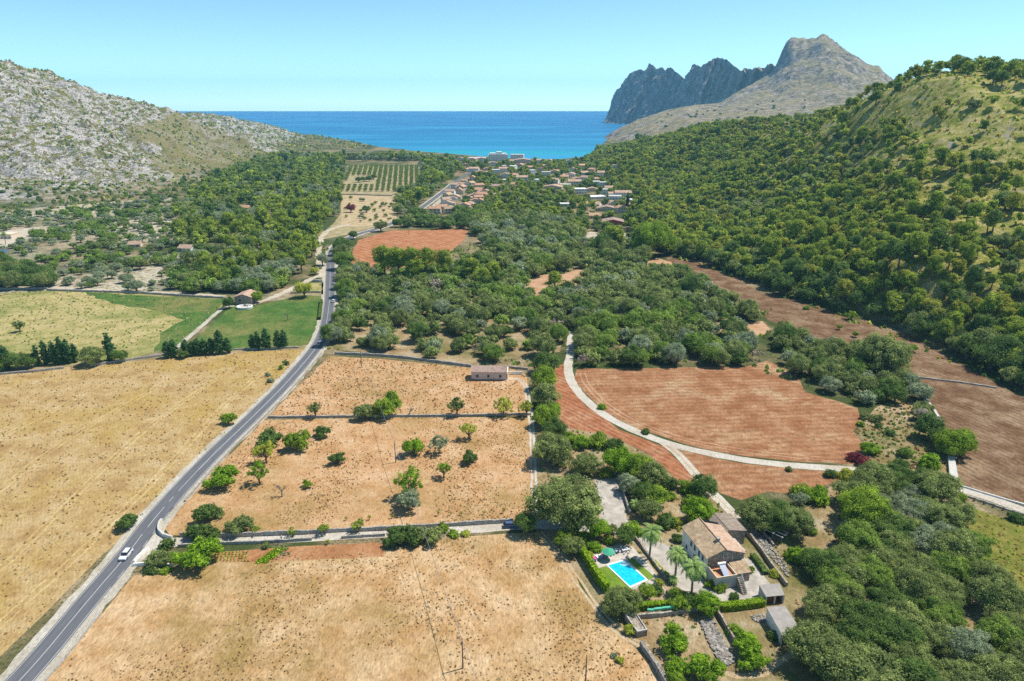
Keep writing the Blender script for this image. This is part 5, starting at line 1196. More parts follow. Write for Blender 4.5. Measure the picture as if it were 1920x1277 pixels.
# rubble: each stone of the heap is loose, but nobody could count them
def stones(name, img, n, size, label, seed=4, mat='rubble'):
    r = np.random.RandomState(seed); poly = [P(*q)[:2] for q in img]; xs = [p[0] for p in poly]; ys = [p[1] for p in poly]; b = MB(); k = 0
    while k < n:
        x, y = r.uniform(min(xs), max(xs)), r.uniform(min(ys), max(ys))
        if not inpoly(np.array([x]), np.array([y]), poly)[0]: continue
        s = size * r.uniform(.4, 1.3); z = float(hgt(x, y)); k += 1
        c = [(x + s * sx * r.uniform(.6, 1), y + s * sy * r.uniform(.6, 1), z + h_ * s * r.uniform(.5, .9) + r.rand() * .15) for h_ in (0, 1) for sx, sy in ((-1, -1), (1, -1), (1, 1), (-1, 1))]
        b.add(c, [(0, 3, 2, 1), (4, 5, 6, 7), (0, 1, 5, 4), (1, 2, 6, 5), (2, 3, 7, 6), (3, 0, 4, 7)])
    tag(b.build(name, M[mat]), label, None, None, 'stuff')
stones('stone_rubble', [(1312, 1166), (1335, 1160), (1350, 1190), (1378, 1240), (1365, 1250), (1345, 1235)], 520, .38, 'heap of pale loose rubble stones')
stones('stone_rubble', [(1400, 1005), (1425, 1000), (1475, 1060), (1480, 1085), (1450, 1050)], 260, .28, 'scattered pale stones behind the farmhouse', 5)
stones('stone_rubble', [(1408, 1156), (1432, 1152), (1434, 1166), (1415, 1168)], 90, .22, 'small pile of stones beside the larger shed', 6)
stones('roadside_stones', [(288, 1012), (330, 1010), (330, 1016), (290, 1018)], 4, .1, 'few stones', 7)
# ------------------------------------------------------------------ cars
M['glass_car'] = simple('car_glass', (.02, .025, .04), .08, .1); M['tyre'] = simple('tyre_rubber', (.025, .025, .025), .9, .1)
def car(u, v, rz, paint, label, name='car', z=.03, hatch=True):
    x, y, _ = P(u, v); r_ = empty(name, (x, y, z), rz); tag(r_, label, 'car')
    pm = NT('car_paint', .25, .5); pm.col(paint); pm.b.inputs['Coat Weight'].default_value = .6; pm = pm.m
    def hull(prof, hw, tap, nm, mat, par, zt=None):
        vs = []; n = len(prof)
        for s in (-1, 1):
            for (px, pz) in prof: vs.append((px, s * (hw - tap * max(0, pz - .75)), pz))
        b = MB(); b.add(vs, [tuple(range(n)), tuple(range(2 * n - 1, n - 1, -1))] + [(i, n + i, n + (i + 1) % n, (i + 1) % n) for i in range(n)]); return b.build(nm, mat, par, bevel=.05)
    body = hull([(-2.1, .28), (2.1, .28), (2.15, .62), (2.0, .78), (1.15, .95), (-1.95, 1.0), (-2.15, .75)], .88, .1, 'body', pm, r_)
    hull([(-1.95, .98), (1.2, .93), (.45, 1.42), (-1.55, 1.46)], .84, .28, 'windows', M['glass_car'], r_)
    b = MB(); b.add([(x_, s * w_, z_) for x_, z_, w_ in ((.42, 1.44, .60), (-1.52, 1.48, .60)) for s in (-1, 1)] + [(x_, s * w_, z_ + .05) for x_, z_, w_ in ((.35, 1.44, .58), (-1.48, 1.48, .58)) for s in (-1, 1)], [(0, 1, 3, 2), (4, 6, 7, 5), (0, 4, 5, 1), (2, 3, 7, 6), (0, 2, 6, 4), (1, 5, 7, 3)]); b.build('roof', pm, r_)
    for px in (-1.3, 1.32):
        for s in (-1, 1):
            b = MB(); b.tube([(px, s * .74, .32), (px, s * .92, .32)], .32, 16); wh = b.build('wheel', M['tyre'], r_)
            b = MB(); b.tube([(px, s * .90, .32), (px, s * .935, .32)], .19, 10); b.build('rim', M['metal'], wh)
    for s in (-1, 1):
        b = MB(); b.box(2.06, 2.17, s * .62 - .17, s * .62 + .17, .60, .74); b.build('headlight', M['white'], r_)
        b = MB(); b.box(-2.17, -2.08, s * .66 - .12, s * .66 + .12, .66, .86); b.build('tail_light', M['red_wall'], r_)
        b = MB(); b.box(.78, .92, s * .98 - .10, s * .98 + .10, .92, 1.06); b.build('mirror', pm, r_)
    return r_
dv = Vector((P(200, 1085)[0] - P(258, 1012)[0], P(200, 1085)[1] - P(258, 1012)[1])); 
car(237, 1043, math.atan2(dv.y, dv.x), rgb(.72, .73, .76), 'silver white estate car driving down the main road towards the viewer')
car(626, 566, R(88), rgb(.75, .75, .75), 'white car on the shaded stretch of main road beside the oak wood')
car(958, 988, R(4), rgb(.06, .10, .20), 'dark blue car half hidden under the round oak at the end of the farm lane', z=.04)
car(917, 381, R(75), rgb(.5, .5, .5), 'grey car parked on the village street nearer the viewer')
car(921, 372, R(75), rgb(.08, .08, .09), 'dark car parked on the village street further along')
car(1064, 307, R(10), rgb(.7, .7, .7), 'pale car near the bay') if False else None
# people working beside the lane
M['skin'] = simple('skin', (.42, .25, .17), .6, .05); M['denim'] = simple('blue_work_clothes', (.04, .06, .30), .9, .1); M['shirt'] = simple('pale_shirt', (.6, .62, .68), .9, .1); M['dark_cloth'] = simple('dark_trousers', (.05, .05, .06), .9, .1)
def person(u, v, rz, top, legs, label, stoop=0.0):
    x, y, _ = P(u, v); r_ = empty('person', (x, y, .03), rz); tag(r_, label, 'person')
    def skinmesh(nm, vs, es, rad, mat):
        me = bpy.data.meshes.new(nm); me.from_pydata(vs, es, []); o = link(bpy.data.objects.new(nm, me), r_)
        m = o.modifiers.new('s', 'SKIN'); o.modifiers.new('d', 'SUBSURF').levels = 1; o.modifiers['d'].render_levels = 1
        if not me.skin_vertices: me.skin_vertices.new(name='')
        for i, rr in enumerate(rad): me.skin_vertices[0].data[i].radius = (rr, rr)
        me.skin_vertices[0].data[0].use_root = True; me.materials.append(mat); return o
    k = stoop
    V = [(0, 0, .92), (0, k * .25, 1.2), (0, k * .45, 1.42), (0, k * .5, 1.54), (0, k * .55, 1.64), (0, k * .56, 1.74), (.1, 0, .88), (.11, .05, .48), (.11, 0, .07), (.12, .16, .04), (-.1, 0, .88), (-.12, -.06, .48), (-.12, -.12, .07), (-.12, .04, .04),
         (.19, k * .42, 1.40), (.26, k * .42 + .04, 1.12), (.24, k * .5 + .2, .90), (-.19, k * .42, 1.40), (-.26, k * .42 + .04, 1.12), (-.24, k * .5 + .2, .90)]
    E_ = [(0, 1), (1, 2), (2, 3), (3, 4), (4, 5), (0, 6), (6, 7), (7, 8), (8, 9), (0, 10), (10, 11), (11, 12), (12, 13), (2, 14), (14, 15), (15, 16), (2, 17), (17, 18), (18, 19)]
    Rr = [.14, .14, .15, .055, .095, .08, .09, .065, .045, .04, .09, .065, .045, .04, .06, .045, .035, .06, .045, .035]
    skinmesh('body', V, E_, Rr, M['skin'])
    skinmesh('top', [V[0], V[1], V[2], V[14], V[15], V[17], V[18]], [(0, 1), (1, 2), (2, 3), (3, 4), (2, 5), (5, 6)], [.155, .155, .165, .075, .058, .075, .058], top)
    skinmesh('trousers', [V[0], V[6], V[7], V[8], V[10], V[11], V[12]], [(0, 1), (1, 2), (2, 3), (0, 4), (4, 5), (5, 6)], [.15, .105, .078, .06, .105, .078, .06], legs)
    skinmesh('hair', [(0, V[5][1], 1.70), (0, V[5][1] - .02, 1.76)], [(0, 1)], [.10, .085], M['bark'])
person(522, 1021, R(160), M['denim'], M['denim'], 'person in blue work clothes standing at the low lane wall')
person(528, 1013, R(40), M['shirt'], M['dark_cloth'], 'person in pale shirt and dark trousers on the farm lane')
# ------------------------------------------------------------------ palms
def palm_crown(seed, n=38, L=2.7):
    r = random.Random(seed); b = MB()
    for k in range(n):
        a = k * 2.39996 + r.uniform(-.15, .15); e = R(78 - 118 * (k / n) ** .8 + r.uniform(-8, 8)); l = L * r.uniform(.85, 1.1) * (.8 + .2 * math.sin(k / n * 3.14)); seg = 9
        d = Vector((math.cos(a), math.sin(a), 0)); side = Vector((-d.y, d.x, 0)); p = Vector((0, 0, 0)); pts = [p.copy()]; ang = e; dirs = []
        for i in range(seg):
            v = d * math.cos(ang) + Vector((0, 0, math.sin(ang))); p = p + v * l / seg; pts.append(p.copy()); dirs.append(v); ang -= R(15)
        b.tube(pts, [.05 * (1 - i / (seg + 1)) + .008 for i in range(seg + 1)], 4, False)
        for i in range(1, seg):
            for s in (-1, 1):
                for j in range(3):
                    q = pts[i].lerp(pts[i + 1], j / 3) if i < seg else pts[i]; up = dirs[min(i, seg - 1)].cross(side).normalized()
                    ll = .50 * math.sin(3.1416 * min(.97, (i + j / 3) / seg) ** .8 + .12) * r.uniform(.8, 1.1); o = (side * s * .85 + dirs[min(i, seg - 1)] * .55 + Vector((0, 0, -.18)) ).normalized() * ll
                    wv = dirs[min(i, seg - 1)] * .045
                    b.add([q - wv, q + wv, q + o + wv * .3, q + o - wv * .3], [(0, 1, 2, 3)])
    me = bpy.data.meshes.new('palm_crown'); me.from_pydata(b.v, [], b.f); me.materials.append(LEAF['palm']); me.update()
    a = me.attributes.new('lv', 'FLOAT', 'FACE'); a.data.foreach_set('value', np.array([r.random() for _ in me.polygons], np.float32)); return me
PC = [palm_crown(1), palm_crown(2), palm_crown(3)]
def palm(u, v, h, sc, label, var=0):
    x, y, _ = P(u, v); r_ = empty('palm_tree', (x, y, 0), var * 1.3); tag(r_, label, 'palm')
    b = MB(); n = 14; b.tube([(.15 * math.sin(i / n * 2), 0, h * i / n) for i in range(n + 1)], [.27 * (1 - .25 * i / n) * (1.12 if i % 2 else .95) for i in range(n + 1)], 10); b.build('trunk', M['bark_grey'], r_)
    b = MB(); b.tube([(.14, 0, h - .5), (.14, 0, h + .1), (.14, 0, h + .5)], [.3, .42, .15], 10); b.build('crown_base', M['wood'], r_)
    c = link(bpy.data.objects.new('crown', PC[var % 3]), r_); c.location = (.14, 0, h + .2); c.scale = (sc, sc, sc)
palm(1217, 1048, 8.0, 1.75, 'tall date palm standing between pool and courtyard', 0)
palm(1266, 1081, 6.4, 1.55, 'slightly shorter date palm in the middle of the paved courtyard', 1)
palm(1297, 1113, 7.2, 1.85, 'date palm with broad crown right before the whitewashed farmhouse wall', 2)
palm(1262, 1094, 1.0, .8, 'small stemless palm at the foot of the courtyard palms', 1)
palm(1191, 958, 2.2, 1.1, 'small palm in the upper garden above the tall palm', 2)
palm(1106, 975, 1.5, 1.15, 'low pale palm left of the garden path', 0)
palm(11, 458, 9.0, 1.5, 'tall palm beside the cream wall house in the sandy yard', 1)
# ------------------------------------------------------------------ trees placed one by one: u, v of the foot, crown width in photo pixels
def T(u, v, wpx, kind, tone, label, name, cat=None, sz=1.0, group=None):
    x, y, _ = P(u, v); z = float(hgt(x, y)); s = proj(x, y, z)[2]; r_ = wpx / 2 * s / F
    t = dict(kind=kind, x=x, y=y, z=z, r=r_, tone=tone, region=None, sz=sz, rot=random.uniform(0, 6.28), var=random.randrange(4))
    individual(t, label, cat or {'shrub': 'shrub', 'cypress_tree': 'cypress'}.get(name, 'tree'), group, name)
    HOUSE_AT.append((x, y, r_ * .75))
T(429, 794, 30, 'fig', 'fresh', 'round green shrub on the straw field edge beside the road, the upper one', 'shrub', sz=1.1)
T(241, 989, 40, 'fig', 'deep', 'dark green shrub on the straw field edge beside the road, the lower one', 'shrub', sz=1.1)
T(536, 684, 13, 'fig', 'deep', 'tiny shrub at the straw field corner, uppermost of the roadside four', 'shrub')
T(527, 692, 12, 'fig', 'fresh', 'tiny bright shrub at the straw field corner, second of the roadside four', 'shrub')
T(508, 716, 15, 'bush', 'silver', 'pale greyish shrub at the straw field corner, lowest of the roadside four', 'shrub')
T(503, 705, 12, 'bush', 'silver', 'small silver shrub at the straw field corner, third of the roadside four', 'shrub')
T(418, 912, 60, 'fig', 'fig', 'broad bright green fig bush close to the road verge', 'fig_tree')
T(391, 975, 50, 'fig', 'deep', 'dark rounded fig below the bright roadside fig', 'fig_tree')
T(450, 998, 52, 'fig', 'grey', 'grey green fig near the lane wall at the lower left field corner', 'fig_tree')
T(487, 908, 42, 'open', 'fig', 'sparse bright fig with visible stem under the yellowish olive', 'fig_tree', sz=1.3)
T(500, 868, 42, 'open', 'yellow', 'thin yellowish olive tree at the field edge', 'olive_tree', sz=1.2)
T(508, 838, 56, 'fig', 'deep', 'dense dark fig, left one of the touching pair', 'fig_tree')
T(556, 843, 50, 'fig', 'fresh', 'brighter fig with stem, right one of the touching pair', 'fig_tree', sz=1.2)
T(604, 818, 34, 'fig', 'deep', 'small fig between the touching pair and the dividing wall', 'fig_tree')
T(592, 783, 32, 'open', 'grey', 'sparse grey fig growing on the dividing wall near the road', 'fig_tree', sz=1.2)
T(688, 785, 46, 'fig', 'grey', 'wide grey green carob on the dividing wall, left half of the big clump', 'carob_tree')
T(728, 781, 52, 'fig', 'fresh', 'tall bright carob on the dividing wall, right half of the big clump', 'carob_tree', sz=1.25)
T(857, 779, 38, 'open', 'deep', 'straggly green tree leaning over the dividing wall', 'almond_tree', sz=1.2)
T(944, 779, 46, 'open', 'yellow', 'yellow green almond above the right end of the dividing wall', 'almond_tree', sz=1.0)
T(987, 781, 34, 'open', 'yellow', 'yellow green almond at the corner of the field path', 'almond_tree', sz=1.2)
T(634, 869, 30, 'fig', 'deep', 'small round dark fig alone in the middle tan field', 'fig_tree', sz=1.2)
T(776, 851, 40, 'fig', 'fig', 'compact bright fig just right of the pole', 'fig_tree', sz=1.2)
T(824, 849, 44, 'open', 'silver', 'nearly leafless almond with forked stem', 'almond_tree', sz=1.0)
T(879, 823, 38, 'open', 'yellow', 'light yellow green almond below the dividing wall', 'almond_tree', sz=1.0)
T(880, 869, 32, 'fig', 'deep', 'small dark fig under the yellow green almond', 'fig_tree', sz=1.2)
T(832, 896, 34, 'open', 'fresh', 'thin bright sapling with sparse leaves', 'fig_tree', sz=1.1)
T(577, 914, 20, 'fig', 'fresh', 'very small fig near the leafless tree', 'fig_tree', sz=1.1)
T(768, 935, 60, 'open', 'fig', 'large open crowned fig behind the silver olive', 'fig_tree', sz=1.2)
T(766, 956, 48, 'olive', 'silver', 'silver blue olive in front of the open crowned fig', 'olive_tree', sz=1.0)
T(375, 1058, 80, 'fig', 'fig', 'large bright tree casting a dark shadow beside the lane mouth', 'fig_tree', sz=.95)
T(372, 1012, 52, 'fig', 'deep', 'dark tree behind the large bright tree at the lane mouth', 'fig_tree')
T(403, 1010, 26, 'fig', 'deep', 'small bush on the lane wall next to the lane mouth tree', 'shrub')
T(300, 1062, 50, 'bush', 'grey', 'grey green bush filling the roadside garden', 'shrub', sz=1.1)
T(312, 1028, 30, 'bush', 'deep', 'dark shrub at the lane entrance pillar', 'shrub', sz=1.1)
T(325, 1048, 26, 'bush', 'fresh', 'bright shrub inside the roadside garden', 'shrub')
T(285, 1070, 34, 'bush', 'deep', 'low dark shrub outside the corner garden wall', 'shrub', sz=.7)
T(310, 1072, 26, 'bush', 'fresh', 'low bright shrub outside the corner garden wall', 'shrub', sz=.6)
for u, v, w_, l in [(480, 1001, 22, 'nearest the road'), (548, 1006, 20, 'second'), (608, 1002, 26, 'third'), (672, 998, 30, 'fourth and widest')]:
    T(u, v, w_, 'open', 'fresh', 'spiky fig sprouting from the lane wall, %s from the road' % l if l != 'nearest the road' else 'spiky fig sprouting from the lane wall, nearest the road', 'fig_tree')
T(499, 1027, 18, 'bush', 'grey', 'small dark bush on the low wall near the blue clad person', 'shrub', sz=1.1)
T(615, 1020, 12, 'open', 'yellow', 'tiny yellow green sapling at the edge of the garden bed', 'sapling', 'sapling')
for u, v, w_, tn, l in [(742, 1016, 50, 'deep', 'left'), (776, 1017, 52, 'deep', 'middle'), (806, 1016, 50, 'grey', 'right')]:
    T(u, v, w_, 'fig', tn, '%s carob of the dense row overhanging the farm lane' % {'left': 'first', 'middle': 'second', 'right': 'third'}[l], 'carob_tree', sz=.95)
T(832, 995, 24, 'bush', 'fresh', 'small bright bush beside the carob row', 'shrub')
T(850, 1003, 24, 'bush', 'fresh', 'low green bush on the field side of the farm lane', 'shrub', sz=.7)
T(873, 1002, 22, 'bush', 'yellow', 'low yellowish bush on the field side of the farm lane', 'shrub', sz=.6)
T(983, 1000, 44, 'oak', 'deep', 'round dark oak shading the blue car at the lane end', 'oak_tree', sz=1.1)
for u, v, w_ in [(649, 976, 7), (693, 975, 9), (735, 972, 8), (767, 968, 7), (822, 967, 9), (845, 966, 6), (865, 966, 7), (907, 965, 7), (945, 962, 9), (985, 958, 8)]:
    T(u, v, w_, 'open', 'yellow', 'thin young sapling in the planted line above the farm lane', 'sapling', 'sapling', sz=1.6, group='saplings planted above the farm lane')
def bare(u, v, wpx, label, seed):
    x, y, _ = P(u, v); s = proj(x, y, 0)[2]; k = wpx * s / F / 1.7
    r_ = empty('bare_tree', (x, y, 0), seed); tag(r_, label, 'tree'); o = link(bpy.data.objects.new('branches', bare_tree_mesh(seed)), r_); o.scale = (k, k, k)
bare(530, 931, 42, 'leafless grey tree in the lower left of the middle tan field', 2); bare(768, 779, 30, 'small leafless tree just above the dividing wall', 5)
bare(1742, 745, 34, 'leafless grey tree at the edge of the brown field', 7); bare(540, 600, 22, 'leafless tree in the green meadow', 9)
T(571, 558, 34, 'olive', 'yellow', 'round light olive at the upper edge of the green meadow', 'olive_tree', sz=1.1)
T(430, 578, 22, 'oak', 'deep', 'round tree on the left side of the stone hut', 'oak_tree', sz=1.2)
T(482, 568, 22, 'oak', 'fresh', 'round tree on the right side of the stone hut', 'oak_tree', sz=1.2)
T(590, 470, 24, 'olive', 'fresh', 'solitary tree on the sandy strip at the road bend', 'olive_tree', sz=1.1)
T(605, 498, 26, 'olive', 'silver', 'solitary olive at the sandy strip beside the road', 'olive_tree', sz=1.2)
T(591, 515, 18, 'olive', 'yellow', 'small pale olive below the solitary olives of the sandy strip', 'olive_tree')
T(38, 622, 20, 'olive', 'grey', 'single small tree alone in the half dry meadow', 'olive_tree', sz=1.4)
# lane hedge trees and garden oaks
for u, v, w_, kd, tn, l, nm in [
    (1018, 668, 50, 'oak', 'grey', 'grey oak at the top of the tree line beside the red strip', 'oak_tree'), (1022, 700, 48, 'oak', 'deep', 'green oak second from the top of the tree line beside the red strip', 'oak_tree'),
    (1020, 730, 52, 'oak', 'fresh', 'bright oak third from the top of the tree line beside the red strip', 'oak_tree'), (1022, 762, 54, 'oak', 'grey', 'grey oak fourth from the top of the tree line beside the red strip', 'oak_tree'),
    (1036, 775, 36, 'bush', 'fig', 'vivid green bush bulging from the tree line into the red strip', 'shrub'), (1022, 800, 50, 'oak', 'fresh', 'bright oak in the tree line above the big round oak', 'oak_tree'), (1040, 820, 44, 'oak', 'deep', 'deep green oak in the tree line above the big round oak', 'oak_tree'),
    (1033, 866, 72, 'big', 'grey', 'big round grey green oak at the bend of the tree line', 'oak_tree'), (1066, 828, 36, 'bush', 'fresh', 'bright bush starting the hedge row under the red strip', 'shrub'), (1090, 838, 40, 'bush', 'fig', 'vivid bush in the hedge row under the red strip', 'shrub'),
    (1120, 836, 44, 'bush', 'fresh', 'bright rounded bush in the hedge row under the red strip', 'shrub'), (1148, 842, 40, 'bush', 'deep', 'dark bush ending the hedge row under the red strip', 'shrub'),
    (1100, 888, 52, 'big', 'grey', 'round garden oak between the hedge row and the largest oak', 'oak_tree'), (1063, 985, 124, 'big', 'grey', 'largest oak, dark and spreading, at the end of the farm lane', 'oak_tree'),
    (1160, 888, 60, 'oak', 'fig', 'bright green tree, first of the garden thicket by the red strip', 'oak_tree'), (1135, 893, 30, 'bush', 'yellow', 'light green bush leaning on the garden thicket', 'shrub'), (1195, 898, 58, 'oak', 'fresh', 'green tree, second of the garden thicket by the red strip', 'oak_tree'),
    (1222, 912, 56, 'oak', 'grey', 'grey green tree, third of the garden thicket by the red strip', 'oak_tree'), (1252, 912, 38, 'bush', 'deep', 'dark bush closing the garden thicket by the red strip', 'shrub'),
    (1180, 925, 46, 'olive', 'silver', 'pale olive in the upper palm garden', 'olive_tree'), (1205, 940, 48, 'oak', 'deep', 'deep green tree in the upper palm garden', 'oak_tree'), (1228, 950, 50, 'oak', 'fresh', 'bright tree in the upper palm garden', 'oak_tree'), (1212, 970, 46, 'oak', 'grey', 'greyish tree just above the tall palm', 'oak_tree'),
    (1256, 935, 26, 'bush', 'fresh', 'small bright bush at the rocky garden slope', 'shrub'), (1184, 1000, 44, 'bush', 'fig', 'vivid bush left behind the tall palm', 'shrub'), (1250, 985, 44, 'bush', 'deep', 'dark bush between tall palm and farmhouse', 'shrub'), (1270, 985, 30, 'bush', 'yellow', 'yellowish bush near the farmhouse corner', 'shrub'),
    (1287, 920, 40, 'bush', 'fresh', 'light bush at the top of the drive thicket', 'shrub'), (1318, 932, 56, 'oak', 'deep', 'dark tree of the drive thicket', 'oak_tree'), (1296, 950, 44, 'bush', 'fresh', 'bright middle bush of the drive thicket', 'shrub'), (1308, 980, 58, 'oak', 'fig', 'bright domed tree of the drive thicket above the farmhouse', 'oak_tree'), (1333, 968, 34, 'bush', 'fresh', 'bright bush at the drive edge above the back wing', 'shrub'), (1312, 998, 30, 'bush', 'deep', 'dark bush against the farmhouse back wing', 'shrub'),
    (1128, 766, 19, 'bush', 'fig', 'small ball shaped bush at the white lane, the upper one', 'shrub'), (1211, 812, 19, 'bush', 'deep', 'small ball shaped bush at the white lane, the lower one', 'shrub'),
    # pool garden
    (1060, 1022, 40, 'olive', 'fresh', 'loose oleander bush at the top of the dirt path', 'shrub'), (1074, 1040, 44, 'olive', 'grey', 'greyish oleander above the tall clipped hedge', 'shrub'), (1092, 1012, 34, 'bush', 'fig', 'vivid domed bush beside the oleanders', 'shrub'), (1078, 988, 30, 'bush', 'fig', 'vivid citrus under the largest oak', 'citrus_tree'),
    (1122, 1010, 46, 'oak', 'fig', 'bright citrus tree behind the parasol', 'citrus_tree'), (1142, 1017, 26, 'bush', 'fresh', 'small citrus right beside the parasol', 'citrus_tree'), (1112, 1030, 30, 'bush', 'fig', 'small citrus at the left end of the loungers', 'citrus_tree'), (1104, 1044, 20, 'bush', 'yellow', 'low yellowish shrub inside the hedge corner', 'shrub'), (1148, 1000, 24, 'olive', 'grey', 'small grey shrub beside the garden path', 'shrub'), (1172, 1020, 44, 'olive', 'deep', 'dark oleander behind the garden table', 'shrub'),
    (1163, 1148, 66, 'big', 'grey', 'round grey green olive hiding the pool corner', 'olive_tree'), (1212, 1120, 36, 'olive', 'fresh', 'light shrub at the lower pool edge', 'shrub'), (1232, 1112, 26, 'bush', 'deep', 'dark shrub at the pool steps end', 'shrub'), (1184, 1186, 30, 'bush', 'yellow', 'rusty creeper covering the end of the cistern', 'creeper'),
    (1272, 1140, 46, 'fig', 'fresh', 'green fig below the courtyard palms, left of two', 'fig_tree'), (1298, 1135, 40, 'fig', 'deep', 'darker fig below the courtyard palms, right of two', 'fig_tree'), (1323, 1148, 48, 'oak', 'fig', 'tall bright tree at the corner of the farm courtyard', 'fig_tree'), (1262, 1145, 30, 'bush', 'deep', 'dark bush at the end of the low clipped hedge', 'shrub'),
    (1262, 1218, 64, 'fig', 'fig', 'dense bright orange tree nearest the garden wall with net', 'orange_tree'), (1268, 1262, 48, 'fig', 'fig', 'orange tree squeezed between the two rounder ones', 'orange_tree'), (1318, 1268, 64, 'fig', 'fig', 'dense bright orange tree nearest the rubble heap', 'orange_tree'), (1266, 1290, 50, 'fig', 'fresh', 'orange tree cut by the lower picture edge', 'orange_tree'),
    (1395, 1215, 50, 'fig', 'fig', 'bright orange tree beyond the rubble heap, upper one', 'orange_tree'), (1408, 1245, 60, 'fig', 'fig', 'broad bright orange tree beyond the rubble heap, lower one', 'orange_tree'), (1375, 1188, 34, 'bush', 'fresh', 'light shrub at the head of the rubble heap wall', 'shrub'), (1449, 1195, 26, 'bush', 'deep', 'dark shrub against the side of the larger shed', 'shrub'),
    (1150, 1232, 14, 'bush', 'silver', 'pale weed clump beside the dirt path', 'shrub'), (1163, 1240, 18, 'bush', 'yellow', 'vivid yellow green weed clump beside the dirt path', 'shrub'), (1452, 1079, 24, 'bush', 'yellow', 'low shrub in the farm courtyard corner', 'shrub'),
    (1349, 1106, 26, 'bush', 'fresh', 'creeper and shrub at the foot of the terrace stair', 'shrub'), (1376, 1122, 22, 'bush', 'deep', 'small shrub in a bed of the farm courtyard', 'shrub'), (1405, 1072, 20, 'bush', 'fresh', 'low shrub under the tan wall behind the farmhouse', 'shrub'), (1272, 1015, 26, 'bush', 'deep', 'dark shrub against the whitewashed farmhouse wall', 'shrub'), (1236, 1098, 18, 'olive', 'yellow', 'flowering shrub by the courtyard steps', 'shrub'), (1330, 1100, 20, 'fig', 'fig', 'leafy climber below the roof terrace', 'shrub'),
    # right of the farm
    (1415, 985, 70, 'big', 'grey', 'spreading dark oak at the drive, left part of the great clump', 'oak_tree'), (1450, 992, 72, 'big', 'deep', 'spreading dark oak, middle part of the great clump', 'oak_tree'), (1488, 1000, 70, 'big', 'grey', 'spreading dark oak, right part of the great clump', 'oak_tree'), (1520, 1000, 26, 'bush', 'fig', 'bright bush under the great oak clump', 'shrub'),
    (1490, 1048, 44, 'bush', 'fig', 'vivid mastic bush, left of the pair below the great clump', 'shrub'), (1525, 1056, 54, 'bush', 'fig', 'vivid mastic bush, right of the pair below the great clump', 'shrub'), (1502, 930, 46, 'bush', 'fresh', 'bright mastic bush at the red corner field, left of two', 'shrub'), (1530, 940, 50, 'bush', 'fig', 'bright mastic bush at the red corner field, right of two', 'shrub'), (1497, 948, 34, 'olive', 'silver', 'pale olive shrub at the red corner field', 'shrub'),
    (1555, 893, 26, 'bush', 'deep', 'dark bush at the lane side of the red corner field', 'shrub'), (1590, 898, 40, 'bush', 'yellow', 'yellow green bush next to the white lane', 'shrub'), (1479, 882, 16, 'bush', 'grey', 'little bush on the verge of the white lane', 'shrub'), (1615, 982, 92, 'big', 'fresh', 'light green broad crowned tree among the dark corner oaks', 'oak_tree'),
    (1600, 862, 30, 'bush', 'purple', 'dark purple shrub at the corner of the red field', 'shrub'), (1618, 872, 34, 'bush', 'purple', 'second purple shrub touching the grey heap of prunings', 'shrub'), (1632, 850, 38, 'bush', 'fig', 'bright bush behind the purple shrubs', 'shrub'), (1668, 815, 22, 'bush', 'deep', 'round dark bush in the dry scrub belt', 'shrub'), (1614, 798, 18, 'bush', 'fresh', 'small bush on the red field margin', 'shrub'),
    (1786, 852, 66, 'big', 'fresh', 'round green tree alone at the brown field edge above the channel', 'oak_tree'), (1742, 875, 44, 'bush', 'fig', 'bright bush left of the channel', 'shrub'), (1758, 905, 36, 'bush', 'fig', 'bright bush at the lane left of the channel', 'shrub'), (1793, 947, 32, 'olive', 'fresh', 'feathery bush on the lane edge by the bollards', 'shrub'),
    (1630, 902, 46, 'oak', 'deep', 'dark pine like oak at the lane before the wood', 'oak_tree'), (1672, 905, 44, 'oak', 'deep', 'dark oak where the lane enters the wood', 'oak_tree'),
    (1902, 975, 30, 'bush', 'deep', 'dark bush at the right end of the bollards', 'shrub'),
    (1655, 700, 96, 'big', 'grey', 'great spreading tree between red field and brown field', 'oak_tree'), (1712, 660, 18, 'olive', 'fresh', 'small feathery tree in the brown field', 'almond_tree'),
    (1573, 618, 12, 'olive', 'fresh', 'small almond in the brown field, upper one', 'almond_tree'), (1603, 632, 14, 'olive', 'fresh', 'small almond in the brown field, lower one', 'almond_tree'), (1512, 580, 14, 'bush', 'fresh', 'small round bush at the upper edge of the brown field', 'shrub'), (1596, 600, 22, 'olive', 'fresh', 'feathery tree at the forest side of the brown field', 'almond_tree'),
    (614, 648, 34, 'pine', 'pine_dark', 'dark pine right at the road where the wood begins', 'pine_tree'), (767, 467, 10, 'bush', 'deep', 'lone bush in the orange ploughed field', 'shrub'),
    (663, 448, 18, 'oak', 'deep', 'oak at the road bend beside the orange field', 'oak_tree'), (714, 434, 26, 'olive', 'grey', 'broad carob over the road above the orange field', 'carob_tree'), (641, 478, 36, 'oak', 'deep', 'dark oak between the road and the orange field', 'oak_tree'), (645, 505, 34, 'oak', 'fresh', 'green oak between the road and the orange field', 'oak_tree'),
    (1218, 480, 70, 'big', 'fresh', 'giant bright plane tree towering at the head of the brown field', 'plane_tree'), (1198, 478, 40, 'oak', 'deep', 'dark tree shaded by the giant plane tree', 'oak_tree'), (1246, 478, 44, 'oak', 'fresh', 'bright tree on the right flank of the giant plane tree', 'plane_tree'),
    (658, 398, 18, 'oak', 'purple', 'brownish dark carob at the lower orchard corner', 'carob_tree'), (687, 398, 15, 'oak', 'deep', 'dark green tree in the middle of the lower orchard', 'oak_tree')]:
    T(u, v, w_, kd, tn, l, nm, sz={'bush': .95, 'big': 1.0}.get(kd, 1.0) * (1.25 if 'giant' in l else 1))
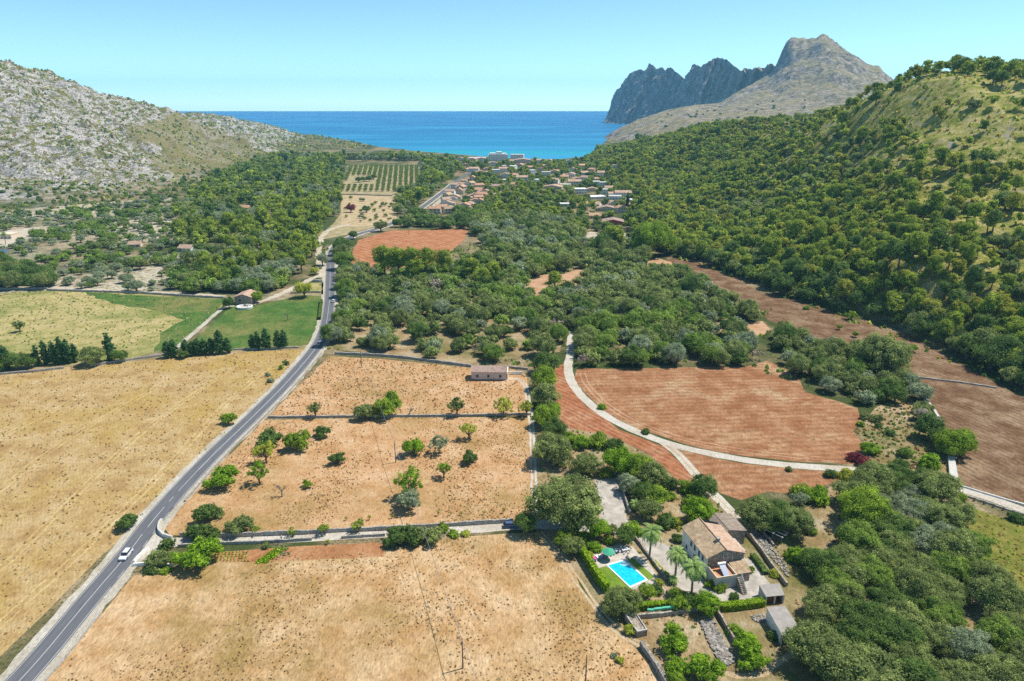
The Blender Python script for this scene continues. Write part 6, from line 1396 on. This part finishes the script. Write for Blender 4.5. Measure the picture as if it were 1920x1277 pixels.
# cypress rows above the straw field
for u, v, w_, sz_, l in [(14, 694, 17, 1.0, 'first'), (72, 686, 13, 1.1, 'second'), (88, 684, 15, 1.1, 'third'), (104, 683, 16, .95, 'fourth'), (118, 682, 18, 1.0, 'fifth'), (130, 681, 17, .95, 'sixth'), (142, 679, 14, .9, 'seventh'), (209, 676, 19, 1.0, 'eighth and tallest')]:
    T(u, v, w_, 'cypress', 'cypress', 'dark cypress, %s from the picture edge in the row over the straw field' % l, 'cypress_tree', sz=sz_ * .84)
for i, (u, v, w_, sz_) in enumerate([(315, 671, 15, .8), (327, 670, 15, .85), (350, 668, 15, .8), (362, 667, 14, .75), (372, 666, 15, .8), (384, 665, 15, .75), (398, 664, 15, .8), (414, 663, 18, .95), (428, 662, 14, .8)]):
    T(u, v, w_, 'cypress', 'cypress', 'dark cypress, number %s of the middle row before the meadow path' % ['one', 'two', 'three', 'four', 'five', 'six', 'seven', 'eight', 'nine'][i], 'cypress_tree', sz=sz_ * .78)
for i, (u, v, w_) in enumerate([(474, 655, 12), (484, 655, 14), (500, 654, 16), (522, 653, 14), (533, 652, 14)]):
    T(u, v, w_, 'cypress', 'cypress', 'dark cypress, %s of the short row nearest the main road' % ['first', 'second', 'third', 'fourth', 'fifth'][i], 'cypress_tree', sz=.72)
for u, v, w_, l in [(34, 692, 44, 'wide olive green tree between the first two cypresses'), (54, 690, 34, 'smaller broad tree before the second cypress'), (175, 684, 46, 'broad oak between the two tallest cypress groups'), (-8, 700, 30, 'broad tree cut by the left picture edge at the cypress row'), (228, 678, 30, 'round bush right of the tallest cypress'), (345, 672, 22, 'small oak among the middle cypress row')]:
    T(u, v, w_, 'oak', 'deep' if w_ < 45 else 'grey', l, 'oak_tree', sz=.9)
for u, v, l in [(1196, 400, 'tall thin cypress at the right edge of the village'), (1176, 392, 'thin cypress beside the largest white villa'), (1307, 588, 'single slim cypress in the middle of the wood')]:
    T(u, v, 7, 'cypress', 'cypress', l, 'cypress_tree', sz=1.3)
# orchard rows
TREES_O = []
for i in range(14):
    a = np.array(P(641 + 10.9 * i, 359)[:2]); b_ = np.array(P(659 + 9.4 * i, 313.5)[:2]); n = 20
    for j in range(n):
        p = a + (b_ - a) * (j / (n - 1)); u, v, s = proj(p[0], p[1], 0)
        if inpoly(np.array([u]), np.array([v]), [(660, 330), (705, 330), (705, 347), (640, 347)])[0]: continue
        t = dict(kind='olive', x=p[0], y=p[1], z=0, r=2.9 + 1.2 * (j / n), tone='grey' if (i + j) % 3 else 'fresh', region=None, sz=.8, rot=random.uniform(0, 6.28), var=random.randrange(4))
        individual(t, 'small round fruit tree in the parallel rows of the striped orchard', 'tree', 'fruit trees in the striped orchard', 'orchard_tree')
for u, v, w_ in [(672, 342, 12), (682, 341, 12), (692, 340, 13), (700, 337, 12)]: T(u, v, w_, 'oak', 'deep', 'dark oak of the small clump inside the striped orchard', 'oak_tree', group='dark oaks inside the striped orchard')
for i in range(46):
    u = rg.uniform(648, 738); v = rg.uniform(369, 420); w_ = rg.uniform(5, 9)
    if not (v > 372 + (u - 650) * .02 and u > 640 + (v - 365) * .1 and u < 742): continue
    T(u, v, w_, 'olive', ['silver', 'grey', 'fresh'][i % 3], 'small olive scattered in the sandy lower orchard', 'olive_tree', group='olives scattered in the lower orchard')
# ------------------------------------------------------------------ woods
KEEP_OUT += [img for n, m_, img in FIELDS if n not in ('clearing', 'earth_patch', 'garden_ground', 'dry_belt', 'tree_row_verge', 'grass_bank', 'garden_path') or (n == 'clearing' and m_ == 'clearing_soil')]
KEEP_OUT += [[(1290, 880), (1480, 870), (1500, 1000), (1470, 1120), (1510, 1190), (1480, 1230), (1280, 1340), (1000, 1340), (1000, 1000), (1005, 640), (1040, 640), (1045, 790), (1200, 850)], [(560, 520), (605, 470), (600, 430), (640, 400), (660, 425), (612, 470), (606, 530)],
             [(1700, 835), (1730, 800), (1700, 760), (1660, 790), (1640, 840), (1680, 880)], [(960, 655), (1000, 655), (1005, 720), (950, 720)], [(600, 660), (955, 690), (955, 720), (590, 690)]]
KEEP_OUT.append([(640, 300), (790, 303), (790, 312), (640, 312)])
GRP = {}
def wood(poly, d, tones, kinds, rad, region, dens=None, bounds=(-400, 500, 60, 900), szr=(.85, 1.15), names=None):
    c = np.array([P(u, v)[:2] for u, v in poly if v > 230])
    for (x, y, z, u, v, s) in scatter(poly, d, dens or (lambda x, y, u, v, s: 1.0), bounds=bounds):
        n_ = float(fbm(np.array([x / 55]), np.array([y / 55]), 77)[0]) + random.uniform(-.42, .42)
        i = int(np.clip((n_ + .5) * len(tones), 0, len(tones) - 1)); k = kinds[min(i, len(kinds) - 1)]
        r_ = random.uniform(*rad) * random.choice((.72, .9, 1, 1, 1.1))
        if random.random() < .12: r_ *= 1.28
        if random.random() < .025 and k in ('oak', 'big'): put('open' if k == 'oak' else 'olive', x, y, r_ * .75, 'dead', region, z=z, sz=1); continue
        put(k, x, y, r_, tones[i], region, z=z, sz=random.uniform(*szr))
dn = lambda lo, hi, sc, sd: (lambda x, y, u, v, s: np.clip(lo + (hi - lo) * (fbm(x / sc, y / sc, sd) * 1.4 + .5), 0, 1))
GREYS = ['grey', 'deep', 'grey', 'silver', 'grey', 'mid']
OAKS = ['oak'] * 6
def sparse_s(x, y, u, v, s):
    inn = inpoly(u, v, [(625, 655), (640, 605), (900, 592), (1010, 600), (1000, 655), (880, 682), (760, 668)])
    inn2 = inpoly(u, v, [(1320, 560), (1470, 600), (1460, 680), (1320, 660)])
    return np.where(inn, .48, np.where(inn2, .55, np.clip(.95 + fbm(x / 25, y / 25, 5) * .5, .5, 1)))
wood([(615, 652), (627, 610), (636, 560), (640, 512), (690, 508), (760, 512), (830, 506), (905, 490), (960, 470), (1100, 470), (1200, 500), (1285, 512), (1360, 556), (1420, 605), (1480, 642), (1560, 655), (1640, 668), (1700, 705), (1740, 765), (1778, 850), (1740, 870), (1700, 800), (1650, 770), (1560, 737), (1500, 716), (1478, 692), (1400, 688), (1380, 686), (1085, 692), (1068, 655), (990, 660), (950, 676), (884, 682), (760, 668)],
     7.0, GREYS, OAKS, (3.6, 5.2), ('the broad wood between the road and the ploughed fields', 'oaks of the broad wood in the valley'), sparse_s, (-200, 320, 200, 600))
wood([(895, 495), (905, 460), (885, 432), (890, 412), (1000, 405), (1100, 445), (1205, 470), (1238, 480), (1200, 505), (1100, 475), (960, 475)], 8.2, ['grey', 'deep', 'grey', 'silver'], ['oak'] * 4, (4.2, 5.8), ('the wood below the village houses', 'oaks of the wood below the village'), None, (-120, 180, 420, 800))
wood([(742, 428), (745, 412), (780, 400), (818, 406), (880, 396), (905, 408), (1000, 404), (900, 418), (880, 432)], 8.5, ['deep', 'grey', 'deep'], ['oak'] * 3, (4.5, 5.6), ('the strip of trees above the orange ploughed field', 'oaks above the orange ploughed field'), None, (-160, 30, 560, 800))
V_ = [(860, 420), (885, 330), (860, 322), (842, 297), (900, 300), (1040, 307), (1090, 302), (1108, 296), (1150, 350), (1185, 390), (1215, 440), (1235, 474), (1150, 470), (1100, 445), (1000, 405)]
wood(V_, 9.0, ['pine', 'deep', 'pine_dark', 'pine', 'grey'], ['pine', 'oak', 'pine', 'pine', 'oak'], (3.2, 5.2), ('the gardens and pine groves of the seaside village', 'trees between the village houses'), dn(.85, 1.15, 60, 8), (-180, 330, 480, 1580), (.75, 1.0))
LD = [(330, 400), (395, 340), (478, 306), (520, 294), (640, 296), (760, 296), (845, 299), (860, 322), (790, 388), (745, 408), (730, 366), (786, 352), (792, 310), (650, 308), (634, 362), (640, 400), (600, 440), (588, 480), (575, 515), (520, 548), (400, 548), (335, 500)]
wood(LD, 9.6, ['pine', 'pine', 'pine_dark', 'grey', 'silver'], ['pine', 'pine', 'pine', 'oak', 'olive'], (4.6, 6.4), ('the pine wood between rocky hill and orchard', 'trees of the wood between rocky hill and orchard'), dn(.85, 1.2, 50, 3), (-700, -40, 380, 1750), (.8, 1.15))
LG = [(-60, 408), (150, 398), (335, 372), (340, 505), (400, 548), (350, 552), (100, 541), (-60, 545)]
wood(LG, 8.0, ['silver', 'grey', 'silver', 'deep', 'mid'], ['olive', 'olive', 'olive', 'oak', 'oak'], (2.8, 4.5), ('the sandy olive grove under the rocky hill', 'trees of the sandy olive grove'), dn(.22, .85, 40, 4), (-760, -200, 380, 900), (.75, 1.0))
wood([(-60, 500), (0, 500), (90, 520), (92, 541), (-60, 545)], 7.5, ['deep', 'grey'], ['oak'] * 2, (5, 7), ('the dark clump above the terrace wall', 'big oaks above the terrace wall'), None, (-520, -280, 400, 560))
wood([(330, 520), (420, 520), (520, 520), (560, 520), (520, 550), (420, 552), (330, 552)], 7.0, ['deep', 'grey', 'mid'], ['oak'] * 3, (4, 5.5), ('the dense fringe behind the meadow hut', 'oaks behind the meadow hut'), None, (-260, -100, 380, 520))
wood([(-60, 330), (200, 350), (340, 330), (400, 310), (400, 345), (330, 380), (150, 400), (-60, 410)], 11, ['grey', 'mid', 'deep'], ['bush'] * 3, (2.2, 3.6), ('the foot of the rocky hill', 'bushes at the foot of the rocky hill'), dn(.2, .8, 50, 14), (-900, -300, 600, 1400))
# the forested hill
def hilld(x, y, u, v, s):
    top = np.clip((u - 1250) / 670, 0, 1) * 330 + 120                          # below this picture row the pines stand closed
    k = np.clip((v - top) / 130, 0, 1)
    grassy = inpoly(u, v, [(1660, 175), (1760, 138), (1960, 160), (1960, 330), (1850, 300), (1760, 290), (1690, 240), (1600, 250), (1560, 222)])
    grassy2 = inpoly(u, v, [(1800, 330), (1880, 320), (1930, 400), (1880, 430), (1810, 400)])
    return np.where(grassy, .07, np.where(grassy2, .3, .34 + .72 * k + fbm(x / 40, y / 40, 6) * .4))
HL = [(1105, 300), (1150, 350), (1185, 390), (1215, 440), (1240, 476), (1300, 484), (1370, 512), (1440, 543), (1540, 569), (1640, 595), (1800, 665), (1970, 760), (1970, 130), (1800, 120), (1700, 140), (1560, 200), (1400, 220), (1230, 240), (1140, 262)]
wood(HL, 6.7, ['pine', 'pine_dark', 'pine', 'pine_yellow', 'pine', 'grey'], ['pine'] * 5 + ['oak'], (3.7, 5.7), ('the forested hill', 'pines of the forested hill'), hilld, (60, 900, 200, 1750), (.75, 1.05))
wood([(1300, 470), (1370, 480), (1440, 490), (1560, 530), (1700, 590), (1970, 690), (1970, 790), (1920, 735), (1800, 668), (1640, 597), (1540, 571), (1440, 545), (1370, 514), (1300, 486), (1242, 478), (1240, 440)], 7.0, ['deep', 'grey', 'deep'], ['oak'] * 3, (4.2, 6.2), ('the dark fringe of the forested hill along the brown field', 'oaks along the foot of the forested hill'), None, (60, 420, 150, 620))
wood([(1150, 275), (1200, 240), (1250, 232), (1262, 250), (1200, 270)], 14, ['pine_dark'], ['pine'], (5, 7), ('the spur above the bay', 'pines on the spur above the bay'), None, (200, 700, 1100, 1800))
wood([(1240, 216), (1420, 205), (1420, 222), (1240, 235)], 40, ['deep'], ['bush'], (4, 7), ('the pale slope under the mountain', 'bushes on the pale slope under the mountain'), dn(.3, .7, 80, 2), (300, 800, 1100, 1900))
# corner wood
CW = [(1512, 1085), (1530, 1052), (1560, 1030), (1585, 985), (1560, 960), (1600, 912), (1640, 905), (1720, 912), (1795, 940), (1800, 1000), (1840, 1080), (1880, 1125), (1990, 1215), (1990, 1360), (1530, 1360), (1530, 1277), (1518, 1215), (1520, 1180), (1500, 1120)]
wood(CW, 6.2, ['grey', 'grey', 'deep', 'mid', 'grey', 'silver'], ['big'] * 6, (3.9, 5.3), ('the wood filling the nearest corner', 'oaks of the wood in the nearest corner'), None, (50, 200, 60, 230), (.85, 1.1))
wood([(1560, 760), (1640, 775), (1720, 800), (1780, 900), (1720, 905), (1640, 880), (1625, 850), (1650, 820)], 5, ['mid', 'deep', 'grey'], ['bush'] * 3, (1.0, 2.6), ('the dry scrub belt beside the brown field', 'bushes of the dry scrub belt'), dn(.3, .8, 20, 9), (100, 200, 150, 280))
for i, (u, v) in enumerate([(632, 470), (634, 488), (636, 505), (636, 522), (637, 540), (637, 556), (637, 574), (636, 590), (630, 612)]):
    T(u + 9 + (v - 470) * .05, v, 30 + 5 * (i % 3), 'oak', ['deep', 'grey', 'mid'][i % 3], 'oak shading the main road, number %s counted from the bend' % ['one', 'two', 'three', 'four', 'five', 'six', 'seven', 'eight', 'nine'][i], 'oak_tree')
# big pines in front of the orange field
for u, v, w_, l in [(722, 524, 50, 'first'), (748, 528, 52, 'second'), (775, 530, 50, 'third'), (800, 524, 46, 'fourth'), (834, 522, 42, 'fifth')]:
    T(u, v, w_, 'pine', 'pine', 'tall umbrella pine, %s of the row before the orange ploughed field' % l, 'pine_tree', sz=1.05)
for u, v, w_, l in [(885, 530, 46, 'bright pine right of the umbrella row'), (925, 535, 44, 'bright pine beside the dark one'), (964, 530, 24, 'narrow very dark pine'), (905, 540, 40, 'low bright pine in front of the bright pair'), (1040, 548, 40, 'feathery pine standing between the two earth clearings'), (1150, 470, 50, 'olive green pine near the village courtyard')]:
    T(u, v, w_, 'pine', 'pine_dark' if 'dark pine' in l else 'pine', l, 'pine_tree', sz=.8)
for u, v, w_, l in [(1808, 137, 30, 'wind shaped pine alone on the summit skyline'), (1736, 140, 14, 'small pine left of the lone summit pine'), (1757, 142, 12, 'smallest pine on the summit skyline'), (1876, 168, 32, 'dark pine at the right end of the summit'), (1860, 160, 30, 'broad pine at the right end of the summit'), (1640, 205, 30, 'dark pine on the ridge below the summit'), (1548, 222, 12, 'lone small pine on the skyline under the mountain')]:
    # found by walking along the sight line to the hill
    lo = None
    for s in np.arange(350, 1300, 4.):
        x, y, z = PS(u, v, s)
        if z < float(hgt(x, y)) : lo = s; break
    if lo is None:
        best = min((abs(proj(PS(u, v, s)[0], PS(u, v, s)[1], float(hgt(*PS(u, v, s)[:2])))[1] - v), s) for s in np.arange(450, 900, 6.)); lo = best[1]
    x, y, z = PS(u, v, lo); z = float(hgt(x, y)); s = proj(x, y, z)[2]
    t = dict(kind='pine', x=x, y=y, z=z, r=w_ / 2 * s / F, tone='pine_dark', region=None, sz=.75, rot=1, var=2); individual(t, l, 'tree', None, 'pine_tree')
for x, y, z in MTB: put('bush', x, y, random.uniform(3, 6), random.choice(('deep', 'grey')), ('the pale slope under the mountain', 'bushes on the pale slope under the mountain'), z=z - .5)
# ------------------------------------------------------------------ individuals and masses
LONG = {'dead': 'greyish half bare', 'mid': 'mid green', 'grey': 'grey green', 'deep': 'deep green', 'mid': 'bright green', 'silver': 'silvery', 'pine': 'olive green', 'pine_dark': 'dark', 'pine_yellow': 'yellowish', 'yellow': 'yellow green'}
NAME = {'oak': 'oak_tree', 'big': 'oak_tree', 'pine': 'pine_tree', 'olive': 'olive_tree', 'bush': 'shrub', 'open': 'oak_tree'}
by = {}
for t in TREES: by.setdefault(NAME[t['kind']], []).append(t)
placed = {n: sum(1 for o in bpy.data.objects if o.name.split('.')[0] == n and o.parent is None) for n in by}
for n, ts in by.items():
    ts.sort(key=lambda t: -t['r'] / proj(t['x'], t['y'], t['z'])[2])
    k = max(0, 298 - placed[n]) if len(ts) + placed[n] > 300 else len(ts)
    for t in ts[:k]:
        individual(t, ' '.join(('%s %s in %s' % (LONG[t['tone']], n.replace('_', ' '), t['region'][0])).split()[:16]), {'shrub': 'shrub'}.get(n, 'tree'), t['region'][1] + ', ' + LONG[t['tone']] + ' ones', n)
    if ts[k:]: mass({'oak_tree': 'oak_woods', 'pine_tree': 'pine_woods', 'olive_tree': 'olive_woods', 'shrub': 'scrub_woods'}[n], ts[k:], 'mass of further %ss seen over the valley' % n.replace('_', ' '), None)
print('TREES', {n: (len(ts), placed[n]) for n, ts in by.items()}, 'faces', sum(len(o.data.polygons) for o in bpy.data.objects if o.type == 'MESH' and o.get('kind') == 'stuff'))
# ------------------------------------------------------------------ ground cover
def tufts(name, poly, n, size, tones, label, bounds, seed, h=.6, dens=None):
    r = np.random.RandomState(seed); x0, x1, y0, y1 = bounds
    X = r.uniform(x0, x1, n); Y = r.uniform(y0, y1, n); Z = hgt(X, Y); u, v, s = proj(X, Y, Z)
    m = inpoly(u, v, poly) & (u > -30) & (u < 1950) & (v < 1320)
    if dens is not None: m &= r.rand(n) < dens(X, Y)
    m &= dist_line(X, Y, ROADW) > 4.5
    for nn_, _, im in FIELDS:
        if nn_ in ('courtyard', 'pool_terrace', 'lawn', 'garden_path') or (nn_ == 'clearing' and name == 'garden_weeds') or (nn_ == 'red_corner' and 'farm' in label): m &= ~inpoly(u, v, im)
    for im in ([(1130, 1050), (1180, 1045), (1225, 1090), (1180, 1112)], [(1275, 985), (1400, 960), (1470, 1090), (1500, 1190), (1430, 1190), (1420, 1110), (1330, 1115)]): m &= ~inpoly(u, v, im)
    if name != 'hill_scrub': m &= dist_line(X, Y, np.concatenate([np.array(lane), np.array(drive), np.array(farm), np.array(side), np.array(low), np.array(low2)])) > 2.2
    X, Y, Z, s = X[m], Y[m], Z[m], s[m]; k = 5; N = len(X)
    a = r.uniform(0, 6.28, (N, k)); S_ = size * r.uniform(.5, 1.4, N)[:, None] * (1 + s[:, None] / 500)
    n_ = np.stack([np.cos(a), np.sin(a), r.uniform(.2, 1.2, (N, k))], -1); n_ /= np.linalg.norm(n_, axis=2, keepdims=True)
    c = np.stack([X[:, None] + np.cos(a) * S_ * .35, Y[:, None] + np.sin(a) * S_ * .35, Z[:, None] + S_ * h * r.uniform(.3, .8, (N, k))], -1).reshape(-1, 3)
    v_ = leaf_quads(r, c, n_.reshape(-1, 3), np.repeat(S_, k, 1).ravel()); q = np.arange(len(v_)).reshape(-1, 4)
    me = npmesh(name, v_, q, [LEAF[t] for t in tones], np.repeat(r.randint(0, len(tones), N), k), {'lv': ('FACE', r.rand(len(q)))})
    tag(link(bpy.data.objects.new(name, me)), label, None, None, 'stuff')
LEAF['weed'] = leaf('dry_weeds', rgb(.30, .19, .085), rgb(.46, .31, .15)); LEAF['straw'] = leaf('straw_tufts', rgb(.42, .28, .11), rgb(.62, .45, .20)); LEAF['pale'] = leaf('pale_straw', rgb(.52, .42, .25), rgb(.70, .60, .40))
fp = {n: i for n, m_, i in FIELDS}
tufts('dry_weeds', fp['lower_tan_field'], 30000, .22, ['weed', 'pale', 'weed', 'pale'], 'dry weeds of the lower stubble field', (-110, 60, 70, 180), 1, dens=lambda x, y: np.clip(fbm(x / 18, y / 18, 3) * 2.2 + .35, .04, 1))
tufts('dry_weeds', fp['dry_belt'], 5000, .5, ['weed', 'mid', 'straw', 'deep'], 'weeds and thistles of the dry scrub belt', (90, 200, 140, 260), 21)
tufts('dry_weeds', fp['middle_tan_field'], 15000, .22, ['weed', 'pale', 'weed'], 'dry weeds of the middle tan field', (-110, 20, 160, 250), 2, dens=lambda x, y: np.clip(fbm(x / 14, y / 14, 8) * 2.2 + .35, .04, 1))
tufts('dry_weeds', fp['upper_tan_field'], 6000, .26, ['weed', 'pale', 'weed'], 'dry weeds of the uppermost tan field', (-110, 20, 225, 320), 3)
tufts('straw_tufts', fp['straw_field'], 12000, .32, ['straw', 'pale', 'straw', 'pale'], 'tufts of the straw field', (-400, -85, 80, 320), 4)
tufts('meadow_tufts', fp['half_dry_field'], 5000, .4, ['pale', 'mid'], 'tufts of the half dry meadow', (-480, -120, 290, 480), 5)
tufts('clods', fp['brown_field'], 26000, .40, ['soil', 'soil_pale'], 'clods of the brown field', (60, 330, 110, 560), 6, .35) if False else None
tufts('meadow_tufts', fp['olive_meadow'], 9000, .35, ['yellow', 'straw', 'fresh'], 'tufts of the yellow green meadow', (90, 240, 60, 190), 7)
tufts('garden_weeds', fp['garden_ground'], 12000, .4, ['fresh', 'weed', 'straw', 'deep'], 'weeds of the farm gardens', (0, 190, 70, 230), 8, dens=lambda x, y: np.clip(fbm(x / 9, y / 9, 3) * 2 + .4, 0, 1))
hillp = [(-60, 60), (60, 110), (330, 205), (360, 200), (470, 215), (700, 275), (560, 285), (478, 303), (400, 335), (330, 368), (150, 398), (-60, 410)]
tufts('hill_scrub', hillp, 52000, .85, ['grey', 'deep', 'grey', 'yellow', 'grey', 'straw'], 'low scrub over the rocky hill', (-1300, -150, 550, 2500), 9, dens=lambda x, y: np.clip(fbm(x / 28, y / 28, 3) * 1.8 + .5, 0.04, 1) * np.where(y > 1700, .35, 1))
hr = [(1105, 300), (1240, 476), (1440, 543), (1970, 760), (1970, 130), (1800, 120), (1560, 200), (1230, 240)]
tufts('hill_grass', hr, 30000, .9, ['yellow', 'straw', 'mid', 'pine'], 'grass and low scrub over the forested hill', (60, 800, 200, 1500), 10)
tufts('garden_weeds', [(600, 450), (640, 490), (1100, 430), (1450, 580), (1800, 850), (1640, 770), (1400, 690), (1080, 690), (880, 685), (600, 655)], 16000, .8, ['grey', 'mid', 'mid', 'deep'], 'undergrowth of the broad wood', (-190, 300, 190, 560), 11, dens=lambda x, y: np.clip(fbm(x / 15, y / 15, 3) * 2 + .3, 0, 1))
# vegetable rows and cabbages in the garden bed
def veg():
    r = np.random.RandomState(3); C_ = []; N_ = []; mi = []
    a0, a1 = np.array(W(480, 1056)), np.array(W(520, 1028)); off = np.array(W(492, 1056)) - np.array(W(480, 1056))
    for k in range(4):
        for j in range(60): C_.append((*(a0 + (a1 - a0) * (j / 60) + off * k * .5 + r.normal(size=2) * .08), .2)); mi.append(0)
    for k in range(5):
        for j in range(10):
            C_.append((*W(405 + j * 6.5 - k * 1, 1036 + k * 4), .2)); mi.append(1)
    for k in range(40): C_.append((*(np.array(W(531, 1036)) + r.normal(size=2) * np.array([.9, 1.2])), .15)); mi.append(2)
    V = []; m2 = []
    for c, m_ in zip(C_, mi):
        for q in range(6): V.append(np.array(c) + r.normal(size=3) * .12); m2.append(m_)
    n_ = rnd_dirs(r, len(V), 0); v_ = leaf_quads(r, np.array(V), n_, .4); q = np.arange(len(v_)).reshape(-1, 4)
    me = npmesh('vegetable_rows', v_, q, [LEAF['hedge'], LEAF['fresh'], LEAF['silver']], m2, {'lv': ('FACE', r.rand(len(q)))}); tag(link(bpy.data.objects.new('vegetable_rows', me)), 'vegetable plants of the garden bed', None, None, 'stuff')
veg()
# ------------------------------------------------------------------ haze
def haze():
    m = bpy.data.materials.new('air'); m.use_nodes = True; t = m.node_tree; t.nodes.remove(t.nodes['Principled BSDF'])
    v = t.nodes.new('ShaderNodeVolumePrincipled'); v.inputs['Color'].default_value = (.30, .68, 1, 1); v.inputs['Density'].default_value = 7e-5
    v.inputs['Anisotropy'].default_value = 0
    t.links.new(v.outputs[0], t.nodes['Material Output'].inputs['Volume'])
    b = MB(); b.box(-15000, 15000, -400, 10600, -32, 415); o = b.build('haze', m); tag(o, kind='stuff')
haze()
